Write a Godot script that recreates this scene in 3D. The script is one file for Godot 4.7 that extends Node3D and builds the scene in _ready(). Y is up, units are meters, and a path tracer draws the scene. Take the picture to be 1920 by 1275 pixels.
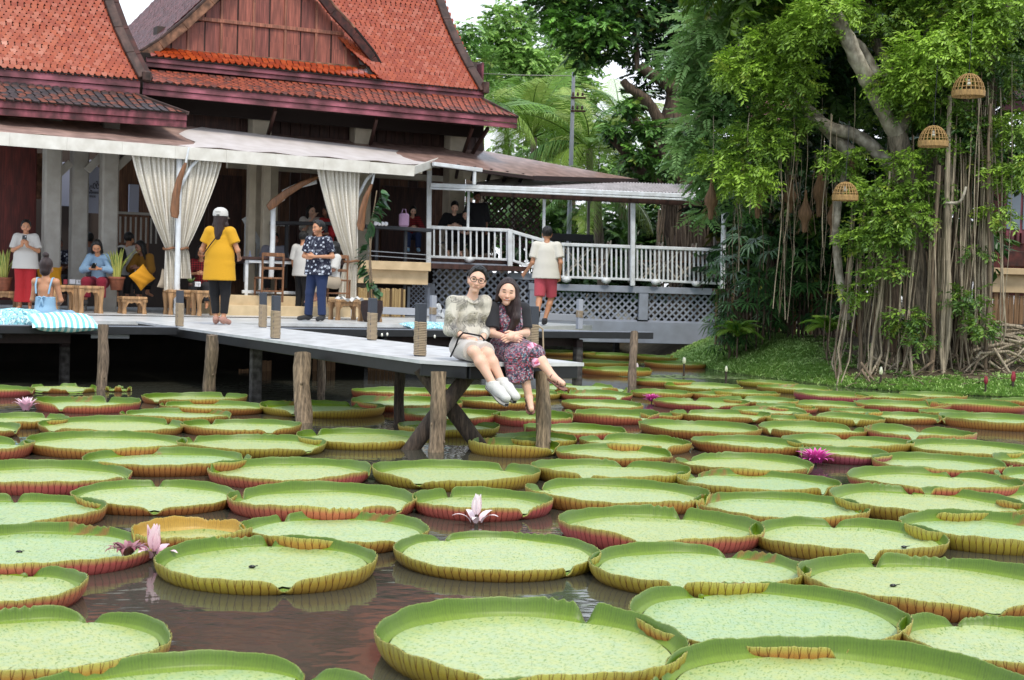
extends Node3D
# A pond of giant lily pads before a timber restaurant, a couple seated on the end of the jetty.
# World: y up, water at y = 0, the camera stands over the water and looks along -z.
# The restaurant and its decks stand in a frame turned 29 degrees (HB), the lattice deck in one turned 8 degrees (LB).

var HB := Basis(Vector3(0.87462, 0, -0.48481), Vector3.UP, Vector3(0.48481, 0, 0.87462))
var LB := Basis(Vector3(0.99027, 0, -0.13917), Vector3.UP, Vector3(0.13917, 0, 0.99027))
var M := {}
var used := {}
var rng := RandomNumberGenerator.new()

class MB:
	var v := PackedVector3Array()
	var n := PackedVector3Array()
	var c := PackedColorArray()
	var uv := PackedVector2Array()
	var i := PackedInt32Array()
	var col := Color.WHITE
	func vert(p: Vector3, nn: Vector3, t := Vector2.ZERO) -> int:
		v.append(p); n.append(nn); c.append(col); uv.append(t)
		return v.size() - 1
	func face(a: int, b: int, d: int) -> void:
		# front faces run clockwise seen from the side the normals point to
		if (v[b] - v[a]).cross(v[d] - v[a]).dot(n[a] + n[b] + n[d]) > 0.0:
			i.append(a); i.append(d); i.append(b)
		else:
			i.append(a); i.append(b); i.append(d)
	func tri(a: Vector3, b: Vector3, d: Vector3, nn: Vector3) -> void:
		var x := vert(a, nn); var y := vert(b, nn); var z := vert(d, nn)
		face(x, y, z)
	func quad(a: Vector3, b: Vector3, d: Vector3, e: Vector3, nn: Vector3, ta := Vector2(0, 0), tb := Vector2(1, 0), td := Vector2(1, 1), te := Vector2(0, 1)) -> void:
		var x := vert(a, nn, ta); var y := vert(b, nn, tb); var z := vert(d, nn, td); var w := vert(e, nn, te)
		face(x, y, z); face(x, z, w)
	func flat(pts: Array, nn: Vector3) -> void:
		for k in range(1, pts.size() - 1):
			tri(pts[0], pts[k], pts[k + 1], nn)
	func box(at: Vector3, size: Vector3, bev := 0.0, b := Basis()) -> void:
		var h := size * 0.5
		var g := minf(bev, minf(h.x, minf(h.y, h.z)) * 0.6)
		var ax := [Vector3.RIGHT, Vector3.UP, Vector3.BACK]
		for k in 3:
			var u: Vector3 = ax[(k + 1) % 3]; var w: Vector3 = ax[(k + 2) % 3]
			var hu := h[(k + 1) % 3] - g; var hw := h[(k + 2) % 3] - g
			for s in [-1.0, 1.0]:
				var o: Vector3 = ax[k] * h[k] * s
				quad(at + b * (o - u * hu - w * hw), at + b * (o + u * hu - w * hw), at + b * (o + u * hu + w * hw), at + b * (o - u * hu + w * hw), (b * (ax[k] * s)).normalized(), Vector2(0, 0), Vector2(hu * 2, 0), Vector2(hu * 2, hw * 2), Vector2(0, hw * 2))
		if g <= 0.0:
			return
		for k in 3:
			var u: Vector3 = ax[(k + 1) % 3]; var w: Vector3 = ax[(k + 2) % 3]
			var l: Vector3 = ax[k] * (h[k] - g)
			for s in [-1.0, 1.0]:
				for r in [-1.0, 1.0]:
					var p: Vector3 = u * (s * h[(k + 1) % 3]) + w * (r * (h[(k + 2) % 3] - g))
					var q: Vector3 = u * (s * (h[(k + 1) % 3] - g)) + w * (r * h[(k + 2) % 3])
					quad(at + b * (p - l), at + b * (q - l), at + b * (q + l), at + b * (p + l), (b * (u * s + w * r)).normalized())
		for sx in [-1.0, 1.0]:
			for sy in [-1.0, 1.0]:
				for sz in [-1.0, 1.0]:
					var s := Vector3(sx, sy, sz)
					var e := (h - Vector3(g, g, g)) * s
					tri(at + b * (e + Vector3(g * sx, 0, 0)), at + b * (e + Vector3(0, g * sy, 0)), at + b * (e + Vector3(0, 0, g * sz)), (b * s).normalized())
	func bar(a: Vector3, b: Vector3, w: float, h: float, bev := 0.0, hint := Vector3.UP) -> void:
		# a square bar from a to b; h is measured along the hint
		var z := (b - a).normalized()
		var x := hint.cross(z)
		x = x.normalized() if x.length() > 0.01 else Vector3.RIGHT.cross(z).normalized()
		var y := z.cross(x)
		box((a + b) * 0.5, Vector3(w, h, a.distance_to(b)), bev, Basis(x, y, z))
	func grid(P: Array, closed := false, flip := false, us := 1.0, vs := 1.0) -> void:
		# P: rows of PackedVector3Array of the same length, smooth
		var rows := P.size(); var cols: int = P[0].size()
		var base := v.size()
		for r in rows:
			var row: PackedVector3Array = P[r]
			var up: PackedVector3Array = P[maxi(r - 1, 0)]
			var dn: PackedVector3Array = P[mini(r + 1, rows - 1)]
			for k in cols:
				var a: int = (k - 1 + cols) % cols if closed else maxi(k - 1, 0)
				var b: int = (k + 1) % cols if closed else mini(k + 1, cols - 1)
				var du := row[b] - row[a]
				var dv := dn[k] - up[k]
				var nn := du.cross(dv)
				if nn.length_squared() < 1e-14:
					nn = (up[b] - up[a] + dn[b] - dn[a]).cross(dv)
				nn = nn.normalized() if nn.length_squared() > 1e-16 else Vector3.UP
				vert(row[k], -nn if flip else nn, Vector2(float(k) / (cols if closed else cols - 1) * us, float(r) / (rows - 1) * vs))
		for r in rows - 1:
			for k in (cols if closed else cols - 1):
				var k2: int = (k + 1) % cols
				var a := base + r * cols + k; var b := base + r * cols + k2
				var d := a + cols; var e := b + cols
				if flip:
					i.append_array([a, b, e, a, e, d])
				else:
					i.append_array([a, e, b, a, d, e])
	func tube(pts: Array, rad: Array, sides := 7, caps := true, wob := 0.0, sd := 0.0, vs := 1.0) -> void:
		var rows := []
		var t0: Vector3 = (pts[1] - pts[0]).normalized()
		var x: Vector3 = t0.cross(Vector3(0.31, 0.2, 0.93)).normalized()
		if absf(t0.dot(Vector3(0.31, 0.2, 0.93))) > 0.95:
			x = t0.cross(Vector3.RIGHT).normalized()
		for k in pts.size():
			var t: Vector3 = (pts[mini(k + 1, pts.size() - 1)] - pts[maxi(k - 1, 0)]).normalized()
			x = (x - t * x.dot(t)).normalized()
			var y := t.cross(x)
			var row := PackedVector3Array()
			for j in sides:
				var an := TAU * j / sides
				var r: float = rad[k] * (1.0 + wob * sin(an * 3.0 + sd + k * 0.9) + wob * 0.7 * sin(an * 5.0 + sd * 2.0 - k * 1.7))
				row.append(pts[k] + (x * cos(an) + y * sin(an)) * r)
			rows.append(row)
		grid(rows, true, true, 1.0, vs)
		if caps:
			for e in [0, pts.size() - 1]:
				var nn: Vector3 = (pts[0] - pts[1]).normalized() if e == 0 else (pts[e] - pts[e - 1]).normalized()
				var row: PackedVector3Array = rows[e]
				for j in sides:
					tri(pts[e], row[j], row[(j + 1) % sides], nn)
	func lathe(prof: Array, at := Vector3.ZERO, sides := 16, b := Basis()) -> void:
		# prof: Vector2(radius, height), from the bottom up
		var rows := []
		for p in prof:
			var row := PackedVector3Array()
			for j in sides:
				var an := TAU * j / sides
				row.append(at + b * Vector3(cos(an) * p.x, p.y, sin(an) * p.x))
			rows.append(row)
		grid(rows, true, true)
	func ball(at: Vector3, r: Vector3, rings := 7, sides := 10, b := Basis()) -> void:
		var prof := []
		var rows := []
		for k in rings + 1:
			var la := PI * (float(k) / rings - 0.5)
			var row := PackedVector3Array()
			for j in sides:
				var an := TAU * j / sides
				row.append(at + b * (Vector3(cos(an) * maxf(cos(la), 0.02), sin(la), sin(an) * maxf(cos(la), 0.02)) * r))
			rows.append(row)
		grid(rows, true, true)
	func slab(poly: Array, y0: float, y1: float) -> void:
		# an upright prism: poly of Vector2(x, z), from y0 up to y1
		var fl := PackedVector2Array()
		for p in poly: fl.append(p)
		var t := Geometry2D.triangulate_polygon(fl)
		for k in range(0, t.size(), 3):
			for yy in [y0, y1]:
				tri(Vector3(fl[t[k]].x, yy, fl[t[k]].y), Vector3(fl[t[k + 1]].x, yy, fl[t[k + 1]].y), Vector3(fl[t[k + 2]].x, yy, fl[t[k + 2]].y), Vector3.UP if yy == y1 else Vector3.DOWN)
		var ce := Vector2.ZERO
		for p in fl: ce += p / fl.size()
		for k in fl.size():
			var a := fl[k]; var b := fl[(k + 1) % fl.size()]
			var nn := Vector2(b.y - a.y, a.x - b.x).normalized()
			if nn.dot((a + b) * 0.5 - ce) < 0: nn = -nn
			quad(Vector3(a.x, y0, a.y), Vector3(b.x, y0, b.y), Vector3(b.x, y1, b.y), Vector3(a.x, y1, a.y), Vector3(nn.x, 0, nn.y))
	func mesh() -> ArrayMesh:
		var arr := []
		arr.resize(Mesh.ARRAY_MAX)
		arr[Mesh.ARRAY_VERTEX] = v; arr[Mesh.ARRAY_NORMAL] = n; arr[Mesh.ARRAY_COLOR] = c; arr[Mesh.ARRAY_TEX_UV] = uv; arr[Mesh.ARRAY_INDEX] = i
		var m := ArrayMesh.new()
		m.add_surface_from_arrays(Mesh.PRIMITIVE_TRIANGLES, arr)
		return m

# Joins tapered capsules with a smooth minimum and meshes the field by surface nets.
class Field:
	var o: Vector3
	var s: float
	var nx: int
	var ny: int
	var nz: int
	var f := PackedFloat32Array()
	func _init(lo: Vector3, hi: Vector3, cell: float) -> void:
		o = lo; s = cell
		nx = int((hi.x - lo.x) / cell) + 2; ny = int((hi.y - lo.y) / cell) + 2; nz = int((hi.z - lo.z) / cell) + 2
		f.resize(nx * ny * nz); f.fill(1.0)
	func bone(a: Vector3, b: Vector3, ra: float, rb: float, k := 0.02, sq := Vector3.ONE, cut := 0) -> void:
		# sq stretches space, so a value over 1 flattens the limb along that axis; cut 1: flat end at b, 2: at a, 3: both
		var m := maxf(ra, rb) + k + s * 1.5
		var lo := a.min(b) - Vector3(m, m, m) - o
		var hi := a.max(b) + Vector3(m, m, m) - o
		var x0 := maxi(int(lo.x / s), 0); var x1 := mini(int(hi.x / s) + 1, nx - 1)
		var y0 := maxi(int(lo.y / s), 0); var y1 := mini(int(hi.y / s) + 1, ny - 1)
		var z0 := maxi(int(lo.z / s), 0); var z1 := mini(int(hi.z / s) + 1, nz - 1)
		var aa := a * sq
		var ab := b * sq - aa
		var l2 := maxf(ab.length_squared(), 1e-9)
		var dir := (b - a).normalized()
		var dr := rb - ra
		for z in range(z0, z1 + 1):
			for y in range(y0, y1 + 1):
				var at := (z * ny + y) * nx
				var p := Vector3(o.x + x0 * s, o.y + y * s, o.z + z * s)
				for x in range(x0, x1 + 1):
					var q := p * sq - aa
					var t := clampf(q.dot(ab) / l2, 0.0, 1.0)
					var d := (q - ab * t).length() - ra - dr * t
					if d < m:
						if cut & 1: d = maxf(d, (p - b).dot(dir))
						if cut & 2: d = maxf(d, (a - p).dot(dir))
						var e := f[at + x]
						var h := maxf(k - absf(d - e), 0.0)
						f[at + x] = minf(d, e) - h * h * 0.25 / k
					p.x += s
	func carve(a: Vector3, r: float) -> void:
		var m := r + s * 2
		for z in range(maxi(int((a.z - m - o.z) / s), 0), mini(int((a.z + m - o.z) / s) + 1, nz)):
			for y in range(maxi(int((a.y - m - o.y) / s), 0), mini(int((a.y + m - o.y) / s) + 1, ny)):
				for x in range(maxi(int((a.x - m - o.x) / s), 0), mini(int((a.x + m - o.x) / s) + 1, nx)):
					var at := (z * ny + y) * nx + x
					f[at] = maxf(f[at], r - (o + Vector3(x, y, z) * s - a).length())
	func below(p: Vector3, nn: Vector3) -> void:
		# keeps what lies on the side of the plane away from nn
		for z in nz:
			for y in ny:
				for x in nx:
					var at := (z * ny + y) * nx + x
					f[at] = maxf(f[at], (o + Vector3(x, y, z) * s - p).dot(nn))
	func into(mb: MB, col: Color, paint := [], xf := Transform3D()) -> void:
		var id := PackedInt32Array()
		id.resize(nx * ny * nz); id.fill(-1)
		var sy := nx; var sz := nx * ny
		for z in nz - 1:
			for y in ny - 1:
				var at := (z * ny + y) * nx
				for x in nx - 1:
					var k := at + x
					var a := f[k]; var b := f[k + 1]; var c := f[k + sy]; var d := f[k + sy + 1]
					var e := f[k + sz]; var g := f[k + sz + 1]; var h := f[k + sz + sy]; var j := f[k + sz + sy + 1]
					var inside := int(a < 0) + int(b < 0) + int(c < 0) + int(d < 0) + int(e < 0) + int(g < 0) + int(h < 0) + int(j < 0)
					if inside == 0 or inside == 8:
						continue
					var p := Vector3.ZERO; var w := 0
					if (a < 0) != (b < 0): p += Vector3(a / (a - b), 0, 0); w += 1
					if (c < 0) != (d < 0): p += Vector3(c / (c - d), 1, 0); w += 1
					if (e < 0) != (g < 0): p += Vector3(e / (e - g), 0, 1); w += 1
					if (h < 0) != (j < 0): p += Vector3(h / (h - j), 1, 1); w += 1
					if (a < 0) != (c < 0): p += Vector3(0, a / (a - c), 0); w += 1
					if (b < 0) != (d < 0): p += Vector3(1, b / (b - d), 0); w += 1
					if (e < 0) != (h < 0): p += Vector3(0, e / (e - h), 1); w += 1
					if (g < 0) != (j < 0): p += Vector3(1, g / (g - j), 1); w += 1
					if (a < 0) != (e < 0): p += Vector3(0, 0, a / (a - e)); w += 1
					if (b < 0) != (g < 0): p += Vector3(1, 0, b / (b - g)); w += 1
					if (c < 0) != (h < 0): p += Vector3(0, 1, c / (c - h)); w += 1
					if (d < 0) != (j < 0): p += Vector3(1, 1, d / (d - j)); w += 1
					p = p / w
					var gr := Vector3(b + d + g + j - a - c - e - h, c + d + h + j - a - b - e - g, e + g + h + j - a - b - c - d)
					var wp := o + (Vector3(x, y, z) + p) * s
					mb.col = col
					for q in paint:
						var dd: float = ((wp - q[0]) / q[1]).length()
						if dd < 1.0: mb.col = q[2] if dd < 0.75 else mb.col.lerp(q[2], (1.0 - dd) * 4.0)
					id[k] = mb.vert(xf * wp, xf.basis * (gr.normalized() if gr.length_squared() > 1e-12 else Vector3.UP))
		for z in range(1, nz - 1):
			for y in range(1, ny - 1):
				for x in range(1, nx - 1):
					var k := (z * ny + y) * nx + x
					var a := f[k] < 0
					if a != (f[k + 1] < 0):
						var q := [id[k - sy - sz], id[k - sz], id[k], id[k - sy]]
						if q.min() >= 0: mb.face(q[0], q[1], q[2]); mb.face(q[0], q[2], q[3])
					if a != (f[k + sy] < 0):
						var q := [id[k - 1 - sz], id[k - sz], id[k], id[k - 1]]
						if q.min() >= 0: mb.face(q[0], q[1], q[2]); mb.face(q[0], q[2], q[3])
					if a != (f[k + sz] < 0):
						var q := [id[k - 1 - sy], id[k - sy], id[k], id[k - 1]]
						if q.min() >= 0: mb.face(q[0], q[1], q[2]); mb.face(q[0], q[2], q[3])
		mb.col = Color.WHITE

func lin(hex: String) -> Color:
	return Color(hex).srgb_to_linear()

func numbered(called: String) -> String:
	var k: int = used.get(called, 0)
	used[called] = k + 1
	return called if k == 0 else "%s_%03d" % [called, k]

func tag(o: Node, label := "", category := "", group := "", kind := "") -> Node:
	if label: o.set_meta("label", label)
	if category: o.set_meta("category", category)
	if group: o.set_meta("group", group)
	if kind: o.set_meta("kind", kind)
	return o

func thing(called: String, label: String, category: String, xf := Transform3D(), group := "") -> Node3D:
	var o := Node3D.new()
	o.name = numbered(called)
	o.transform = xf
	add_child(o, true)
	tag(o, label, category, group)
	return o

func put(called: String, m: Mesh, mat: Material, parent: Node, xf := Transform3D()) -> MeshInstance3D:
	var o := MeshInstance3D.new()
	o.name = numbered(called) if parent == self else called
	o.mesh = m
	o.material_override = mat
	o.transform = xf
	parent.add_child(o, true)
	return o

func many(called: String, m: Mesh, mat: Material, parent: Node, xfs: Array, cols := []) -> MultiMeshInstance3D:
	var mm := MultiMesh.new()
	mm.transform_format = MultiMesh.TRANSFORM_3D
	mm.use_colors = cols.size() > 0
	mm.mesh = m
	mm.instance_count = xfs.size()
	for k in xfs.size():
		mm.set_instance_transform(k, xfs[k])
		if cols.size(): mm.set_instance_color(k, cols[k])
	var o := MultiMeshInstance3D.new()
	o.name = numbered(called) if parent == self else called
	o.multimesh = mm
	o.material_override = mat
	parent.add_child(o, true)
	o.set_meta("kind", "stuff")
	return o

func beam(called: String, a: Vector3, b: Vector3, w: float, h: float, mat: Material, parent: Node, bev := 0.006, hint := Vector3.UP) -> MeshInstance3D:
	var mb := MB.new()
	mb.bar(a, b, w, h, bev, hint)
	return put(called, mb.mesh(), mat, parent)

func block(called: String, at: Vector3, size: Vector3, mat: Material, parent: Node, bev := 0.008, b := Basis()) -> MeshInstance3D:
	var mb := MB.new()
	mb.box(at, size, bev, b)
	return put(called, mb.mesh(), mat, parent)

func hp(d: float, y: float, n: float) -> Vector3:
	return HB * Vector3(d, y, n)

func img(w: int, h: int, fn: Callable) -> ImageTexture:
	var im := Image.create(w, h, false, Image.FORMAT_RGB8)
	for y in h:
		for x in w:
			im.set_pixel(x, y, fn.call(x, y))
	return ImageTexture.create_from_image(im)

func noise(seed_: int, freq: float, oct := 4, kind := FastNoiseLite.TYPE_SIMPLEX_SMOOTH) -> FastNoiseLite:
	var f := FastNoiseLite.new()
	f.seed = seed_
	f.frequency = freq
	f.noise_type = kind
	f.fractal_octaves = oct
	return f

# a repeating texture whose tones run from lo to hi
func tones(seed_: int, freq: float, lo: Color, hi: Color, size := 256, oct := 5, as_normal := false) -> NoiseTexture2D:
	var t := NoiseTexture2D.new()
	t.width = size; t.height = size; t.seamless = true
	t.noise = noise(seed_, freq, oct)
	if as_normal:
		t.as_normal_map = true
		t.bump_strength = 6.0
	else:
		var g := Gradient.new()
		g.set_color(0, lo); g.set_color(1, hi)
		t.color_ramp = g
	return t

func mat(key: String, col: Color, rough := 0.8, tex: Texture2D = null, scale := Vector3.ONE, extra := {}) -> StandardMaterial3D:
	var m := StandardMaterial3D.new()
	m.resource_name = key
	m.albedo_color = col
	m.roughness = rough
	if tex:
		m.albedo_texture = tex
		m.uv1_scale = scale
		if not extra.has("uv"): m.uv1_triplanar = true
	if extra.has("vc"): m.vertex_color_use_as_albedo = true
	if extra.has("spec"): m.metallic_specular = extra.spec
	if extra.has("metal"): m.metallic = extra.metal
	if extra.has("bump"):
		m.heightmap_enabled = true
		m.heightmap_texture = extra.bump
		m.heightmap_scale = extra.get("depth", 0.5)
		m.uv1_scale = scale
		if not extra.has("uv"): m.uv1_triplanar = true
	if extra.has("back"):
		m.backlight_enabled = true
		m.backlight = extra.back
	if extra.has("rim"):
		m.rim_enabled = true; m.rim = extra.rim; m.rim_tint = 0.5
	if extra.has("two"): m.cull_mode = BaseMaterial3D.CULL_DISABLED
	if extra.has("sss"):
		m.subsurf_scatter_enabled = true; m.subsurf_scatter_strength = extra.sss
	M[key] = m
	return m


func _ready() -> void:
	# camera
	var cam := Camera3D.new()
	cam.name = "camera"
	cam.fov = 26.9
	cam.near = 0.1
	cam.far = 400.0
	cam.rotation_order = EULER_ORDER_YXZ
	cam.position = Vector3(0, 1.4, 0)
	cam.rotation = Vector3(deg_to_rad(-2.14), 0, 0.028)
	var lens := CameraAttributesPhysical.new()
	lens.frustum_focal_length = 50.17
	lens.frustum_focus_distance = 12.5
	lens.exposure_aperture = 7.0
	cam.attributes = lens
	add_child(cam)
	cam.make_current()
	# a bright, thinly overcast sky
	var sky_m := ProceduralSkyMaterial.new()
	sky_m.sky_top_color = Color(0.86, 0.91, 0.98)
	sky_m.sky_horizon_color = Color(0.97, 0.98, 1.0)
	sky_m.sky_curve = 0.2
	sky_m.ground_bottom_color = Color(0.2, 0.2, 0.18)
	sky_m.ground_horizon_color = Color(0.5, 0.5, 0.48)
	sky_m.sky_energy_multiplier = 1.0
	var sky := Sky.new()
	sky.sky_material = sky_m
	var env := Environment.new()
	env.background_mode = Environment.BG_SKY
	env.sky = sky
	env.tonemap_mode = Environment.TONE_MAPPER_LINEAR
	env.tonemap_exposure = 1.66
	env.sdfgi_enabled = true
	env.ssao_enabled = true
	env.ssil_enabled = true
	var we := WorldEnvironment.new()
	we.name = "sky"
	we.environment = env
	add_child(we)
	var sun := DirectionalLight3D.new()
	sun.name = "sun"
	sun.light_energy = 0.5
	sun.light_color = Color(1.0, 0.97, 0.92)
	sun.light_angular_distance = 14.0
	sun.shadow_enabled = true
	sun.rotation = Vector3(deg_to_rad(-58), deg_to_rad(24), 0)
	add_child(sun)
	rng.seed = 4711
	materials()
	setting()
	decks()
	restaurant()
	lattice_deck()
	trees()
	pads()
	flowers()
	furniture()
	people()

func materials() -> void:
	var grain := img(256, 256, func(x, y): var a = grain_n.get_noise_2d(x * 6.0, y * 0.35) * 0.5 + grain_n.get_noise_2d(x * 1.3, y * 0.2) * 0.4; var t = clampf(0.78 + a * 0.5, 0.3, 1.0); return Color(t, t, t))
	var mott := tones(3, 0.02, Color(0.62, 0.62, 0.62), Color(1, 1, 1))
	var soft := tones(3, 0.02, Color(0.86, 0.85, 0.83), Color(1, 1, 1))
	var stain := tones(9, 0.012, Color(0.78, 0.78, 0.77), Color(1, 1, 1), 512, 6)
	var fine := tones(4, 0.09, Color(0.74, 0.74, 0.74), Color(1, 1, 1))
	var bumpy := tones(5, 0.05, Color.BLACK, Color.WHITE)
	var barkt := img(256, 256, func(x, y): var a = grain_n.get_noise_2d(x * 2.2, y * 0.5) * 0.6 + grain_n.get_noise_2d(x * 7.0, y * 2.0) * 0.35; var t = clampf(0.7 + a * 0.7, 0.2, 1.0); return Color(t, t * 0.98, t * 0.95))
	M.grain = grain
	var moss := tones(8, 0.015, Color(0.35, 0.33, 0.3), Color(1, 1, 1), 256, 6)
	mat("deck_top", Color(0.87, 0.875, 0.88), 0.38, stain, Vector3(0.6, 0.6, 0.6))
	mat("floor", Color(0.91, 0.92, 0.925), 0.28, stain, Vector3(0.35, 0.35, 0.35))
	mat("black_steel", Color(0.11, 0.115, 0.13), 0.5, mott, Vector3(1.5, 1.5, 1.5))
	mat("net", Color(0.09, 0.09, 0.11), 0.7, fine, Vector3(6, 6, 6))
	mat("brown_beam", Color(0.2, 0.12, 0.11), 0.7, mott, Vector3(2, 2, 2))
	mat("pile", Color(0.60, 0.53, 0.46), 0.9, barkt, Vector3(2.2, 1.1, 2.2), {"bump": barkt, "depth": 1.5})
	mat("pile_pale", Color(0.70, 0.62, 0.52), 0.9, barkt, Vector3(2.6, 1.2, 2.6), {"bump": barkt, "depth": 1.5})
	mat("pile_dark", Color(0.35, 0.30, 0.26), 0.9, barkt, Vector3(2.2, 1.1, 2.2), {"bump": barkt, "depth": 1.5})
	mat("concrete_post", Color(0.38, 0.37, 0.36), 0.95, moss, Vector3(2, 2, 2))
	mat("rope", Color(0.74, 0.66, 0.55), 0.95, fine, Vector3(9, 9, 9))
	mat("bollard", Color(0.25, 0.27, 0.31), 0.6, fine, Vector3(4, 4, 4))
	mat("bollard_pale", Color(0.72, 0.74, 0.78), 0.6, fine, Vector3(4, 4, 4))
	mat("white_paint", Color(0.90, 0.92, 0.94), 0.45, soft, Vector3(0.8, 0.8, 0.8))
	mat("cream_paint", Color(0.86, 0.82, 0.74), 0.6, soft, Vector3(0.5, 0.5, 0.5))
	mat("cream_wall", Color(0.85, 0.75, 0.60), 0.75, soft, Vector3(0.5, 0.5, 0.5))
	mat("grey_paint", Color(0.60, 0.63, 0.69), 0.55, soft, Vector3(0.6, 0.6, 0.6))
	mat("grey_wall", Color(0.58, 0.61, 0.67), 0.7, soft, Vector3(0.35, 0.35, 0.35))
	mat("column_grey", Color(0.65, 0.64, 0.62), 0.7, soft, Vector3(0.6, 0.6, 0.6))
	mat("fascia", Color(0.70, 0.40, 0.46), 0.55, moss, Vector3(0.35, 0.6, 0.35))
	mat("fascia_dirty", Color(0.62, 0.33, 0.38), 0.6, moss, Vector3(0.9, 0.5, 0.9))
	mat("tile", Color(1, 1, 1), 0.22, fine, Vector3(5, 5, 5), {"vc": 1})
	mat("tile_old", Color(1, 1, 1), 0.55, moss, Vector3(1.6, 1.6, 1.6), {"vc": 1})
	mat("roof_under", Color(0.13, 0.09, 0.08), 0.9)
	mat("barge", Color(0.40, 0.29, 0.26), 0.7, moss, Vector3(1, 1, 1))
	mat("barge_pale", Color(0.66, 0.47, 0.36), 0.7, moss, Vector3(1, 1, 1))
	mat("barge_red", Color(0.38, 0.17, 0.14), 0.7, moss, Vector3(1.2, 1.2, 1.2))
	mat("wood_red", Color(0.70, 0.40, 0.33), 0.55, grain, Vector3(1.1, 0.8, 1.1))
	mat("wood_red2", Color(0.63, 0.35, 0.30), 0.55, grain, Vector3(1.3, 0.7, 1.3))
	mat("wood_batten", Color(0.72, 0.46, 0.36), 0.55, grain, Vector3(1, 1, 1))
	mat("wood_dark", Color(0.33, 0.21, 0.18), 0.6, grain, Vector3(1, 1, 1))
	mat("wood_inner", Color(0.52, 0.36, 0.26), 0.6, grain, Vector3(1, 1, 1))
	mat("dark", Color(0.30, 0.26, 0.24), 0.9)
	mat("red_wall", Color(0.40, 0.15, 0.13), 0.7, grain, Vector3(1, 1, 1))
	mat("awning", Color(0.84, 0.70, 0.65), 0.3, mott, Vector3(0.4, 0.4, 0.4), {"spec": 0.6, "back": Color(0.5, 0.5, 0.5), "two": 1})
	mat("awning_sheen", Color(0.97, 0.94, 0.935), 0.3, soft, Vector3(0.4, 0.4, 0.4), {"spec": 0.6, "back": Color(0.4, 0.4, 0.4), "two": 1})  # the sky's sheen on the brown awning, put into a paler base colour
	mat("awning_white", Color(0.90, 0.89, 0.86), 0.5, soft, Vector3(0.5, 0.5, 0.5))
	mat("awning_back", Color(0.68, 0.56, 0.52), 0.2, mott, Vector3(0.5, 0.5, 0.5), {"spec": 0.5})
	mat("awning_under", Color(0.90, 0.86, 0.78), 0.8, soft, Vector3(0.5, 0.5, 0.5), {"back": Color(1.0, 1.0, 1.0), "two": 1})
	mat("corrugated", Color(0.86, 0.83, 0.84), 0.35, mott, Vector3(0.5, 0.5, 0.5), {"spec": 0.6})
	mat("teak", Color(0.80, 0.62, 0.43), 0.5, grain, Vector3(1.6, 1.6, 1.6))
	mat("teak_dark", Color(0.60, 0.41, 0.27), 0.5, grain, Vector3(1.6, 1.6, 1.6))
	mat("step", Color(0.84, 0.75, 0.60), 0.5, soft, Vector3(0.6, 0.6, 0.6))
	mat("bamboo", Color(0.80, 0.68, 0.47), 0.6, grain, Vector3(3, 0.8, 3))
	mat("bamboo_old", Color(0.62, 0.48, 0.34), 0.8, grain, Vector3(3, 0.8, 3))
	mat("bamboo_edge", Color(0.42, 0.32, 0.2), 0.8, grain, Vector3(3, 0.8, 3))
	mat("curtain", Color(0.96, 0.945, 0.91), 0.95, soft, Vector3(4, 4, 4), {"back": Color(0.25, 0.23, 0.2), "two": 1})
	mat("counter", Color(0.20, 0.205, 0.225), 0.5)
	mat("glass_pane", Color(0.45, 0.5, 0.55), 0.15)
	mat("screen_white", Color(0.66, 0.68, 0.76), 0.8)
	mat("ink", Color(0.2, 0.2, 0.22), 0.8)
	mat("card", Color(0.9, 0.9, 0.92), 0.6)
	mat("terracotta", Color(0.66, 0.40, 0.29), 0.8, mott, Vector3(2, 2, 2))
	mat("mustard", Color(0.86, 0.60, 0.10), 0.9, fine, Vector3(5, 5, 5))
	mat("beige_cloth", Color(0.72, 0.66, 0.58), 0.95, fine, Vector3(5, 5, 5))
	var stripes := img(64, 8, func(x, _y): return Color(0.93, 0.97, 0.98) if x % 32 < 16 else Color(0.47, 0.76, 0.82))
	mat("stripes", Color(1, 1, 1), 0.9, stripes, Vector3(7, 7, 7))
	var leafy := img(128, 128, func(x, y): var a = grain_n.get_noise_2d(x * 3.0, y * 3.0 + 40); return Color(0.62, 0.85, 0.89) if a > 0.05 else Color(0.2, 0.45, 0.52) if a > -0.2 else Color(0.9, 0.95, 0.95))
	mat("leafy", Color(1, 1, 1), 0.9, leafy, Vector3(2, 2, 2))
	mat("soil", Color(0.40, 0.35, 0.25), 0.95, mott, Vector3(0.5, 0.5, 0.5), {"bump": bumpy, "depth": 4.0})
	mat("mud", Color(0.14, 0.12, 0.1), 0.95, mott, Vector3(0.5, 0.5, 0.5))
	mat("bark", Color(0.62, 0.58, 0.52), 0.9, barkt, Vector3(1.6, 0.8, 1.6), {"bump": barkt, "depth": 2.0})
	mat("bark_pale", Color(0.84, 0.81, 0.74), 0.9, moss, Vector3(1.4, 1.0, 1.4), {"bump": barkt, "depth": 2.0})
	mat("bark_dark", Color(0.48, 0.41, 0.35), 0.9, barkt, Vector3(1.2, 0.6, 1.2), {"bump": barkt, "depth": 2.0})
	mat("aerial_root", Color(0.82, 0.77, 0.68), 0.9, barkt, Vector3(3, 0.5, 3))
	mat("aerial_root_dark", Color(0.62, 0.55, 0.47), 0.9, barkt, Vector3(3, 0.5, 3))
	mat("nest", Color(0.58, 0.45, 0.33), 0.95, grain, Vector3(5, 3, 5), {"bump": grain, "depth": 2.0})
	mat("leaf", Color(1, 1, 1), 0.42, null, Vector3.ONE, {"vc": 1, "back": Color(0.55, 0.55, 0.55), "two": 1})
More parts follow.
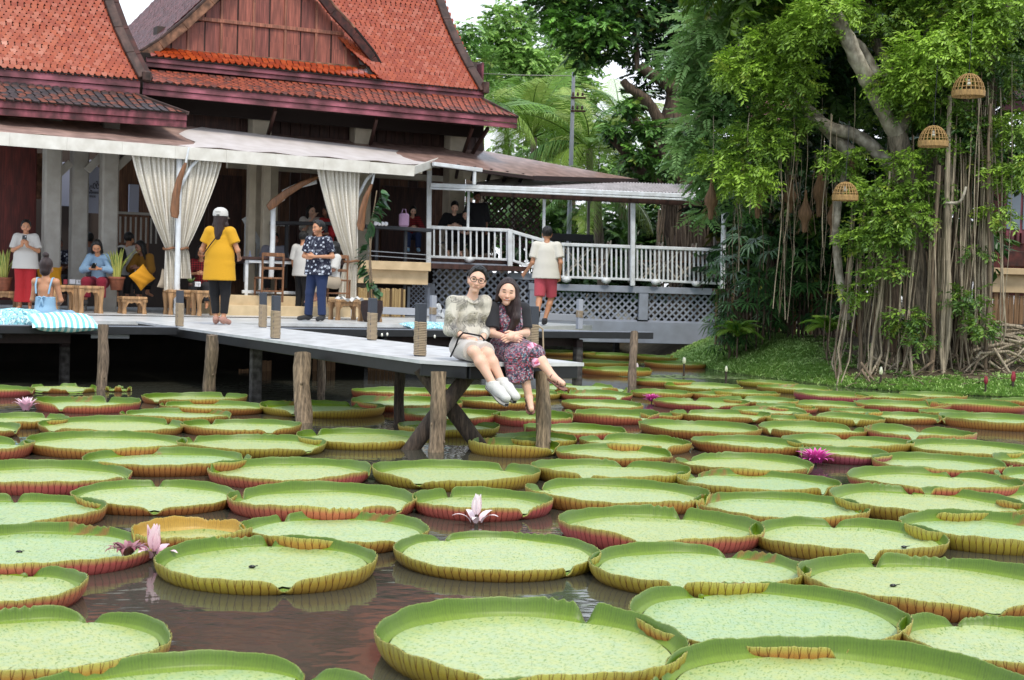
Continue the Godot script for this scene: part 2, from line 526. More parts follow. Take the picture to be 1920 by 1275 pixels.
	mat("palm_leaf", Color(1, 1, 1), 0.4, null, Vector3.ONE, {"vc": 1, "back": Color(0.5, 0.5, 0.5), "two": 1})
	mat("basket", Color(0.78, 0.62, 0.38), 0.7, grain, Vector3(4, 4, 4))
	mat("bulb", Color(0.93, 0.92, 0.86), 0.3)
	mat("steel", Color(0.7, 0.71, 0.73), 0.4, null, Vector3.ONE, {"metal": 0.7})
	mat("phone", Color(0.04, 0.05, 0.05), 0.25)
	mat("glasses", Color(0.08, 0.06, 0.06), 0.3)
	mat("lens", Color(1, 1, 1, 0.12), 0.05).transparency = BaseMaterial3D.TRANSPARENCY_ALPHA
	# lily pads
	var floor_n := noise(21, 0.06, 3)
	var spk := noise(22, 0.11, 1, FastNoiseLite.TYPE_CELLULAR)
	var floor_t := img(512, 512, func(x, y):
		var a = floor_n.get_noise_2d(x * 0.5, y * 0.5)
		var cell = spk.get_noise_2d(x, y)
		var c = Color(0.72, 0.775, 0.61).lerp(Color(0.77, 0.79, 0.56), clampf(0.5 + a, 0, 1))
		if cell > -0.12: c = c.lerp(Color(0.66, 0.725, 0.50), 0.38)
		if floor_n.get_noise_2d(x * 1.1 + 900, y * 3.0) > 0.40: c = c.lerp(Color(0.45, 0.58, 0.28), 0.8)
		return c)
	mat("pad_floor", Color(0.90, 0.92, 0.90), 0.45, floor_t, Vector3.ONE, {"vc": 1, "uv": 1})
	M.pad_floor.heightmap_enabled = true; M.pad_floor.heightmap_texture = floor_t; M.pad_floor.heightmap_scale = 0.9
	# the outer wall of a rim: ribs that fork towards the lip
	var rim_t := img(256, 128, func(x, y):
		var v = y / 127.0
		var u = fposmod(x / 64.0 + 0.04 * sin(y * 0.06 + x * 0.02), 1.0)
		var fork = 0.17 * clampf((v - 0.45) / 0.55, 0, 1)
		var d = minf(absf(u - 0.5 - fork), absf(u - 0.5 + fork))
		var dk = clampf(1.0 - d / (0.085 - 0.03 * v), 0, 1)
		var t = 0.93 + 0.1 * floor_n.get_noise_2d(x * 2.0, y * 2.0)
		return Color(t, t, t).lerp(Color(0.40, 0.16, 0.12), dk * (0.95 - 0.35 * v)))
	mat("pad_rim", Color(1, 1, 1), 0.5, rim_t, Vector3.ONE, {"vc": 1, "uv": 1})
	M.pad_rim.heightmap_enabled = true; M.pad_rim.heightmap_texture = rim_t; M.pad_rim.heightmap_scale = 0.5
	var rim_in := img(256, 64, func(x, y): var t = 0.92 + 0.05 * sin(x * TAU / 21.3 + 3.0 * floor_n.get_noise_2d(x * 1.0, 40.0)) + 0.10 * floor_n.get_noise_2d(x * 2.0, y * 1.0); return Color(t, t, t * 0.95))
	mat("pad_inner", Color(1, 1, 1), 0.45, rim_in, Vector3.ONE, {"vc": 1, "uv": 1, "back": Color(0.12, 0.12, 0.09)})
	# water
	var wm := mat("water", Color(0.25, 0.25, 0.215), 0.05)
	wm.metallic_specular = 0.55
	wm.uv1_triplanar = true; wm.uv1_world_triplanar = true
	wm.uv1_scale = Vector3(0.55, 0.55, 0.9)
	wm.normal_enabled = true
	wm.normal_texture = tones(31, 0.012, Color.BLACK, Color.WHITE, 512, 3, true)
	wm.normal_scale = 0.09
	# cloth prints
	var palm := img(256, 256, func(x, y): return palm_print(x, y))
	mat("palm_print", Color(1, 1, 1), 0.9, palm, Vector3(2.5, 2.5, 2.5), {"rim": 0.3})
	var fl := noise(41, 0.09, 1, FastNoiseLite.TYPE_CELLULAR)
	fl.cellular_return_type = FastNoiseLite.RETURN_CELL_VALUE
	var cols := [Color(0.13, 0.12, 0.16), Color(0.55, 0.24, 0.32), Color(0.32, 0.44, 0.52), Color(0.13, 0.12, 0.16), Color(0.72, 0.46, 0.54), Color(0.20, 0.25, 0.36), Color(0.66, 0.64, 0.66), Color(0.16, 0.15, 0.2), Color(0.58, 0.18, 0.2)]
	var floral := img(256, 256, func(x, y): return cols[int(clampf((fl.get_noise_2d(x, y) * 0.5 + 0.5) * 9.0, 0, 8))])
	mat("floral", Color(1, 1, 1), 0.9, floral, Vector3(4.2, 4.2, 4.2), {"rim": 0.2})
	var pk := img(256, 256, func(x, y): var a = floor_n.get_noise_2d(x * 0.55, y * 0.55); return Color(0.93, 0.72, 0.82) if a > -0.12 else Color(0.36, 0.18, 0.36) if a > -0.3 else Color(0.85, 0.35, 0.42))
	mat("pink_floral", Color(1, 1, 1), 0.9, pk, Vector3(3, 3, 3))
	var star := img(256, 256, func(x, y): var c = spk2.get_noise_2d(x, y); var b = spk2.get_noise_2d(x * 2.1 + 300, y * 2.1); return Color(0.85, 0.88, 0.93) if c < -0.80 or b < -0.93 else Color(0.07, 0.08, 0.17))
	mat("star_print", Color(1, 1, 1), 0.85, star, Vector3(1.7, 1.7, 1.7))
	var plaid := img(64, 64, func(x, y): var a = int(x / 8) % 2; var b = int(y / 8) % 2; return Color(0.45, 0.10, 0.12) if a + b == 1 else Color(0.12, 0.05, 0.07) if a == 1 else Color(0.62, 0.16, 0.18))
	mat("plaid", Color(1, 1, 1), 0.9, plaid, Vector3(6, 6, 6))
	for q in [["cloth_yellow", Color(0.91, 0.68, 0.13)], ["cloth_white", Color(0.88, 0.87, 0.85)], ["cloth_cream", Color(0.92, 0.90, 0.85)], ["cloth_pinkred", Color(0.80, 0.33, 0.38)], ["cloth_red", Color(0.74, 0.15, 0.18)], ["cloth_black", Color(0.07, 0.07, 0.085)], ["cloth_jeans", Color(0.13, 0.20, 0.36)], ["cloth_lightblue", Color(0.62, 0.78, 0.90)], ["cloth_denim", Color(0.55, 0.68, 0.80)], ["cloth_maroon", Color(0.52, 0.06, 0.17)], ["cloth_grey", Color(0.55, 0.55, 0.60)], ["cloth_charcoal", Color(0.17, 0.17, 0.19)], ["cloth_purple", Color(0.62, 0.5, 0.62)], ["cloth_shorts", Color(0.86, 0.83, 0.80)], ["cloth_golden", Color(0.6, 0.42, 0.12)], ["shoe_white", Color(0.90, 0.895, 0.87)], ["shoe_dark", Color(0.2, 0.2, 0.21)], ["shoe_beige", Color(0.74, 0.56, 0.50)], ["strap", Color(0.09, 0.08, 0.1)], ["sandal", Color(0.55, 0.38, 0.33)]]:
		mat(q[0], q[1], 0.9, fine, Vector3(6, 6, 6), {"rim": 0.25})
	mat("skin", Color(1, 1, 1), 0.5, null, Vector3.ONE, {"vc": 1, "sss": 0.12})
	mat("hair_black", Color(0.06, 0.05, 0.05), 0.42, grain, Vector3(6, 3, 6), {"bump": grain, "depth": 2.5})
	mat("hair_brown", Color(0.23, 0.14, 0.13), 0.42, grain, Vector3(6, 2, 6), {"bump": grain, "depth": 2.5})
	mat("petal", Color(1, 1, 1), 0.5, null, Vector3.ONE, {"vc": 1, "back": Color(0.5, 0.5, 0.5), "two": 1})

var grain_n := noise(11, 0.02, 4)
var spk2 := noise(52, 0.028, 1, FastNoiseLite.TYPE_CELLULAR)

func palm_print(x: int, y: int) -> Color:
	# dark fern fronds strewn over cream
	var base := Color(0.82, 0.80, 0.75)
	for k in 16:
		var c := Vector2(30 + (k * 83) % 256, 20 + (k * 57 + k * k * 11) % 256)
		var an := k * 1.9
		for dx in [-256, 0, 256]:
			for dy in [-256, 0, 256]:
				var p := (Vector2(x + dx, y + dy) - c).rotated(an)
				if p.x > 0 and p.x < 88 and absf(p.y) < 34.0 * sin(p.x / 88.0 * PI) + 1.0:
					if fposmod(p.x - absf(p.y) * 0.9, 11.0) < 4.5 or absf(p.y) < 1.5:
						return Color(0.15, 0.14, 0.15) if k % 4 else Color(0.46, 0.44, 0.34)
	return base


# moves a thing's origin to the middle of its base, its parts stay where they are
func settle(o: Node3D) -> Node3D:
	var lo := Vector3.INF; var hi := -Vector3.INF
	for ch in o.get_children():
		var bb: AABB = ch.transform * (ch.multimesh.get_mesh().get_aabb() if ch is MultiMeshInstance3D else ch.get_aabb())
		if ch is MultiMeshInstance3D: continue
		lo = lo.min(bb.position); hi = hi.max(bb.end)
	if lo == Vector3.INF: return o
	var base := Vector3((lo.x + hi.x) * 0.5, lo.y, (lo.z + hi.z) * 0.5)
	o.position += o.basis * base
	for ch in o.get_children(): ch.position -= base
	return o

var shore := [Vector2(-70, -44), Vector2(2.6, -36), Vector2(3.3, -31.5), Vector2(3.35, -27.6), Vector2(3.75, -25.4), Vector2(4.5, -23.2), Vector2(5.4, -21.6), Vector2(6.3, -20.95), Vector2(7.4, -20.6), Vector2(9.5, -20.3), Vector2(14, -20.4), Vector2(70, -24)]
var land_n := noise(61, 0.35, 4)

func land(x: float, z: float) -> float:
	var p := Vector2(x, z)
	var d := 1e9; var sgn := 1.0
	for k in shore.size() - 1:
		var q := Geometry2D.get_closest_point_to_segment(p, shore[k], shore[k + 1])
		var e := p.distance_to(q)
		if e < d:
			d = e
			sgn = signf((shore[k + 1] - shore[k]).cross(p - shore[k]))
	d *= -sgn
	var y := 1.1 * (1.0 - exp(-d / lerpf(1.7, 3.4, smoothstep(4.6, 6.2, x)))) if d > 0 else maxf(d * 0.5, -0.6)
	return y + land_n.get_noise_2d(x, z) * 0.09 * clampf(d + 0.3, 0, 1)

func setting() -> void:
	var w := MB.new()
	w.quad(Vector3(-90, 0, 20), Vector3(90, 0, 20), Vector3(90, 0, -60), Vector3(-90, 0, -60), Vector3.UP)
	tag(put("pond_water", w.mesh(), M.water, self), "dark still pond water with soft reflections between the lily pads", "", "", "structure")
	# the bank: fine near the water, coarse behind
	for sheet in [[1.5, 16.5, -36.0, -19.4, 60, 66, "bank_ground", "soil"], [-90.0, 90.0, -220.0, -35.5, 40, 40, "far_ground", "soil"]]:
		var g := MB.new()
		var rows := []
		for r in sheet[5] + 1:
			var row := PackedVector3Array()
			for k in sheet[4] + 1:
				var x: float = lerpf(sheet[0], sheet[1], float(k) / sheet[4])
				var z: float = lerpf(sheet[2], sheet[3], float(r) / sheet[5])
				row.append(Vector3(x, land(x, z) if sheet[6] == "bank_ground" else 0.85, z))
			rows.append(row)
		g.grid(rows, false, true)
		tag(put(sheet[6], g.mesh(), M[sheet[7]], self), "brown soil of the bank under the ground cover" if sheet[6] == "bank_ground" else "brown ground behind the trees and the buildings", "", "", "structure")
	# creeping ground cover on the bank
	var tuft := MB.new()
	for k in 7:
		var an := k * 2.4
		var dir := Vector3(cos(an), 0.75 + 0.3 * sin(k * 1.7), sin(an)).normalized()
		var sd := dir.cross(Vector3.UP).normalized() * 0.016
		var b := Vector3(cos(an), 0, sin(an)) * 0.01
		var l := 0.055 + 0.012 * (k % 3)
		tuft.quad(b, b + dir * l * 0.5 + sd, b + dir * l, b + dir * l * 0.5 - sd, (Vector3.UP + dir * 0.3).normalized())
	var xfs := []; var cols := []
	while xfs.size() < 52000:
		var x := rng.randf_range(2.4, 11.5); var z := rng.randf_range(-30, -19.8)
		var y := land(x, z)
		if y < -0.02: continue
		var bare: float = clampf((Vector2(x - 6.9, (z + 22.3) * 1.25).length() - 0.9) * 1.4, 0, 1)
		if z < -25 and x > 6: continue
		if x > 5.3: bare *= clampf(1.0 - (-21.3 - z) * 1.1, 0.12, 1)
		if rng.randf() > bare + land_n.get_noise_2d(x * 4.0, z * 4.0) * 0.6: continue
		var s := rng.randf_range(0.42, 0.9) * (1.25 if z > -21.6 else 1.0)
		xfs.append(Transform3D(Basis.from_euler(Vector3(rng.randf_range(-0.3, 0.3), rng.randf() * TAU, rng.randf_range(-0.3, 0.3))).scaled(Vector3(s, s * 1.1, s)), Vector3(x, y, z)))
		cols.append(lin("94be64").lerp(lin("cbe393"), rng.randf()).lerp(lin("56883e"), rng.randf() * 0.6 if z > -22 else rng.randf() * 0.25))
	tag(many("ground_cover", tuft.mesh(), M.leaf, self, xfs, cols), "low green creeping plants covering the bank")
	# twigs and fallen dry leaves under the banyan
	var litter := MB.new()
	for k in 420:
		var x := rng.randf_range(5.3, 10.5); var z := rng.randf_range(-24.0, -21.2)
		var a := Vector3(x, land(x, z) + 0.015, z)
		var d := Vector3(rng.randf_range(-1, 1), rng.randf_range(-0.1, 0.25), rng.randf_range(-1, 1)).normalized() * rng.randf_range(0.08, 0.35)
		litter.tube([a, a + d * 0.5 + Vector3(0, 0.02, 0), a + d], [0.009, 0.007, 0.004], 4, false)
	tag(put("dry_twigs", litter.mesh(), M.aerial_root_dark, self), "dry brown twigs strewn at the banyan's foot", "", "", "stuff")

func pile(label: String, base: Vector3, top: Vector3, r: float, mat_key: String, wob := 0.06) -> void:
	var pts := []; var rad := []
	var sd := base.x * 7.0
	for k in 9:
		var t := k / 8.0
		pts.append((base - Vector3(0, 0.5, 0)).lerp(top, t) - base + Vector3(sin(t * 9.0 + sd), 0, cos(t * 7.0 + sd)) * r * 0.13)
		rad.append(r * (1.08 - 0.12 * t + 0.07 * sin(t * 17.0 + sd)))
	var o := thing("wooden_pile", label, "pile", Transform3D(Basis(), base), "wooden piles of the decks")
	var mb := MB.new()
	mb.tube(pts, rad, 14, true, wob, sd, 3.0)
	put("trunk", mb.mesh(), M[mat_key], o)
	for k in 5:
		var t := 0.35 + 0.13 * k
		var an := sd + k * 2.3
		var kn := MB.new()
		kn.ball(pts[int(t * 8)] + Vector3(cos(an), 0, sin(an)) * r * 0.92, Vector3(r, r * 1.3, r) * 0.2, 5, 7)
		put("knot", kn.mesh(), M[mat_key], o)

func bollard(label: String, at: Vector3, pale := false, tail := false) -> void:
	var o := thing("rope_bollard", label, "bollard", Transform3D(HB, at), "rope wrapped bollards along the decks")
	block("post", Vector3(0, 0.24, 0), Vector3(0.085, 0.48, 0.085), M.bollard_pale if pale else M.bollard, o, 0.006)
	var rope := MB.new()
	var pts := []; var rad := []
	var lo := 0.19 if pale else 0.012; var hi := 0.3 if pale else 0.315
	var turns := int((hi - lo) / 0.0148)
	for k in turns * 12 + 1:
		var an := TAU * k / 12.0
		var sq := 1.0 / maxf(absf(cos(an)), absf(sin(an)))
		var rr := 0.049 * lerpf(1.0, sq, 0.55) + 0.0025 * sin(k * 1.3) * sin(k * 0.37 + at.x)
		pts.append(Vector3(cos(an) * rr, lo + (hi - lo) * k / (turns * 12.0), sin(an) * rr)); rad.append(0.0078)
	rope.tube(pts, rad, 5, true)
	put("rope_wrap", rope.mesh(), M.rope, o)
	if tail:
		var tl := MB.new()
		tl.tube([Vector3(0.045, 0.3, 0.03), Vector3(0.085, 0.27, 0.04), Vector3(0.09, 0.12, 0.05), Vector3(0.085, 0.0, 0.06), Vector3(0.1, -0.06, 0.06)], [0.008, 0.008, 0.008, 0.008, 0.013], 6)
		put("rope_end", tl.mesh(), M.rope, o.get_node("rope_wrap"))

func decks() -> void:
	var y := 0.75
	# jetty: pale boards on a black steel frame
	var j := thing("jetty", "narrow pale grey jetty running out over the pond, the couple seated on its end", "jetty", Transform3D(HB, Vector3.ZERO))
	var n0 := -20.7; var n1 := -10.62
	var boards := 9
	for k in boards:
		var a := lerpf(n0, n1, float(k) / boards) + 0.002; var b := lerpf(n0, n1, float(k + 1) / boards) - 0.002
		var poly := [Vector2(5.22, a), Vector2(6.62, a), Vector2(6.62, b), Vector2(5.22, b)]
		if k == boards - 1: poly = [Vector2(5.22, a), Vector2(6.62, a), Vector2(6.62, b), Vector2(5.46, b), Vector2(5.22, b - 0.42)]
		var mb := MB.new()
		mb.slab(poly, y - 0.03, y)
		put("board", mb.mesh(), M.deck_top, j)
	beam("side_beam", Vector3(5.28, y - 0.085, n0), Vector3(5.28, y - 0.085, n1 - 0.44), 0.06, 0.11, M.black_steel, j)
	beam("side_beam", Vector3(6.56, y - 0.085, n0), Vector3(6.56, y - 0.085, n1 - 0.06), 0.06, 0.11, M.black_steel, j)
	beam("end_beam", Vector3(5.5, y - 0.085, n1 - 0.05), Vector3(6.57, y - 0.085, n1 - 0.05), 0.06, 0.11, M.black_steel, j)
	beam("corner_beam", Vector3(5.28, y - 0.085, n1 - 0.46), Vector3(5.5, y - 0.085, n1 - 0.05), 0.06, 0.108, M.black_steel, j)
	for k in 7:
		beam("cross_beam", Vector3(5.31, y - 0.08, -19.5 + k * 1.4), Vector3(6.53, y - 0.08, -19.5 + k * 1.4), 0.05, 0.09, M.black_steel, j)
	settle(j)
	# main floor
	var fl := MB.new()
	fl.slab([Vector2(-6, -20.76), Vector2(11.7, -20.76), Vector2(13.8, -21.9), Vector2(13.2, -27.5), Vector2(9.7, -28.6), Vector2(6, -34), Vector2(-14, -34), Vector2(-14, -20.76)], y - 0.2, y - 0.006)
	tag(put("terrace_floor", fl.mesh(), M.floor, self, Transform3D(HB, Vector3.ZERO)), "smooth light grey concrete terrace floor before the restaurant", "", "", "structure")
	# net platforms on both sides of the jetty
	for side in [[-9.5, 5.2, "black framed net platform left of the jetty, striped cushions on it", -20.7], [6.64, 12.75, "black framed net platform right of the jetty with a pointed right end", -20.72]]:
		var p := thing("net_platform", side[2], "platform", Transform3D(HB, Vector3.ZERO))
		var f := -18.46
		var net := MB.new()
		var rows := []
		for r in 9:
			var row := PackedVector3Array()
			for k in 25:
				var u := k / 24.0; var v := r / 8.0
				var right: float = side[1]
				var dd := lerpf(side[0], right, u)
				var back: float = side[3]
				if side[0] > 0: back = lerpf(-20.72, -18.7, clampf((dd - 9.6) / 3.1, 0, 1))
				row.append(Vector3(dd, y - 0.05 - 0.1 * sin(PI * u) * sin(PI * v) * (0.3 + 0.2 * sin(u * 40.0)), lerpf(f, back, v)))
			rows.append(row)
		net.grid(rows)
		put("net", net.mesh(), M.net, p)
		beam("front_beam", Vector3(side[0], y - 0.055, f), Vector3(side[1], y - 0.055, f), 0.07, 0.1, M.black_steel, p)
		var strip := MB.new()
		strip.box(Vector3((side[0] + side[1]) * 0.5, y + 0.001, f - 0.01), Vector3(side[1] - side[0], 0.01, 0.05))
		put("edge_strip", strip.mesh(), M.grey_paint, p)
		if side[0] > 0:
			beam("back_beam", Vector3(9.5, y - 0.055, -20.72), Vector3(side[1] - 0.05, y - 0.055, f - 0.08), 0.06, 0.09, M.grey_paint, p)
		for k in 4:
			var dd: float = lerpf(side[0] + 0.4, side[1] - 2.2, k / 3.0)
			beam("joist", Vector3(dd, y - 0.14, f - 0.06), Vector3(dd, y - 0.14, -20.6), 0.05, 0.06, M.black_steel, p)
		beam("under_beam", Vector3(side[0] + 0.2, y - 0.17, f - 0.35), Vector3(3.9 if side[0] < 0 else 11.6, y - 0.17, f - 0.35), 0.09, 0.14, M.brown_beam, p)
		settle(p)
	var bd := thing("pale_board", "pale grey board hanging under the left platform's edge", "board", Transform3D(HB, Vector3.ZERO))
	beam("board", Vector3(4.119, 0.631, -18.6), Vector3(4.61, 0.628, -18.6), 0.03, 0.085, M.bollard_pale, bd)
	settle(bd)
	# piles
	pile("pale stripped wooden pile under the jetty's front left corner", Vector3(-0.607, 0, -11.853), Vector3(-0.606, 0.671, -11.921), 0.066, "pile_pale")
	pile("wooden pile under the jetty's right end, dark left side, below the crossed leg", Vector3(0.303, 0, -12.034), Vector3(0.275, 0.67, -12.272), 0.064, "pile_pale")
	pile("slim dark wooden pile under the middle of the jetty, left of the crossed braces", Vector3(-1.105, 0, -14.163), Vector3(-1.108, 0.56, -14.158), 0.052, "pile_dark")
	pile("thick split wooden pile under the jetty standing in a grey sleeve", Vector3(-2.005, 0, -13.901), Vector3(-2.106, 0.676, -14.268), 0.085, "pile_pale")
	pile("reddish brown wooden pile beside the bamboo strips under the jetty", Vector3(-2.367, 0, -17.74), Vector3(-2.364, 0.557, -17.67), 0.05, "pile")
	pile("crooked bark covered wooden pile under the jetty's left edge", Vector3(-3.554, 0, -16.711), Vector3(-3.503, 0.741, -16.581), 0.073, "pile")
	pile("knotty grey wooden pile at the front of the left platform", Vector3(-5.012, 0, -17.362), Vector3(-5.076, 0.78, -17.652), 0.066, "pile")
	pile("grey wooden pile with a white spot at the front of the right platform", Vector3(1.762, 0, -20.625), Vector3(1.811, 0.784, -21.127), 0.06, "pile")
	for q in [[Vector3(-2.999, 0, -16.669), "square concrete post under the jetty left of the split pile", 0.62], [Vector3(-5.937, 0, -18.865), "square concrete post with a wooden top block under the left platform", 0.44], [Vector3(1.018, 0, -21.85), "dark square post under the right platform's brown beam", 0.5], [Vector3(2.348, 0, -31.99), "short concrete stub behind the right platform's front pile", 0.3]]:
		var o := thing("square_post", q[1], "post", Transform3D(HB, q[0]))
		block("shaft", Vector3(0, q[2] * 0.5 - 0.25, 0), Vector3(0.12, q[2] + 0.5, 0.12), M.concrete_post, o)
		block("head_block", Vector3(0, q[2] + 0.06, 0), Vector3(0.115, 0.12, 0.115), M.brown_beam if q[2] > 0.4 else M.concrete_post, o)
	# crossed braces by the corner pile
	for q in [[Vector3(-0.834, 0, -12.032), Vector3(-0.325, 0.68, -12.282), "dark diagonal brace rising to the right behind the corner pile"], [Vector3(-0.25, 0, -12.257), Vector3(-0.788, 0.675, -12.312), "dark diagonal brace rising to the left behind the corner pile"]]:
		var o := thing("diagonal_brace", q[2], "brace", Transform3D(Basis(), q[0]))
		var mb := MB.new()
		var e: Vector3 = q[1] - q[0]
		mb.tube([-e * 0.2, Vector3.ZERO, e * 0.35 + Vector3(0, 0.01, 0), e * 0.7, e], [0.072, 0.07, 0.073, 0.066, 0.066], 12, true, 0.06, 2.0, 3.0)
		put("timber", mb.mesh(), M.pile_dark, o)
	# bollards
	bollard("nearest rope wrapped bollard on the jetty, left of the seated man", Vector3(-0.829, 0.75, -12.836))
	bollard("rope wrapped bollard on the jetty's near edge in front of the blue shirted man", Vector3(-2.635, 0.75, -15.816))
	bollard("rope wrapped bollard at the jetty's start left of the woman in yellow", Vector3(-4.433, 0.75, -18.919))
	bollard("rope wrapped bollard on the jetty's far edge beside the woman in yellow", Vector3(-3.413, 0.75, -19.422))
	bollard("rope wrapped bollard on the jetty's far edge before the low teak bench", Vector3(-1.59, 0.75, -16.121))
	bollard("rope wrapped bollard with a hanging rope end right of the seated woman", Vector3(0.185, 0.75, -13.017), false, true)
	bollard("pale grey bollard with a short rope band right of the man in pink shorts", Vector3(1.078, 0.75, -22.926), true)
	bollard("pale bollard with a rope band half hidden left of the seated man", Vector3(-1.243, 0.75, -22.135), true)
	# bamboo skirts under the terrace
	var k0 := 0
	for q in [[Vector3(8.972, 0.231, -20.9), Vector3(9.624, 0.232, -20.9), Vector3(8.982, -0.144, -20.9), "hanging bamboo slats under the terrace right of the slim pile"], [Vector3(6.843, 0.034, -20.9), Vector3(7.003, 0.034, -20.9), Vector3(6.847, -0.128, -20.9), "small patch of bamboo slats under the terrace, farthest left"], [Vector3(7.17, 0.164, -20.9), Vector3(7.366, 0.164, -20.9), Vector3(7.177, -0.147, -20.9), "bamboo slats beside the square concrete post under the terrace"], [Vector3(8.034, 0.264, -20.9), Vector3(8.417, 0.264, -20.9), Vector3(8.047, -0.287, -20.9), "tall bamboo slats beside the reddish pile under the terrace"], [Vector3(8.427, -0.14, -20.9), Vector3(8.616, -0.141, -20.9), Vector3(8.431, -0.291, -20.9), "short bamboo slats right of the reddish pile under the terrace"]]:
		var o := thing("bamboo_skirt", q[3], "bamboo screen", Transform3D(HB, Vector3.ZERO))
		var a: Vector3 = q[0]; var b: Vector3 = q[1]; var lo: Vector3 = q[2]
		var n := int((b.x - a.x) / 0.036)
		for k in n:
			k0 += 1
			var t := (k + 0.5) / n
			block("slat", Vector3(lerpf(a.x, b.x, t), (a.y + lo.y) * 0.5 + 0.004 * sin(k0 * 2.1), -20.9 + 0.004 * sin(k0 * 3.0)), Vector3((b.x - a.x) / n * 0.9, a.y - lo.y, 0.012), M.bamboo_old, o, 0.004)
		settle(o)
	# the dark earth wall that closes the space under the terrace
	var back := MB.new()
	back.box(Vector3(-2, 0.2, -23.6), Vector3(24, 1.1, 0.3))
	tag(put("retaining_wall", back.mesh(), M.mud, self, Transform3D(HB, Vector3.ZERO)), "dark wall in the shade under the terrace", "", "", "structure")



var tile_meshes := []

# one beaver-tail roof tile, its head at the origin, lying down along +z, face up
func tile_mesh(w: float, l: float) -> ArrayMesh:
	var mb := MB.new()
	var h := w * 0.43
	var top := [Vector3(-h, 0, 0), Vector3(h, 0, 0), Vector3(h, 0.004, l * 0.4), Vector3(h * 0.16, 0.008, l), Vector3(-h * 0.16, 0.008, l), Vector3(-h, 0.004, l * 0.4)]
	var lift := Vector3(0, 0.024, 0)
	var up := []
	for p in top: up.append(p + lift)
	mb.flat(up, Vector3(0, 1, 0))
	for k in [1, 2, 3, 4]:
		var a: Vector3 = top[k]; var b: Vector3 = top[k + 1]
		var nn := Vector3(b.z - a.z, 0, a.x - b.x).normalized()
		if nn.dot((a + b) * 0.5 - Vector3(0, 0, l * 0.5)) < 0: nn = -nn
		mb.quad(a, b, b + lift, a + lift, nn)
	return mb.mesh()

# covers a roof slope with tiles: A, B eave corners, C, D the corners above B and A; the slope sags by sag in its middle; keep tells whether a place in it is roof
func tiled(parent: Node, A: Vector3, B: Vector3, C: Vector3, D: Vector3, w: float, l: float, pal: Array, matk: String, sag: float, keep: Callable, singles := 300, from_u := 0.0) -> void:
	var at := func(u: float, v: float) -> Vector3:
		var p := A.lerp(B, u).lerp(D.lerp(C, u), v)
		return p - Vector3(0, sag * sin(PI * v), 0)
	var len_v := A.distance_to(D)
	var rows := int(len_v / (l * 0.62))
	# the dark sheathing underneath
	var mb := MB.new()
	var gr := []
	for r in 17:
		var row := PackedVector3Array()
		for k in 33: row.append(at.call(k / 32.0, r / 16.0) - Vector3(0, 0.03, 0))
		gr.append(row)
	var keepall: bool = keep.call(0.02, 0.02) and keep.call(0.02, 0.98) and keep.call(0.98, 0.98)
	if keepall:
		mb.grid(gr)
		put("sheathing", mb.mesh(), M.roof_under, parent)
	else:
		for r in 16:
			for k in 32:
				if keep.call((k + 0.5) / 32.0, (r + 0.5) / 16.0):
					mb.quad(gr[r][k], gr[r][k + 1], gr[r + 1][k + 1], gr[r + 1][k], Vector3.UP)
		put("sheathing", mb.mesh(), M.roof_under, parent)
	var ms := []
	for p in pal:
		var tm := tile_mesh(w, l)
		ms.append(tm)
	var made := 0
	var xfs := []; var cols := []
	var mats := []
	for p in pal:
		var key: String = matk + str(p)
		if not M.has(key):
			var m: StandardMaterial3D = M[matk].duplicate()
			m.vertex_color_use_as_albedo = false
			m.albedo_color = p
			M[key] = m
		mats.append(M[key])
	for r in rows:
		var v := (r + 0.1) / rows
		var width: float = at.call(0, v).distance_to(at.call(1, v))
		var n := int(width / w)
		for k in n:
			var u := (k + 0.5 + (0.5 if r % 2 else 0.0)) / n
			if u > 1.0 or not keep.call(u, v): continue
			var p: Vector3 = at.call(u, minf(v + 1.0 / rows, 1.0))
			var q: Vector3 = at.call(u, v)
			var z := (q - p).normalized()
			var x: Vector3 = (at.call(minf(u + 0.01, 1.0), v) - at.call(maxf(u - 0.01, 0.0), v)).normalized()
			var y := z.cross(x).normalized()
			if y.y < 0: y = -y
			x = y.cross(z)
			var b := Basis(x, y, z) * Basis.from_euler(Vector3(0.13 + rng.randf_range(-0.05, 0.06), rng.randf_range(-0.02, 0.02), rng.randf_range(-0.03, 0.03)))
			var xf := Transform3D(b, p + y * 0.012)
			var c: int = rng.randi() % pal.size()
			if made < singles and u > from_u:
				put("tile", ms[c], mats[c], parent, xf)
				made += 1
			else:
				xfs.append(xf); cols.append((pal[c] as Color).srgb_to_linear())
	if xfs.size():
		many("upper_tiles", ms[0], M[matk], parent, xfs, cols)

func fascia(parent: Node, a: Vector3, b: Vector3, h: float, mk := "fascia") -> void:
	# two boards one above the other with a shadow gap, hung from the top line a-b
	var dn := Vector3.DOWN
	beam("fascia_board", a + dn * h * 0.25, b + dn * h * 0.25, 0.035, h * 0.5, M[mk], parent, 0.004)
	beam("fascia_board", a + dn * h * 0.76 + Vector3(0, 0, -0.03), b + dn * h * 0.76 + Vector3(0, 0, -0.03), 0.035, h * 0.46, M[mk], parent, 0.004)
	beam("drip_edge", a + Vector3(0, 0.012, 0.01), b + Vector3(0, 0.012, 0.01), 0.07, 0.02, M.roof_under, parent, 0.0)

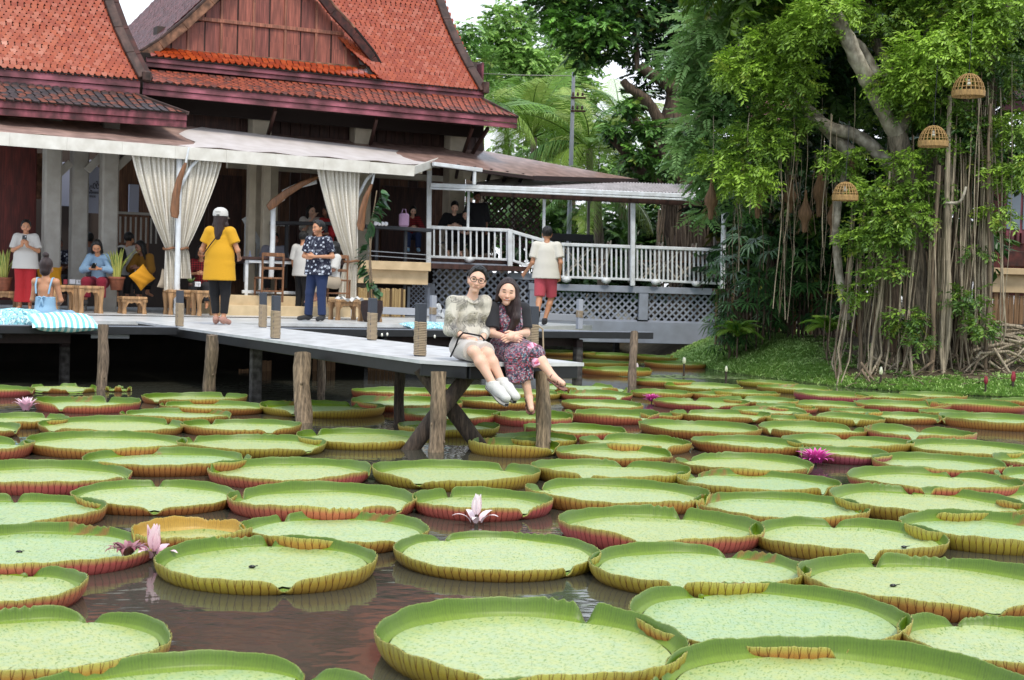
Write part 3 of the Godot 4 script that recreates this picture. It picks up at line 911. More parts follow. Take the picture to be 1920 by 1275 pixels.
func restaurant() -> void:
	var FR := Transform3D(HB, Vector3.ZERO)
	var orange := [Color(0.72, 0.33, 0.20), Color(0.69, 0.31, 0.18), Color(0.75, 0.36, 0.22), Color(0.67, 0.30, 0.19), Color(0.73, 0.37, 0.26), Color(0.77, 0.43, 0.33)]  # the last, palest tone paints glints onto a few tiles
	var bright := [Color(0.70, 0.28, 0.12), Color(0.64, 0.24, 0.10), Color(0.74, 0.32, 0.15), Color(0.60, 0.23, 0.12)]
	var weath := [Color(0.66, 0.31, 0.21), Color(0.58, 0.27, 0.19), Color(0.71, 0.34, 0.22), Color(0.45, 0.25, 0.21)]
	var mossy := [Color(0.27, 0.22, 0.23), Color(0.36, 0.24, 0.22), Color(0.22, 0.19, 0.20), Color(0.55, 0.29, 0.20), Color(0.30, 0.25, 0.26), Color(0.50, 0.27, 0.20)]
	var all := func(_u, _v): return true
	# ---- the main house
	var h := thing("timber_restaurant", "timber restaurant with an orange tiled gable roof and purple red eaves", "building", FR)
	fascia(h, Vector3(6.765, 5.002, -26.6), Vector3(14.723, 4.992, -26.6), 0.225)
	tiled(h, Vector3(6.765, 5.022, -26.6), Vector3(14.709, 5.014, -26.6), Vector3(14.35, 5.434, -27.5), Vector3(6.99, 5.347, -27.5), 0.14, 0.17, weath, "tile_old", 0.02, all, 220)
	fascia(h, Vector3(7.041, 5.604, -27.48), Vector3(14.347, 5.615, -27.48), 0.175)
	beam("hip_ridge", Vector3(14.31, 5.46, -27.45), Vector3(14.724, 5.013, -26.58), 0.06, 0.05, M.barge, h)
	block("eave_closing", (Vector3(6.713, 5.385, -27.7) + Vector3(14.467, 5.464, -27.7)) * 0.5 + Vector3(0, -0.25, 0), Vector3(Vector3(14.467, 5.464, -27.7).x - Vector3(6.713, 5.385, -27.7).x, 1.1, 0.08), M.roof_under, h, 0.0, Basis(Vector3.BACK, atan2(Vector3(14.462, 5.649, -27.7).y - Vector3(7.098, 5.638, -27.7).y, Vector3(14.462, 5.649, -27.7).x - Vector3(7.098, 5.638, -27.7).x)))
	# gable skirt, pediment
	tiled(h, Vector3(7.087, 5.632, -27.5), Vector3(11.991, 5.659, -27.5), Vector3(11.84, 5.886, -27.95), Vector3(7.388, 5.865, -27.95), 0.13, 0.16, bright, "tile", 0.0, all, 120)
	beam("sill_board", Vector3(7.331, 5.851, -27.97), Vector3(11.897, 5.905, -27.97), 0.06, 0.1, M.barge_pale, h)
	var pa := Vector3(9.709, 8.091, -28.02); var pl := Vector3(7.323, 5.837, -28.02); var pr := Vector3(12.016, 5.889, -28.02)
	var ped := MB.new()
	ped.flat([pl, pr, pa], Vector3(0, 0, 1))
	put("pediment_backing", ped.mesh(), M.wood_dark, h)
	# panels and boards of the pediment, cut by the slopes
	var rowy := [[0.02, 0.30], [0.33, 0.62], [0.65, 0.97]]
	for r in rowy:
		var n := 14
		for k in n:
			var u0 := (k + 0.05) / n; var u1 := (k + 0.95) / n
			var cut := func(u: float, v: float) -> float:
				# the highest v under the gable's slopes at u
				return minf(v, minf(u / 0.5386, (1.0 - u) / 0.4614) * 1.0 - 0.02)
			var lo: float = r[0]; var hi: float = r[1]
			var P := func(u: float, v: float) -> Vector3: return pl.lerp(pr, u) + Vector3(0, (pa.y - lerpf(pl.y, pr.y, 0.5386)) * v, 0.02 + 0.004 * (k % 3))
			var ha: float = cut.call(u0, hi); var hb: float = cut.call(u1, hi)
			if ha <= lo + 0.01 and hb <= lo + 0.01: continue
			ha = maxf(ha, lo); hb = maxf(hb, lo)
			var mb := MB.new()
			mb.quad(P.call(u0, lo), P.call(u1, lo), P.call(u1, hb), P.call(u0, ha), Vector3(0, 0, 1))
			put("panel", mb.mesh(), M.wood_red if (k * 7 + int(lo * 10)) % 3 else M.wood_red2, h)
			if k % 2 == 0 and hb > lo + 0.03:
				beam("batten", P.call(u0 - 0.004, lo) + Vector3(0, 0, 0.012), P.call(u0 - 0.004, minf(ha, hi)) + Vector3(0, 0, 0.012), 0.05, 0.03, M.wood_batten, h, 0.004, Vector3.BACK)
	for v in [0.315, 0.635]:
		var a := pl.lerp(pr, 0.5386 * v + 0.01) + Vector3(0, (pa.y - lerpf(pl.y, pr.y, 0.5386)) * v, 0.04)
		var b := pl.lerp(pr, 1.0 - 0.4614 * v - 0.01) + Vector3(0, (pa.y - lerpf(pl.y, pr.y, 0.5386)) * v, 0.04)
		beam("rail_board", a, b, 0.05, 0.075, M.wood_batten, h)
	# bargeboards
	for q in [[Vector3(6.987, 5.623, -27.75), Vector3(7.376, 5.91, -27.75), Vector3(7.84, 6.333, -27.75), Vector3(8.353, 6.872, -27.75), Vector3(8.841, 7.426, -27.75), Vector3(9.377, 8.185, -27.75), "barge_pale"], [Vector3(12.148, 5.724, -27.75), Vector3(11.869, 6.12, -27.75), Vector3(11.424, 6.56, -27.75), Vector3(10.952, 6.967, -27.75), Vector3(10.58, 7.358, -27.75), Vector3(9.711, 8.285, -27.75), "barge_red"]]:
		for k in 5:
			beam("bargeboard", q[k], q[k + 1], 0.07, 0.2, M[q[6]], h, 0.01)
			beam("barge_cap", q[k] + Vector3(0, 0.13, -0.02), q[k + 1] + Vector3(0, 0.13, -0.02), 0.13, 0.05, M.barge if q[6] == "barge_pale" else M.barge_pale if k > 1 else M.roof_under, h, 0.01)
	# the gable roof's left flank, seen past the bargeboard, and the valley
	var gl := [Vector3(7.024, 5.687, -27.9), Vector3(7.414, 5.996, -27.9), Vector3(7.881, 6.422, -27.9), Vector3(8.397, 6.964, -27.9), Vector3(9.427, 8.275, -27.9)]
	var fl := MB.new()
	var fr := [PackedVector3Array(), PackedVector3Array()]
	for p in gl:
		fr[0].append(p + Vector3(0, -0.06, 0)); fr[1].append(p + Vector3(-0.1, 0.14, -6.0))
	fl.grid(fr)
	put("gable_flank", fl.mesh(), M.roof_under, h)
	var mauve := [Color(0.48, 0.22, 0.22), Color(0.42, 0.19, 0.20), Color(0.55, 0.28, 0.28), Color(0.46, 0.20, 0.17)]
	tiled(h, (gl[0] as Vector3) + Vector3(-0.1, 0.2, -6.0), gl[0], gl[4], (gl[4] as Vector3) + Vector3(-0.1, 0.2, -6.0), 0.15, 0.15, mauve, "tile_old", 0.08, all, 60)
	# main slope right of the gable, and behind it
	var e0 := Vector3(10.136, 5.58, -27.5); var e1 := Vector3(14.344, 5.629, -27.5)
	var up := Vector3(0, 3.5, -1.75)
	tiled(h, e0, e1, e1 + up + Vector3(-0.75, 0, 0), e0 + up, 0.115, 0.122, orange, "tile", 0.16, func(u, v): return u > 0.44 - v * 0.62, 300)
	var rb := []; 
	for k in 7:
		var v := k / 6.0
		rb.append((e1 + (up + Vector3(-0.75, 0, 0)) * v) - Vector3(0, 0.16 * sin(PI * v), -0.05) + Vector3(-0.13 * sin(PI * v), 0, 0))
	for k in 6:
		beam("verge_board", rb[k], rb[k + 1], 0.09, 0.2, M.barge, h, 0.01, Vector3.RIGHT)
	block("verge_foot", rb[0] + Vector3(0.02, 0.06, 0.04), Vector3(0.13, 0.24, 0.12), M.barge, h)
	block("finial_horn", rb[0] + Vector3(0.16, 0.42, -0.5), Vector3(0.05, 0.5, 0.28), M.fascia_dirty, h, 0.02)
	# wall under the eave
	var wn := -28.3
	var cx := [Vector3(9.522, 4.275, -28.05), Vector3(11.753, 4.307, -28.05), Vector3(13.987, 4.318, -28.05)]
	var wl := Vector3(7.451, 4.119, -28.3); var wr := Vector3(14.806, 4.309, -28.3)
	var nb := 34
	for k in nb:
		var a := wl.lerp(wr, (k + 0.03) / nb); var b := wl.lerp(wr, (k + 0.97) / nb)
		block("wall_board", Vector3((a.x + b.x) * 0.5, 4.55, wn + 0.006 * (k % 2)), Vector3(b.x - a.x, 1.5, 0.05), M.wood_dark, h, 0.005)
	for p in cx:
		block("column", Vector3(p.x, 2.9, p.z), Vector3(0.4, 4.6, 0.34), M.cream_paint, h, 0.02)
	for q in [[Vector3(9.618, 4.228, -27.9), Vector3(9.463, 4.761, -26.95)], [Vector3(11.886, 4.238, -27.9), Vector3(11.63, 4.76, -26.95)], [Vector3(14.109, 4.258, -27.9), Vector3(13.839, 4.76, -26.95)], [Vector3(14.318, 4.272, -27.9), Vector3(14.209, 4.767, -26.95)]]:
		beam("eave_strut", q[0], q[1], 0.06, 0.09, M.wood_dark, h)
	var sof := MB.new()
	sof.quad(Vector3(6.782, 4.773, -26.65), Vector3(14.733, 4.749, -26.65), Vector3(14.786, 4.949, -28.3), Vector3(7.202, 4.982, -28.3), Vector3.DOWN)
	put("soffit", sof.mesh(), M.wood_dark, h)
	var bw := MB.new()
	bw.box(Vector3((wl.x + wr.x) * 0.5, 5.4, -28.62), Vector3(wr.x - wl.x - 0.1, 2.0, 0.3))
	put("attic_wall", bw.mesh(), M.dark, h)
	# inner timber wall of the upper floor with doors, seen under the awning
	var iw := -29.6
	var il := Vector3(8.875, 3.897, -29.6); var ir := Vector3(15, 4.311, -29.6)
	var ni := 26
	for k in ni:
		var x := lerpf(il.x, ir.x, (k + 0.5) / ni)
		block("inner_board", Vector3(x, 3.0, iw), Vector3((ir.x - il.x) / ni * 0.96, 4.2, 0.05), M.wood_inner if k % 4 else M.wood_dark, h, 0.004)
	for q in [[Vector3(8.931, 3.614, -29.5), Vector3(9.663, 3.661, -29.5)], [Vector3(10.925, 3.682, -29.5), Vector3(11.92, 3.744, -29.5)], [Vector3(12.924, 3.687, -29.5), Vector3(14.009, 3.752, -29.5)]]:
		block("door_leaf", Vector3((q[0].x + q[1].x) * 0.5, 2.5, -29.54), Vector3(q[1].x - q[0].x, 2.2, 0.06), M.wood_dark, h)
	block("lintel_beam", Vector3(Vector3(11.876, 3.876, -29.4).x, Vector3(11.878, 3.829, -29.4).y, -29.4), Vector3(5.2, 0.16, 0.12), M.cream_paint, h)
	for p in [Vector3(9.095, 2.497, -27.2), Vector3(9.323, 2.502, -27), Vector3(9.687, 2.534, -27.6)]:
		block("inner_post", Vector3(p.x, 2.25, p.z), Vector3(0.15, 3.1, 0.15), M.cream_paint, h)
	# raised floor of the upper level: cream apron, bamboo skirt
	var ap := Vector3(11.019, 1.84, -25.6); var ar := Vector3(12.228, 1.775, -25.6); var ab := Vector3(11.031, 1.405, -25.6)
	block("floor_edge", Vector3((ap.x + ar.x) * 0.5 - 0.1, ap.y - 0.09, -25.62), Vector3(ar.x - ap.x + 0.3, 0.17, 0.14), M.cream_wall, h)
	block("apron", Vector3((ap.x + ar.x) * 0.5 - 0.1, ap.y - 0.31, -25.72), Vector3(ar.x - ap.x + 0.3, 0.28, 0.1), M.cream_wall, h)
	var bs := Vector3(11.073, 1.094, -25.6); var be := Vector3(11.78, 1.108, -25.6)
	for k in 22:
		block("bamboo_slat", Vector3(lerpf(bs.x - 0.35, be.x, (k + 0.5) / 22.0), 1.02 + 0.01 * sin(k * 2.0), -25.66 + 0.006 * sin(k * 3.1)), Vector3((be.x - bs.x + 0.35) / 23.0, 0.56, 0.03), M.bamboo if k % 5 else M.bamboo_edge, h, 0.009)
	var uf := MB.new()
	uf.box(Vector3((ap.x + ar.x) * 0.5 + 0.2, ap.y - 0.06, -28.0), Vector3(5.6, 0.1, 4.5))
	put("upper_floor", uf.mesh(), M.wood_dark, h)
	# counter rails where guests sit
	for q in [[Vector3(9.325, 2.513, -26.6), Vector3(10.944, 2.567, -26.6)], [Vector3(10.938, 2.507, -25.9), Vector3(12.363, 2.486, -25.9)]]:
		beam("counter_top", q[0], q[1], 0.32, 0.07, M.counter, h)
		beam("counter_foot", (q[0] as Vector3) + Vector3(0.3, 0, 0), Vector3(q[0].x + 0.3, 1.25, q[0].z), 0.06, 0.06, M.counter, h, 0.004, Vector3.BACK)
		beam("counter_foot", (q[1] as Vector3) + Vector3(-0.5, 0, 0), Vector3(q[1].x - 0.5, 1.25, q[1].z), 0.06, 0.06, M.counter, h, 0.004, Vector3.BACK)
	for k in 2:
		beam("guard_wire", Vector3(10.936, 2.024, -25.6) + Vector3(0, -0.09 * k, 0), Vector3(12.234, 1.987, -25.6) + Vector3(0, -0.09 * k, 0), 0.015, 0.015, M.steel, h, 0.0)
	# stair with a white balustrade inside
	beam("stair_string", Vector3(9.027, 2.626, -27.4), Vector3(9.417, 2.005, -27.4), 0.06, 0.12, M.white_paint, h)
	for k in 7:
		var a := Vector3(9.052, 2.5, -27.4).lerp(Vector3(9.418, 1.941, -27.4), k / 6.0)
		beam("baluster", a, Vector3(a.x, 1.35, a.z), 0.03, 0.03, M.white_paint, h, 0.0, Vector3.BACK)
	# step platform of pale timber
	for q in [[Vector3(8.011, 1.107, -25.2), Vector3(10.901, 1.037, -25.2), 0.2, -25.35], [Vector3(7.88, 0.928, -24.9), Vector3(10.776, 0.849, -24.9), 0.2, -25.1]]:
		block("step", Vector3((q[0].x + q[1].x) * 0.5, q[0].y - 0.1, q[3] - 0.6), Vector3(q[1].x - q[0].x, q[2], 1.4), M.step, h, 0.01)
	# rain pipe
	var rp := MB.new()
	rp.tube([Vector3(9.749, 3.286, -25.4), Vector3(9.369, 3.173, -25.4), Vector3(9.12, 3.049, -25.4), Vector3(9.102, 2.929, -25.4), Vector3(8.918, 2.8, -25.4), Vector3(8.922, 2.147, -25.4), Vector3(8.907, 1.451, -25.4)], [0.05, 0.05, 0.05, 0.05, 0.05, 0.05, 0.05], 10)
	put("rain_pipe", rp.mesh(), M.white_paint, h)
	settle(h)
	# ---- left wing
	var w := thing("timber_restaurant_wing", "left wing of the restaurant, its lower tiles blackened with moss", "building", FR)
	var l0 := Vector3(1.414, 4.933, -26.3); var l1 := Vector3(6.63, 4.985, -26.3)
	fascia(w, l0, l1, 0.25)
	beam("eave_closing", l0 + Vector3(0, -0.3, -0.14), l1 + Vector3(-0.05, -0.3, -0.14), 0.06, 0.55, M.roof_under, w, 0.0)
	var lup := Vector3(0, 2.6, -1.35)
	tiled(w, l0 + Vector3(0, 0.02, 0), l1 + Vector3(0, 0.02, 0), l1 + lup + Vector3(-0.75, 0, 0), l0 + lup, 0.115, 0.122, orange, "tile", 0.1, all, 300, 0.55)
	var lv := []
	for k in 6:
		var v := k / 5.0
		lv.append(l1 + (lup + Vector3(-0.62, 0, 0)) * v + Vector3(0.04 - 0.09 * sin(PI * v), 0.05 - 0.1 * sin(PI * v), 0.04))
	for k in 5:
		beam("verge_board", lv[k], lv[k + 1], 0.1, 0.17, M.barge, w, 0.01, Vector3.RIGHT)
		beam("verge_cap", lv[k] + Vector3(0.16, 0, -0.12), lv[k + 1] + Vector3(0.16, 0, -0.12), 0.08, 0.14, M.barge_red, w, 0.01, Vector3.RIGHT)
	block("verge_foot", lv[0] + Vector3(0.06, 0.03, 0.04), Vector3(0.16, 0.2, 0.14), M.barge, w, 0.03)
	var s0 := Vector3(1.373, 4.284, -25.45); var s1 := Vector3(7.27, 4.357, -25.45)
	fascia(w, s0, s1, 0.25, "fascia_dirty")
	tiled(w, s0, s1, Vector3(6.576, 4.718, -26.3), Vector3(1.416, 4.713, -26.3), 0.14, 0.17, mossy, "tile_old", 0.02, all, 200, 0.48)
	beam("hip_ridge", Vector3(6.552, 4.723, -26.28), Vector3(7.284, 4.366, -25.43), 0.09, 0.06, M.barge, w)
	var ws := MB.new()
	ws.quad(s0 + Vector3(0, -0.24, -0.05), s1 + Vector3(0, -0.24, -0.05), Vector3(7.139, 4.976, -28.3), Vector3(1.442, 4.467, -28.3), Vector3.DOWN)
	put("soffit", ws.mesh(), M.wood_dark, w)
	# columns, dark back walls and the white cloth banner
	for p in [Vector3(5.154, 2.494, -26.6), Vector3(5.698, 2.53, -26.9), Vector3(6.125, 2.535, -26.4)]:
		block("column", Vector3(p.x, 2.4, p.z), Vector3(0.3, 3.6, 0.3), M.column_grey, w, 0.03)
	for q in [[Vector3(5.238, 3.177, -26.7), Vector3(5.498, 3.435, -26.7)], [Vector3(5.765, 3.301, -26.6), Vector3(6.047, 3.612, -26.6)], [Vector3(6.218, 3.338, -26.4), Vector3(6.523, 3.651, -26.4)]]:
		beam("brace", q[0], q[1], 0.07, 0.14, M.column_grey, w)
	var bk := Vector3(1.025, 2.413, -30.5); var bk2 := Vector3(10.193, 2.866, -30.5)
	block("back_wall", Vector3((bk.x + bk2.x) * 0.5, 2.6, -30.5), Vector3(bk2.x - bk.x, 4.6, 0.12), M.dark, w)
	block("upper_wall", Vector3((bk.x + bk2.x) * 0.5 - 0.6, 4.5, -28.3), Vector3(bk2.x - bk.x - 1.0, 1.2, 0.1), M.wood_dark, w)
	block("attic_wall", Vector3((bk.x + bk2.x) * 0.5 - 2.9, 5.6, -27.5), Vector3(bk2.x - bk.x - 4.2, 0.8, 0.1), M.dark, w)
	block("red_panel", Vector3(Vector3(4.571, 2.487, -27.3).x, 2.7, -27.3), Vector3(Vector3(4.985, 2.507, -27.3).x - Vector3(4.109, 2.464, -27.3).x, 3.6, 0.08), M.red_wall, w)
	block("lit_gap", Vector3(Vector3(5.099, 3.068, -27.6).x, Vector3(5.096, 3.217, -27.6).y, -27.6), Vector3(0.14, 0.85, 0.04), M.barge_pale, w)
	for q in [[Vector3(6.076, 3.255, -30.2), 0.36, 0.9], [Vector3(6.495, 3.265, -29.9), 0.4, 1.0]]:
		block("window", Vector3(q[0].x, q[0].y, q[0].z), Vector3(q[1], q[2], 0.05), M.screen_white, w)
	for q in [[Vector3(6.916, 2.803, -28.6), 0.5], [Vector3(7.286, 2.875, -28.6), 0.3]]:
		block("cabinet", Vector3(q[0].x, 2.6, q[0].z), Vector3(q[1], 2.2, 0.1), M.wood_inner, w)
	block("white_screen", Vector3(7.075, 2.941, -28.4), Vector3(0.2, 0.55, 0.06), M.screen_white, w)
	block("white_rail", Vector3(6.956, 2.624, -27.9), Vector3(0.9, 0.05, 0.06), M.column_grey, w)
	for k in 8:
		block("rail_bar", Vector3(6.704, 2.302, -27.9) + Vector3(0.1 * k, 0, 0), Vector3(0.03, 0.5, 0.03), M.column_grey, w, 0.0)
	block("long_bench_back", Vector3(Vector3(5.592, 1.845, -27.6).x, 1.45, -27.9), Vector3(3.6, 0.3, 0.12), M.wood_dark, w)
	settle(w)
	banner()
	# ---- awnings
	var aw := thing("awning", "long brown awning with a white front fascia over the seating terrace", "awning", FR)
	var a0 := Vector3(1.337, 3.737, -24.7); var a1 := Vector3(11.452, 3.666, -24.7); var a2 := Vector3(13.362, 4.132, -27.3); var a3 := Vector3(1.472, 4.566, -27.3)
	var sh := MB.new()
	var rows := []
	for r in 7:
		var row := PackedVector3Array()
		for k in 41:
			var p := a0.lerp(a1, k / 40.0).lerp(a3.lerp(a2, k / 40.0), r / 6.0)
			row.append(p + Vector3(0, -0.05 * sin(PI * r / 6.0) + 0.015 * sin(k * 1.57) * (1.0 - r / 6.0), 0))
		rows.append(row)
	sh.grid(rows)
	put("sheet", sh.mesh(), M.awning, aw)
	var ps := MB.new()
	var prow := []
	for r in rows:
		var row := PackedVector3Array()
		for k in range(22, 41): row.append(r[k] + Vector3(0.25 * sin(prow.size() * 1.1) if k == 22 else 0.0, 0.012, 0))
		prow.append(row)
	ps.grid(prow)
	put("sheen_sheet", ps.mesh(), M.awning_sheen, aw)  # pale overlay that paints the sky reflection on the sheet's right part
	var un := MB.new()
	for r in rows.size():
		for k in 41: rows[r][k] = rows[r][k] + Vector3(0, -0.05, 0)
	un.grid(rows, false, true)
	put("lining", un.mesh(), M.awning_under, aw)
	for k in 11:
		var p := a0.lerp(a1, k / 11.0); var q := a0.lerp(a1, (k + 0.998) / 11.0)
		beam("fascia_panel", p + Vector3(0, -0.115, 0.02), q + Vector3(0, -0.115, 0.02), 0.03, 0.22 if k < 10 else 0.205, M.awning_white, aw, 0.002)
	beam("end_fascia", a1 + Vector3(0.01, -0.1, 0.0), a2 + Vector3(0.01, -0.06, 0), 0.03, 0.16, M.awning_white, aw)
	for k in 14:
		var t := (k + 0.5) / 14.0
		beam("rafter", a0.lerp(a1, t) + Vector3(0, -0.11, -0.06), a3.lerp(a2, t) + Vector3(0, -0.11, 0), 0.05, 0.1, M.cream_paint, aw)
	for k in 3:
		beam("purlin", a0.lerp(a3, 0.25 + 0.3 * k) + Vector3(0, -0.19, 0), a1.lerp(a2, 0.25 + 0.3 * k) + Vector3(0, -0.19, 0), 0.05, 0.06, M.cream_paint, aw)
	settle(aw)
	var b := thing("awning", "brown metal awning behind the white one, tapering to the right over the lattice deck", "awning", FR)
	var b0 := Vector3(9.219, 4.178, -27.35); var b1 := Vector3(14.756, 3.724, -25.9); var b2 := Vector3(18.114, 3.92, -27); var b3 := Vector3(14.377, 4.514, -28.6); var b4 := Vector3(9.502, 4.394, -28.2); var b5 := Vector3(12.479, 3.839, -25.9)
	var bm := MB.new()
	bm.tri(b0, b5, b3, Vector3(0, 0.9, 0.4)); bm.tri(b0, b3, b4, Vector3(0, 0.9, 0.4)); bm.tri(b5, b1, b3, Vector3(0, 0.9, 0.4)); bm.tri(b1, b2, b3, Vector3(0, 0.9, 0.4))
	put("sheet", bm.mesh(), M.awning_back, b)
	beam("edge", b5 + Vector3(0, -0.04, 0), b1 + Vector3(0, -0.04, 0), 0.04, 0.07, M.brown_beam, b)
	beam("edge", b1 + Vector3(0, -0.04, 0), b2 + Vector3(0, -0.04, 0), 0.04, 0.1, M.brown_beam, b)
	for k in 5:
		var x := Vector3(13.303, 3.791, -26).lerp(Vector3(14.814, 3.7, -26), k / 4.0)
		beam("rafter", x + Vector3(-0.25, 0.05, 0), x + Vector3(0.3, -0.1, -1.2), 0.06, 0.06, M.brown_beam, b)
	var glow := MB.new()
	glow.quad(Vector3(13.764, 3.869, -27.2), Vector3(15.551, 3.844, -27.2), Vector3(15.67, 3.721, -27.4), Vector3(13.872, 3.682, -27.4), Vector3(0, -0.7, 0.7))
	put("translucent_sheet", glow.mesh(), M.cream_paint, b)
	settle(b)
	var gt := thing("white_gutter", "short white gutter with a down pipe between the two awnings", "gutter", FR)
	beam("gutter", Vector3(12.287, 3.797, -25.6), Vector3(13.378, 3.74, -25.6), 0.1, 0.075, M.white_paint, gt)
	beam("down_pipe", Vector3(13.22, 3.73, -25.6), Vector3(13.217, 3.44, -25.6), 0.06, 0.06, M.white_paint, gt, 0.01, Vector3.BACK)
	settle(gt)
	# ---- what stands under the awning edge
	for q in [[Vector3(6.967, 3.461, -24.8), Vector3(6.92, 1.025, -24.8), "white metal post between the two gathered halves of the left curtain"], [Vector3(10.403, 3.405, -25), Vector3(10.509, 0.973, -25), "white metal post beside the right curtain, a paddle leaning on it"]]:
		var o := thing("awning_post", q[2], "post", FR)
		var mb := MB.new()
		mb.tube([Vector3(q[0].x, 0.76, q[0].z), Vector3(q[0].x, 3.5, q[0].z)], [0.05, 0.05], 10)
		put("shaft", mb.mesh(), M.white_paint, o)
		var ar2 := MB.new()
		ar2.tube([Vector3(q[0].x + 0.03, 3.0, q[0].z), Vector3(q[0].x + 0.2, 3.35, q[0].z + 0.02), Vector3(q[0].x + 0.42, 3.6, q[0].z + 0.04)], [0.03, 0.03, 0.03], 8)
		put("strut", ar2.mesh(), M.white_paint, o)
		settle(o)
	paddle("flat brown wooden paddle standing against the post between the left curtains", Vector3(7.025, 3.406, -24.6), Vector3(6.846, 2.44, -24.6))
	paddle("flat brown wooden paddle leaning on the post right of the right curtain", Vector3(10.637, 3.259, -24.8), Vector3(10.432, 2.378, -24.8))
	paddle("curved brown wooden paddle over the white rain pipe", Vector3(9.713, 3.353, -25.2), Vector3(8.746, 2.725, -25.2))
	curtain("left half of the cream curtain left of the white post, gathered by a tie", Vector3(6.14, 3.537, -24.85), Vector3(6.961, 3.52, -24.85), Vector3(6.822, 1.904, -24.85), 0.13, Vector3(6.893, 1.165, -24.85), 0.3)
	curtain("right half of the cream curtain right of the white post, gathered by a tie", Vector3(7.018, 3.524, -24.85), Vector3(7.732, 3.516, -24.85), Vector3(7.069, 1.913, -24.85), 0.13, Vector3(7.117, 1.387, -24.85), 0.24)
	curtain("single cream curtain by the second post, gathered to the right", Vector3(9.572, 3.505, -24.9), Vector3(10.403, 3.479, -24.9), Vector3(10.295, 1.794, -24.9), 0.22, Vector3(10.226, 1.111, -24.9), 0.38)

func banner() -> void:
	var o := thing("cloth_banner", "hanging white cloth banner with dark lettering between the grey columns", "banner", Transform3D(HB, Vector3.ZERO))
	var a := Vector3(5.854, 3.421, -27.2); var b := Vector3(6.123, 2.561, -27.2)
	block("cloth", (a + b) * 0.5, Vector3(b.x - a.x, a.y - b.y, 0.015), M.screen_white, o, 0.0)
	var at := Vector3(6.002, 3.071, -27.18)
	var ink := MB.new()
	# first line: rounded letters with a mark above, then two smaller lines
	for k in 4:
		var p := at + Vector3(-0.09 + 0.06 * k, 0, 0.012)
		var pts := []
		for j in 8: pts.append(p + Vector3(0.022 * cos(j * 0.8), 0.05 * sin(j * 0.8) - (0.05 if k == 1 else 0.0), 0))
		ink.tube(pts, [0.008, 0.008, 0.008, 0.008, 0.008, 0.008, 0.008, 0.008], 4)
	ink.tube([at + Vector3(0.06, 0.085, 0.012), at + Vector3(0.1, 0.07, 0.012)], [0.008, 0.008], 4)
	for l in [[-0.13, 8, 0.19], [-0.2, 4, 0.09]]:
		for k in l[1]:
			var p := at + Vector3(-l[2] * 0.5 + l[2] * k / (l[1] - 1.0), l[0], 0.012)
			ink.tube([p + Vector3(-0.006, -0.02, 0), p + Vector3(-0.006, 0.02, 0), p + Vector3(0.01, 0.015, 0), p + Vector3(0.01, -0.02, 0)], [0.005, 0.005, 0.005, 0.005], 4)
	put("lettering", ink.mesh(), M.ink, o)
	settle(o)

func paddle(label: String, top: Vector3, bot: Vector3) -> void:
	var o := thing("wooden_paddle", label, "paddle", Transform3D(HB, Vector3.ZERO), "wooden paddles hung at the posts")
	var mb := MB.new()
	var z := (bot - top).normalized()
	var x := z.cross(Vector3.BACK).normalized()
	var rows := []
	for e in [[0.0, 0.02], [0.06, 0.035], [0.3, 0.055], [0.6, 0.07], [0.9, 0.085], [1.0, 0.06]]:
		var c: Vector3 = top.lerp(bot, e[0]) + x * 0.06 * sin(PI * e[0])
		var row := PackedVector3Array()
		for j in 10:
			var an := TAU * j / 10.0
			row.append(c + x * cos(an) * e[1] + Vector3(0, 0, 1) * sin(an) * 0.022)
		rows.append(row)
	mb.grid(rows, true)
	put("blade", mb.mesh(), M.teak_dark, o)
	var hd := MB.new()
	hd.tube([top, top - z * 0.28 + Vector3(0.0, 0, 0)], [0.02, 0.018], 7)
	put("handle", hd.mesh(), M.white_paint, o)
	settle(o)

func curtain(label: String, a: Vector3, b: Vector3, tie: Vector3, tw: float, bot: Vector3, bw: float) -> void:
	var o := thing("curtain", label, "curtain", Transform3D(HB, Vector3.ZERO), "cream curtains at the awning's edge")
	var rows := []
	var n := 120
	for r in 31:
		var v := r / 30.0
		var row := PackedVector3Array()
		var tv := 0.7
		for k in n + 1:
			var u := k / float(n)
			var top := a.lerp(b, u)
			var p: Vector3
			var amp: float
			if v < tv:
				var t := v / tv
				var e := pow(t, 1.35)
				var m := tie + Vector3(tw * (u - 0.5), 0, 0)
				p = Vector3(lerpf(top.x, m.x, e), lerpf(top.y, m.y, t), top.z)
				amp = lerpf(0.045, 0.05, t)
			else:
				var t := (v - tv) / (1.0 - tv)
				p = Vector3(lerpf(tie.x + tw * (u - 0.5), bot.x + bw * (u - 0.5), sqrt(t)), lerpf(tie.y, bot.y, t), a.z)
				amp = lerpf(0.05, 0.04, t)
			var f := sin(u * 58.0 + sin(v * 3.0) * 0.8) + 0.5 * sin(u * 91.0 + v * 2.0)
			p.z += amp * f
			p.x += 0.006 * sin(u * 40.0 + v * 9.0)
			row.append(p)
		rows.append(row)
	var mb := MB.new()
	mb.grid(rows)
	put("cloth", mb.mesh(), M.curtain, o)
	var rod := MB.new()
	rod.tube([a + Vector3(-0.03, 0.02, 0), b + Vector3(0.03, 0.02, 0)], [0.015, 0.015], 6)
	put("rod", rod.mesh(), M.white_paint, o)
	var tb := MB.new()
	var ring := []; var rr := []
	for k in 13:
		ring.append(tie + Vector3(cos(TAU * k / 12.0) * (tw * 0.55 + 0.02), 0.015 * sin(k * 1.0), sin(TAU * k / 12.0) * 0.1)); rr.append(0.022)
	tb.tube(ring, rr, 6)
	put("tie", tb.mesh(), M.teak_dark, o)
	settle(o)


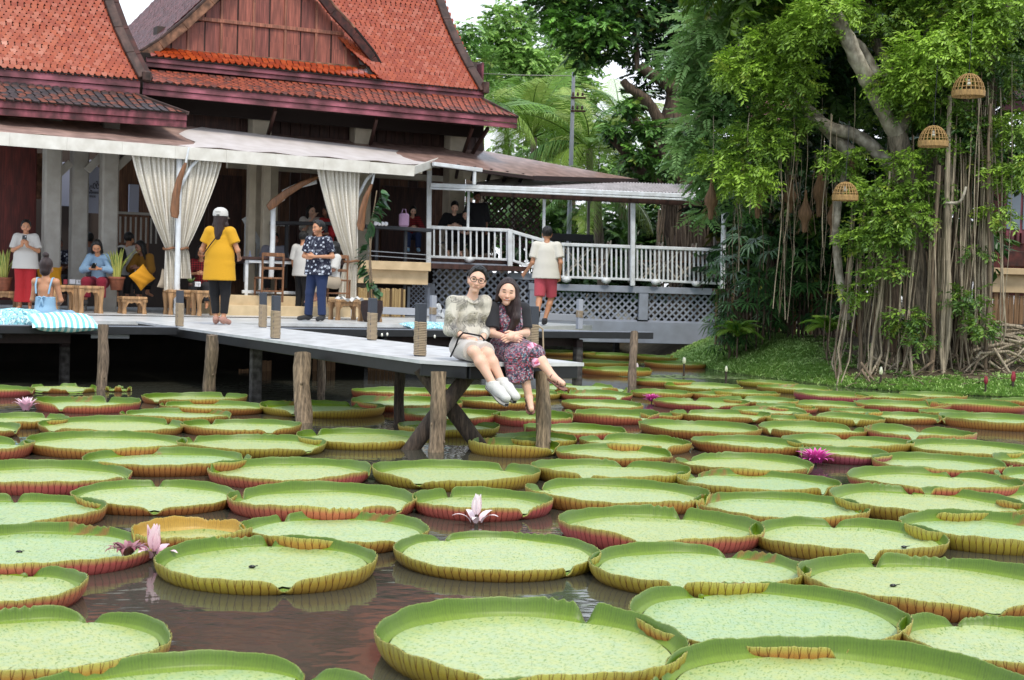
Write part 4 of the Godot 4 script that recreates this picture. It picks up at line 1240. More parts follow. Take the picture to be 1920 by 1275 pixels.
# crossing slats between the lines a-b (top) and the height low, clipped to the panel
func lattice(parent: Node, a: Vector3, b: Vector3, low: float, step: float, mk: String, sw := 0.04) -> void:
	var w := b.x - a.x; var h := a.y - low
	for s in [-1.0, 1.0]:
		var k := -h
		while k < w:
			# a line x = k + t, y = t (or its mirror)
			var x0 := maxf(k, 0.0); var x1 := minf(k + h, w)
			if x1 - x0 > 0.05:
				var y0 := x0 - k; var y1 := x1 - k
				var px0 := x0 if s > 0 else w - x0; var px1 := x1 if s > 0 else w - x1
				var za: float = lerpf(a.z, b.z, px0 / w) + 0.007 * s
				beam("slat", Vector3(a.x + px0, low + y0, za), Vector3(a.x + px1, low + y1, za), 0.012, sw, M[mk], parent, 0.0, Vector3(-s, 1, 0).normalized())
			k += step
	block("frame_rail", Vector3((a.x + b.x) * 0.5, low, a.z), Vector3(w, 0.05, 0.05), M[mk], parent)

func railing(parent: Node, a: Vector3, b: Vector3, a2: Vector3, b2: Vector3, n: int) -> void:
	# a-b: top rail, a2-b2: bottom rail
	beam("top_rail", a, b, 0.09, 0.07, M.white_paint, parent, 0.01)
	beam("bottom_rail", a2, b2, 0.05, 0.05, M.white_paint, parent, 0.006)
	for k in n:
		var t := (k + 0.5) / n
		beam("baluster", a.lerp(b, t) + Vector3(0, -0.03, 0), a2.lerp(b2, t), 0.035, 0.035, M.white_paint, parent, 0.0, Vector3.BACK)

func lattice_deck() -> void:
	var FR := Transform3D(LB, Vector3.ZERO)
	var o := thing("lattice_deck", "raised grey deck with white railing, diamond lattice skirt and corrugated canopy", "deck", FR)
	# base wall
	var b0 := Vector3(3.525, 0.778, -29.6); var b1 := Vector3(8.913, 0.797, -29.6)
	block("base_wall", Vector3((b0.x + b1.x) * 0.5, 0.51, -29.6), Vector3(b1.x - b0.x, 0.46, 0.12), M.grey_wall, o)
	# upper and lower floor beams
	beam("floor_beam", Vector3(2.323, 1.814, -29.6), Vector3(4.095, 1.8, -29.6), 0.16, 0.13, M.grey_paint, o)
	beam("floor_beam", Vector3(4.068, 1.631, -29.62), Vector3(4.613, 1.624, -29.62), 0.16, 0.14, M.grey_paint, o)
	beam("floor_beam", Vector3(4.468, 1.418, -29.6), Vector3(8.927, 1.416, -29.6), 0.16, 0.14, M.grey_paint, o)
	var fl := MB.new()
	fl.box(Vector3(3.388, 1.923, -31.2), Vector3(2.0, 0.08, 3.0)); fl.box(Vector3(7.065, 1.437, -31.2) + Vector3(0, -0.02, 0), Vector3(4.6, 0.08, 3.0))
	put("deck_floor", fl.mesh(), M.wood_dark, o)
	# lattice skirts with the posts between
	lattice(o, Vector3(2.462, 1.741, -29.64), Vector3(4.578, 1.747, -29.64), 0.745, 0.155, "grey_paint")
	lattice(o, Vector3(4.625, 1.31, -29.64), Vector3(6.843, 1.325, -29.64), 0.745, 0.155, "grey_paint")
	lattice(o, Vector3(7.075, 1.332, -29.64), Vector3(8.93, 1.324, -29.64), 0.74, 0.155, "grey_paint")
	for p in [Vector3(2.401, 1.328, -29.58), Vector3(4.597, 1.164, -29.58), Vector3(6.953, 1.091, -29.58)]:
		block("skirt_post", Vector3(p.x, 1.1, p.z), Vector3(0.2 if p.x > 1 else 0.15, 0.66, 0.1), M.grey_paint, o)
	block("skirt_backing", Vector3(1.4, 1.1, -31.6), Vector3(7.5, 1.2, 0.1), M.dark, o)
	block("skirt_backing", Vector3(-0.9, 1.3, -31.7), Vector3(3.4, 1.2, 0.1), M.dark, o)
	# railings
	railing(o, Vector3(2.384, 2.587, -29.5), Vector3(4.036, 2.576, -29.5), Vector3(2.4, 1.981, -29.5), Vector3(4.053, 1.965, -29.5), 13)
	railing(o, Vector3(4.048, 2.565, -29.5), Vector3(5.095, 2.282, -29.3), Vector3(4.065, 1.965, -29.5), Vector3(5.114, 1.649, -29.3), 8)
	railing(o, Vector3(5.129, 2.322, -29.5), Vector3(6.675, 2.315, -29.5), Vector3(5.15, 1.639, -29.5), Vector3(6.697, 1.627, -29.5), 15)
	railing(o, Vector3(6.721, 2.316, -29.5), Vector3(8.619, 2.308, -29.5), Vector3(6.743, 1.629, -29.5), Vector3(8.644, 1.592, -29.5), 20)
	railing(o, Vector3(8.642, 2.308, -29.5), Vector3(9.546, 2.337, -31.8), Vector3(8.667, 1.604, -29.5), Vector3(9.57, 1.638, -31.8), 9)
	for q in [[Vector3(2.315, 3.804, -29.45), Vector3(2.345, 1.802, -29.45), 0.1], [Vector3(4.029, 2.596, -29.45), Vector3(4.051, 1.819, -29.45), 0.1], [Vector3(6.629, 3.401, -29.45), Vector3(6.679, 1.492, -29.45), 0.09], [Vector3(3.149, 3.487, -29.5), Vector3(3.151, 2.591, -29.5), 0.055], [Vector3(4.745, 3.424, -29.5), Vector3(4.754, 2.332, -29.5), 0.06]]:
		beam("post", q[0], q[1], q[2], q[2], M.white_paint, o, 0.008, Vector3.BACK)
	for q in [[Vector3(7.018, 3.514, -31.5), Vector3(7.067, 1.568, -31.5)], [Vector3(9.022, 3.26, -31.5), Vector3(9.057, 1.503, -31.5)], [Vector3(4.37, 3.488, -31.5), Vector3(4.385, 2.563, -31.5)], [Vector3(6.134, 3.523, -31.8), Vector3(6.149, 2.631, -31.8)]]:
		beam("rear_post", q[0], q[1], 0.06, 0.06, M.column_grey, o, 0.006, Vector3.BACK)
	var dp := MB.new()
	dp.tube([Vector3(8.55, 3.097, -29.2), Vector3(8.566, 0.958, -29.2)], [0.055, 0.055], 10)
	put("down_pipe", dp.mesh(), M.white_paint, o)
	# white lens shaped lamps along the floor edge
	for p in [Vector3(3.196, 1.938, -29.45), Vector3(5.256, 1.586, -29.45), Vector3(6.112, 1.588, -29.45), Vector3(7.184, 1.585, -29.45), Vector3(8.068, 1.576, -29.45)]:
		var mb := MB.new()
		mb.ball(p, Vector3(0.11, 0.065, 0.04), 4, 4)
		put("wall_lamp", mb.mesh(), M.white_paint, o)
	# canopy: gutter, corrugated sheet, rafters
	beam("gutter", Vector3(2.315, 3.436, -29.2), Vector3(7.937, 3.412, -29.2), 0.12, 0.09, M.white_paint, o, 0.012)
	beam("gutter_lip", Vector3(2.313, 3.367, -29.15), Vector3(7.926, 3.33, -29.15), 0.04, 0.04, M.white_paint, o, 0.008)
	beam("canopy_beam", Vector3(3.376, 3.323, -29.4), Vector3(8.113, 3.272, -29.4), 0.06, 0.11, M.wood_dark, o)
	var c0 := Vector3(3.006, 3.468, -29.3); var c1 := Vector3(7.962, 3.475, -29.3); var c2 := Vector3(8.581, 3.843, -31.6); var c3 := Vector3(4.091, 3.774, -31)
	var rows := []
	var n := 260
	for r in 5:
		var row := PackedVector3Array()
		for k in n + 1:
			var p := c0.lerp(c1, k / float(n)).lerp(c3.lerp(c2, k / float(n)), r / 4.0)
			p.y += 0.014 * sin(k * TAU / 4.0)
			row.append(p)
		rows.append(row)
	var sh := MB.new()
	sh.grid(rows)
	put("corrugated_sheet", sh.mesh(), M.corrugated, o)
	for k in 6:
		var t := (k + 0.3) / 6.0
		beam("canopy_rafter", c0.lerp(c1, t) + Vector3(0, -0.07, 0), c3.lerp(c2, t) + Vector3(0, -0.07, 0), 0.05, 0.08, M.wood_dark, o)
	# brown lattice screens and a bench rail at the back
	lattice(o, Vector3(3.664, 3.503, -31.4), Vector3(4.224, 3.501, -31.4), 2.35, 0.14, "wood_dark", 0.035)
	lattice(o, Vector3(4.266, 3.529, -31.45), Vector3(4.976, 3.508, -31.45), 2.3, 0.14, "wood_dark", 0.035)
	beam("bench_rail", Vector3(5.036, 2.549, -31.5), Vector3(6.203, 2.539, -31.5), 0.08, 0.16, M.counter, o)
	for k in 12:
		var p := Vector3(5.066, 2.347, -31.5).lerp(Vector3(6.184, 2.347, -31.5), k / 11.0)
		block("bench_bar", p + Vector3(0, -0.05, 0), Vector3(0.03, 0.35, 0.03), M.counter, o, 0.0)
	block("dark_sofa", Vector3(3.667, 2.53, -31.2) + Vector3(0, -0.1, 0), Vector3(0.55, 0.6, 0.4), M.cloth_black, o, 0.04)
	settle(o)
	# the lattice panel between the bamboo and the deck
	var g := thing("trellis", "small grey green lattice panel in a frame right of the bamboo slats", "lattice panel", FR)
	var ga := Vector3(1.974, 1.394, -29.2); var gb := Vector3(2.302, 1.393, -29.2)
	lattice(g, ga, gb, 0.85, 0.1, "grey_paint", 0.02)
	for p in [Vector3(1.934, 1.099, -29.15), Vector3(2.339, 1.109, -29.15)]:
		block("stile", Vector3(p.x, 1.05, p.z), Vector3(0.06, 0.6, 0.05), M.grey_paint, g)
	settle(g)
	var kb := thing("grey_kerb", "low grey kerb running behind the right net platform", "kerb", FR)
	beam("kerb", Vector3(1.311, 0.874, -27.6), Vector3(5.312, 0.808, -28.4), 0.2, 0.14, M.bollard_pale, kb)
	settle(kb)
	# folding tables and chairs on the deck
	for q in [[Vector3(2.917, 2.158, -30.3), "folding table with crossed legs on the deck's upper level, leftmost"], [Vector3(3.583, 2.135, -30.4), "folding chair with crossed legs on the deck's upper level"], [Vector3(5.594, 1.781, -30.2), "folding table with crossed legs left of the deck's middle post"], [Vector3(6.062, 1.703, -30.3), "folding chair with crossed legs left of the deck's middle post"], [Vector3(7.184, 1.735, -30.2), "folding chair with crossed legs right of the deck's middle post"], [Vector3(7.563, 1.793, -30.3), "folding table with crossed legs right of the deck's middle post"], [Vector3(7.933, 1.733, -30.2), "rightmost folding chair with crossed legs on the deck"]]:
		var tb: bool = "table" in q[1]
		var fy: float = 1.9 if q[0].x < -0.1 else 1.62
		var t := thing("folding_table" if tb else "folding_chair", q[1], "table" if tb else "chair", Transform3D(LB, LB * Vector3(q[0].x, fy, q[0].z)), "folding furniture on the lattice deck")
		var hh := 0.68 if tb else 0.42
		var ww := 0.3 if tb else 0.2
		block("table_top" if tb else "seat", Vector3(0, hh, 0), Vector3(ww * 2.1, 0.03, 0.5 if tb else 0.38), M.counter if tb else M.teak_dark, t)
		for z in [-0.17, 0.17]:
			for s in [-1.0, 1.0]:
				beam("leg", Vector3(-ww * s, 0, z), Vector3(ww * s, hh, z + 0.03 * s), 0.025, 0.025, M.cream_paint, t, 0.0, Vector3.BACK)
		if not tb:
			for s in [-1.0, 1.0]:
				beam("back_post", Vector3(0.2, hh, 0.16 * s), Vector3(0.27, hh + 0.42, 0.16 * s), 0.025, 0.025, M.cream_paint, t, 0.0, Vector3.BACK)
			for k in 3:
				block("back_slat", Vector3(0.225 + 0.018 * k, hh + 0.14 + 0.11 * k, 0), Vector3(0.02, 0.06, 0.34), M.teak_dark, t)
	# ---- the red house at the right and a roof far behind the trees
	var rh := thing("red_house", "dark red timber house behind the banyan at the right edge", "building", Transform3D(Basis(), Vector3.ZERO))
	var z := -27.0
	var x0: float = Vector3(8.993, 4.049, -27).x
	var orange := [Color(0.52, 0.22, 0.17), Color(0.46, 0.20, 0.16), Color(0.57, 0.26, 0.19)]
	for k in 9:
		block("wall_board", Vector3(x0 + 0.17 + 0.34 * k, 2.75, z), Vector3(0.33, 2.5, 0.08), M.red_wall, rh)
	for k in 3:
		var wx := x0 + 0.55 + 0.95 * k
		var wf := block("window_frame", Vector3(wx, Vector3(9.308, 3.253, -27).y, z + 0.06), Vector3(0.66, 1.15, 0.06), M.fascia_dirty, rh)
		for s in [-1, 1]:
			block("window_pane", Vector3(wx + 0.15 * s, Vector3(9.308, 3.253, -27).y, z + 0.1), Vector3(0.25, 1.0, 0.02), M.glass_pane, wf, 0.0)
		for s in 6:
			block("carved_slat", Vector3(wx - 0.25 + 0.1 * s, Vector3(9.335, 2.599, -27).y, z + 0.07), Vector3(0.07, 0.25, 0.05), M.fascia_dirty, rh, 0.02)
		block("lower_panel", Vector3(wx, Vector3(9.351, 2.196, -27).y, z + 0.06), Vector3(0.6, 0.3, 0.05), M.barge_red, rh, 0.02)
	block("floor_beam", Vector3(x0 + 1.4, Vector3(9.361, 1.954, -27).y, z + 0.1), Vector3(3.3, 0.12, 0.3), M.cream_wall, rh)
	block("plinth", Vector3(x0 + 1.4, Vector3(9.371, 1.722, -27).y, z), Vector3(3.1, 0.34, 0.2), M.cream_wall, rh)
	for k in 30:
		block("skirt_slat", Vector3(x0 - 0.15 + 0.1 * k, Vector3(9.389, 1.267, -27).y, z + 0.02 + 0.008 * (k % 2)), Vector3(0.09, 0.62, 0.03), M.bamboo_old, rh, 0.006)
	beam("eave_board", Vector3(x0 - 0.2, Vector3(8.891, 4.942, -26).y, -26.0), Vector3(x0 + 3.2, Vector3(8.891, 4.942, -26).y, -26.0), 0.05, 0.18, M.fascia_dirty, rh)
	var ra := Vector3(x0 - 0.3, Vector3(8.886, 5.067, -26).y, -26.0); var rb := ra + Vector3(3.4, 0, 0)
	tiled(rh, ra, rb, rb + Vector3(0, 1.5, -1.9), ra + Vector3(0.4, 1.5, -1.9), 0.15, 0.18, orange, "tile_old", 0.05, func(_u, _v): return true, 260)
	settle(rh)
	var fh := thing("distant_house", "pinkish tiled roof glimpsed between the trees behind the lattice deck", "building")
	var fa := Vector3(5.674, 5.145, -38); var fb := Vector3(7.937, 5.349, -38); var fc := Vector3(8.027, 7.852, -41); var fd := Vector3(6.353, 7.653, -41)
	tiled(fh, fa, fb, fc, fd, 0.22, 0.26, [Color(0.62, 0.36, 0.34), Color(0.55, 0.31, 0.30), Color(0.68, 0.42, 0.40)], "tile_old", 0.05, func(_u, _v): return true, 150)
	block("wall", (fa + fb) * 0.5 + Vector3(0, -1.6, -0.4), Vector3(fb.x - fa.x, 3.0, 0.2), M.red_wall, fh)
	block("lower_roof", Vector3(5.565, 3.46, -34), Vector3(1.4, 0.12, 0.8), M.corrugated, fh)
	settle(fh)
	# utility pole with a wire
	var up := thing("utility_pole", "pale concrete utility pole rising from the palms, cross arms with insulators", "utility pole", Transform3D(Basis(), Vector3(Vector3(1.495, 5.537, -39.5).x, 0.85, -39.5)))
	var ub := Vector3(1.495, 5.537, -39.5); var ut := Vector3(1.455, 7.368, -39.5)
	var sh2 := MB.new()
	sh2.tube([Vector3.ZERO, Vector3(0, 4, 0), Vector3(0, ut.y - 0.85, 0)], [0.075, 0.065, 0.05], 8)
	put("shaft", sh2.mesh(), M.bollard_pale, up)
	for yy in [Vector3(1.461, 6.665, -39.5).y, Vector3(1.472, 6.299, -39.5).y]:
		var arm := block("cross_arm", Vector3(0.15, yy - 0.85, 0.05), Vector3(0.42, 0.05, 0.05), M.barge_red, up)
		for k in 3:
			var ins := MB.new()
			ins.lathe([Vector2(0.03, 0), Vector2(0.04, 0.03), Vector2(0.025, 0.05), Vector2(0.035, 0.08), Vector2(0.01, 0.1)], Vector3(0.0 + 0.13 * k, yy - 0.8, 0.05), 8)
			put("insulator", ins.mesh(), M.barge, arm)
	var wr := MB.new()
	wr.tube([Vector3(0, Vector3(1.444, 7.265, -39.5).y - 0.85, 0), Vector3(-1.5, Vector3(0.238, 7.202, -39.5).y - 0.85, 0.3), Vector3(-3.2, Vector3(-0.939, 7.184, -39.5).y - 0.85, 0.6)], [0.012, 0.012, 0.012], 4)
	put("wire", wr.mesh(), M.column_grey, up)


# a twig of pointed leaves, about 0.3 m long
func sprig(leaves: int, ll: float, lw: float, droop: float, sd: int) -> ArrayMesh:
	var r := RandomNumberGenerator.new()
	r.seed = sd
	var mb := MB.new()
	for k in leaves:
		var t := (k + 0.5) / leaves
		var at := Vector3(0, -droop * t * t * 0.2, t * 0.3)
		var side := 1.0 if k % 2 else -1.0
		var dir := Vector3(side * r.randf_range(0.5, 1.0), r.randf_range(-0.5, 0.35) - droop * 0.6, r.randf_range(0.2, 0.9)).normalized()
		var x := dir.cross(Vector3(r.randf_range(-0.4, 0.4), 1, r.randf_range(-0.4, 0.4))).normalized() * lw * 0.5 * r.randf_range(0.8, 1.2)
		var n := x.cross(dir).normalized()
		if n.y < 0: n = -n
		var l := ll * r.randf_range(0.75, 1.2)
		var m := at + dir * l * 0.45 - n * lw * 0.12
		var tip := at + dir * l - n * l * 0.12
		var n1 := (n + x.normalized() * 0.35).normalized(); var n2 := (n - x.normalized() * 0.35).normalized()
		mb.tri(at, m + x, tip, n2); mb.tri(at, m - x, tip, n1)
	return mb.mesh()

# compound leaf: a drooping stalk with pairs of leaflets
func feather(pairs: int, l: float, sd: int) -> ArrayMesh:
	var r := RandomNumberGenerator.new()
	r.seed = sd
	var mb := MB.new()
	for k in pairs:
		var t := (k + 0.7) / pairs
		var at := Vector3(0, -0.45 * l * t * t, l * t)
		for s in [-1.0, 1.0]:
			var dir := Vector3(s, -0.35 + r.randf_range(-0.2, 0.2), 0.75).normalized()
			var ll := l * 0.42 * (1.0 - 0.45 * t) * r.randf_range(0.85, 1.15)
			var x := dir.cross(Vector3.UP).normalized() * ll * 0.24
			mb.quad(at, at + dir * ll * 0.5 + x, at + dir * ll + Vector3(0, -0.1 * ll, 0), at + dir * ll * 0.5 - x, (Vector3.UP + dir * 0.2).normalized())
	return mb.mesh()

# fills ellipsoids with twigs: blobs are [centre, radius, tone 0..1 (dark to light), count]
func foliage(called: String, parent: Node, m: Mesh, blobs: Array, dark: Color, light: Color, size: float, mk := "leaf", dense := 1.0) -> MultiMeshInstance3D:
	var xfs := []; var cols := []
	for b in blobs:
		for k in int(b[3] * dense):
			var d := Vector3(rng.randfn(), rng.randfn(), rng.randfn()).normalized()
			var rr: float = b[1] * pow(rng.randf(), 0.45) * rng.randf_range(0.8, 1.15)
			var p: Vector3 = b[0] + d * Vector3(rr * 1.15, rr * 0.8, rr)
			var yaw := atan2(d.x, d.z) + rng.randf_range(-1.2, 1.2)
			var s := size * rng.randf_range(0.7, 1.3)
			var bs := Basis.from_euler(Vector3(rng.randf_range(-0.5, 0.7) - d.y * 0.3, yaw, rng.randf_range(-0.5, 0.5))).scaled(Vector3(s, s, s))
			xfs.append(Transform3D(bs, p))
			var t: float = pow(clampf(b[2] + rng.randf_range(-0.25, 0.25) + d.y * 0.12, 0.0, 1.0), 1.35)  # upward twigs get a lighter tone, skylight put into the leaf colour
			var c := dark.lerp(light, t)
			if rng.randf() < 0.04: c = c.lerp(Color(0.35, 0.33, 0.05), 0.4)
			cols.append(c)
	return many(called, m, M[mk], parent, xfs, cols)

func limb(parent: Node, pts: Array, r0: float, r1: float, mk: String, called := "limb") -> void:
	var p := []; var rad := []
	var n := (pts.size() - 1) * 4
	for k in n + 1:
		var f := float(k) / n * (pts.size() - 1)
		var i := mini(int(f), pts.size() - 2); var t := f - i
		var a: Vector3 = pts[maxi(i - 1, 0)]; var b: Vector3 = pts[i]; var c: Vector3 = pts[i + 1]; var d: Vector3 = pts[mini(i + 2, pts.size() - 1)]
		p.append(b.cubic_interpolate(c, a, d, t)); rad.append(lerpf(r0, r1, float(k) / n) * (1.0 + 0.07 * sin(k * 2.3 + r0 * 50.0)))
	var mb := MB.new()
	mb.tube(p, rad, 12, true, 0.07, r0 * 90.0, 4.0)
	put(called, mb.mesh(), M[mk], parent)

func trees() -> void:
	var small := sprig(11, 0.105, 0.048, 0.35, 5)
	var fine := sprig(14, 0.085, 0.036, 0.5, 6)
	var feath := feather(7, 0.34, 7)
	var big := sprig(12, 0.15, 0.075, 0.3, 8)
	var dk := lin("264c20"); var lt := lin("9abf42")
	var mid_d := lin("50803f"); var mid_l := lin("b6d98c")
	# ---- the banyan on the bank
	var o := thing("banyan_tree", "large banyan on the bank, curtains of aerial roots under bright green leaves", "tree")
	limb(o, [Vector3(6.61, 0.295, -22.6), Vector3(6.46, 1.393, -22.7), Vector3(6.336, 2.408, -22.7), Vector3(6.171, 3.327, -22.6), Vector3(5.924, 3.971, -22.4)], 0.24, 0.15, "bark")
	limb(o, [Vector3(5.941, 3.955, -22.4), Vector3(5.517, 4.556, -22.2), Vector3(5.221, 4.969, -22), Vector3(4.987, 5.352, -21.9), Vector3(4.739, 5.73, -21.8)], 0.13, 0.11, "bark_pale")
	limb(o, [Vector3(5.662, 4.697, -22.3), Vector3(5.38, 5.318, -22.6), Vector3(5.121, 5.597, -22.8), Vector3(4.97, 6.307, -23)], 0.08, 0.07, "bark_pale")
	limb(o, [Vector3(5.924, 3.971, -22.4), Vector3(6.124, 4.28, -22.5), Vector3(6.323, 4.94, -22.7), Vector3(6.588, 5.74, -22.9), Vector3(6.833, 6.359, -23)], 0.1, 0.11, "bark_pale")
	limb(o, [Vector3(5.539, 4.653, -22.3), Vector3(5.814, 4.938, -22.5), Vector3(5.658, 5.545, -22.9), Vector3(5.577, 6.28, -23.2)], 0.09, 0.07, "bark")
	limb(o, [Vector3(6.114, 3.333, -22.7), Vector3(5.572, 3.923, -23), Vector3(5.073, 4.108, -23.1), Vector3(4.654, 4.323, -23.2)], 0.12, 0.09, "bark_pale")
	limb(o, [Vector3(5.546, 3.615, -23.2), Vector3(5.12, 4.045, -23.3), Vector3(4.619, 4.576, -23.5), Vector3(4.057, 5.111, -23.4), Vector3(3.561, 5.436, -23.2)], 0.13, 0.06, "bark_pale")
	limb(o, [Vector3(6.698, 0.711, -22.9), Vector3(6.76, 2.517, -23), Vector3(6.657, 3.628, -23), Vector3(7.009, 4.492, -23), Vector3(7.339, 5.321, -22.8), Vector3(7.707, 6.196, -22.5)], 0.22, 0.12, "bark")
	limb(o, [Vector3(7.228, 0.54, -23.2), Vector3(6.992, 2.098, -23.2), Vector3(6.929, 3.387, -23.1)], 0.16, 0.13, "bark_dark")
	limb(o, [Vector3(7.524, 0.737, -22.8), Vector3(7.525, 2.791, -22.9), Vector3(7.494, 4.408, -22.9), Vector3(7.528, 5.681, -22.9)], 0.15, 0.13, "bark_dark")
	limb(o, [Vector3(5.31, 1.022, -22.6), Vector3(5.143, 2.036, -22.7), Vector3(5.152, 2.889, -22.8), Vector3(5.383, 3.754, -22.9)], 0.07, 0.06, "bark_pale")
	limb(o, [Vector3(5.954, 0.541, -22.4), Vector3(5.997, 1.887, -22.5), Vector3(5.967, 2.479, -22.6), Vector3(6.087, 3.325, -22.6)], 0.11, 0.09, "bark_dark")
	limb(o, [Vector3(6.615, 2.883, -22), Vector3(6.813, 2.899, -21.9), Vector3(6.902, 3.13, -21.9)], 0.025, 0.018, "bark_pale")
	var count := 0
	# root columns to the ground
	for k in 190:
		var u := rng.randf()
		var px := lerpf(-0.55, 2.2, u)
		if rng.randf() < 0.3: px = lerpf(0.95, 1.9, rng.randf())
		var xg := 5.62 + px * 0.96
		var zz := -22.3 - rng.randf_range(-0.35, 0.9) - absf(px - 1.0) * 0.12
		var foot := Vector3(xg + rng.randf_range(-0.12, 0.12), land(xg, zz) - 0.05, zz)
		var hgt := rng.randf_range(1.6, 4.2)
		if px < 0.2: hgt = rng.randf_range(1.4, 3.0)
		var pull := (6.55 - xg) * rng.randf_range(0.04, 0.16)
		var top := Vector3(xg + pull + rng.randf_range(-0.1, 0.1), foot.y + hgt * 1.12, zz + rng.randf_range(-0.2, 0.15))
		var r := rng.randf_range(0.006, 0.015) if rng.randf() < 0.86 else rng.randf_range(0.02, 0.042)
		var pts := []; var rad := []
		for j in 8:
			var t := j / 7.0
			var flare := pow(1.0 - t, 6.0)
			pts.append(foot.lerp(top, t) + Vector3(sin(t * 7.0 + k) * 0.02 + flare * rng.randf_range(-0.12, 0.12), 0, cos(t * 6.0 + k * 2.0) * 0.02 + flare * rng.randf_range(0, 0.14)))
			rad.append(r * (1.25 - 0.4 * t))
		var mb := MB.new()
		mb.tube(pts, rad, 6, false, 0.06, k, 6.0)
		put("aerial_root", mb.mesh(), M.aerial_root if rng.randf() < 0.68 else M.aerial_root_dark, o)
		count += 1
	# loose hanging roots at left and right
	for k in 64:
		var left := k < 40
		var x := rng.randf_range(3.6, 5.3) if left else rng.randf_range(7.0, 7.75)
		var zz := rng.randf_range(-24.2, -22.6) if left else rng.randf_range(-23.0, -21.9)
		var y1 := rng.randf_range(3.3, 4.4) if left else rng.randf_range(4.2, 5.2)
		var y0 := rng.randf_range(0.9, 3.0) if left else rng.randf_range(0.6, 1.4)
		var pts := []; var rad := []
		var r := rng.randf_range(0.004, 0.009)
		for j in 7:
			var t := j / 6.0
			pts.append(Vector3(x + 0.04 * sin(t * 5.0 + k), lerpf(y1, y0, t), zz + 0.04 * cos(t * 4.0 + k))); rad.append(r)
		var mb := MB.new()
		mb.tube(pts, rad, 5, false)
		put("hanging_root", mb.mesh(), M.aerial_root if k % 3 else M.aerial_root_dark, o)
	# loops and surface roots spreading to the right
	for k in 60:
		var a := Vector3(rng.randf_range(7.3, 8.6), 0, rng.randf_range(-23.6, -21.9))
		a.y = land(a.x, a.z) + rng.randf_range(0.02, 0.32)
		var d := Vector3(rng.randf_range(-0.4, 1.0), rng.randf_range(-0.3, 0.35), rng.randf_range(-0.2, 0.6)).normalized() * rng.randf_range(0.4, 1.1)
		var mb := MB.new()
		var r := rng.randf_range(0.012, 0.03)
		mb.tube([a - d * 0.5, a - d * 0.2 + Vector3(0, 0.05, 0), a + Vector3(0.03, 0.08, 0), a + d * 0.3 + Vector3(0, 0.03, 0), a + d * 0.6 - Vector3(0, 0.12, 0)], [r, r * 1.1, r, r * 0.9, r * 0.7], 6, false)
		put("surface_root", mb.mesh(), M.aerial_root, o)
	for k in 22:
		var an := rng.randf_range(-0.2, PI + 0.2)
		var c := Vector3(rng.randf_range(5.4, 7.6), 0, rng.randf_range(-22.5, -21.9))
		var e := c + Vector3(cos(an), 0, absf(sin(an))) * rng.randf_range(0.3, 0.8)
		c.y = land(c.x, c.z) + rng.randf_range(0.1, 0.4); e.y = land(e.x, e.z) - 0.02
		var mid := c.lerp(e, 0.5); mid.y = land(mid.x, mid.z) + 0.06
		var mb := MB.new()
		mb.tube([c, c.lerp(mid, 0.5), mid, mid.lerp(e, 0.6) - Vector3(0, 0.02, 0), e], [0.024, 0.022, 0.018, 0.014, 0.008], 6, false)
		put("surface_root", mb.mesh(), M.aerial_root_dark if k % 2 else M.aerial_root, o)
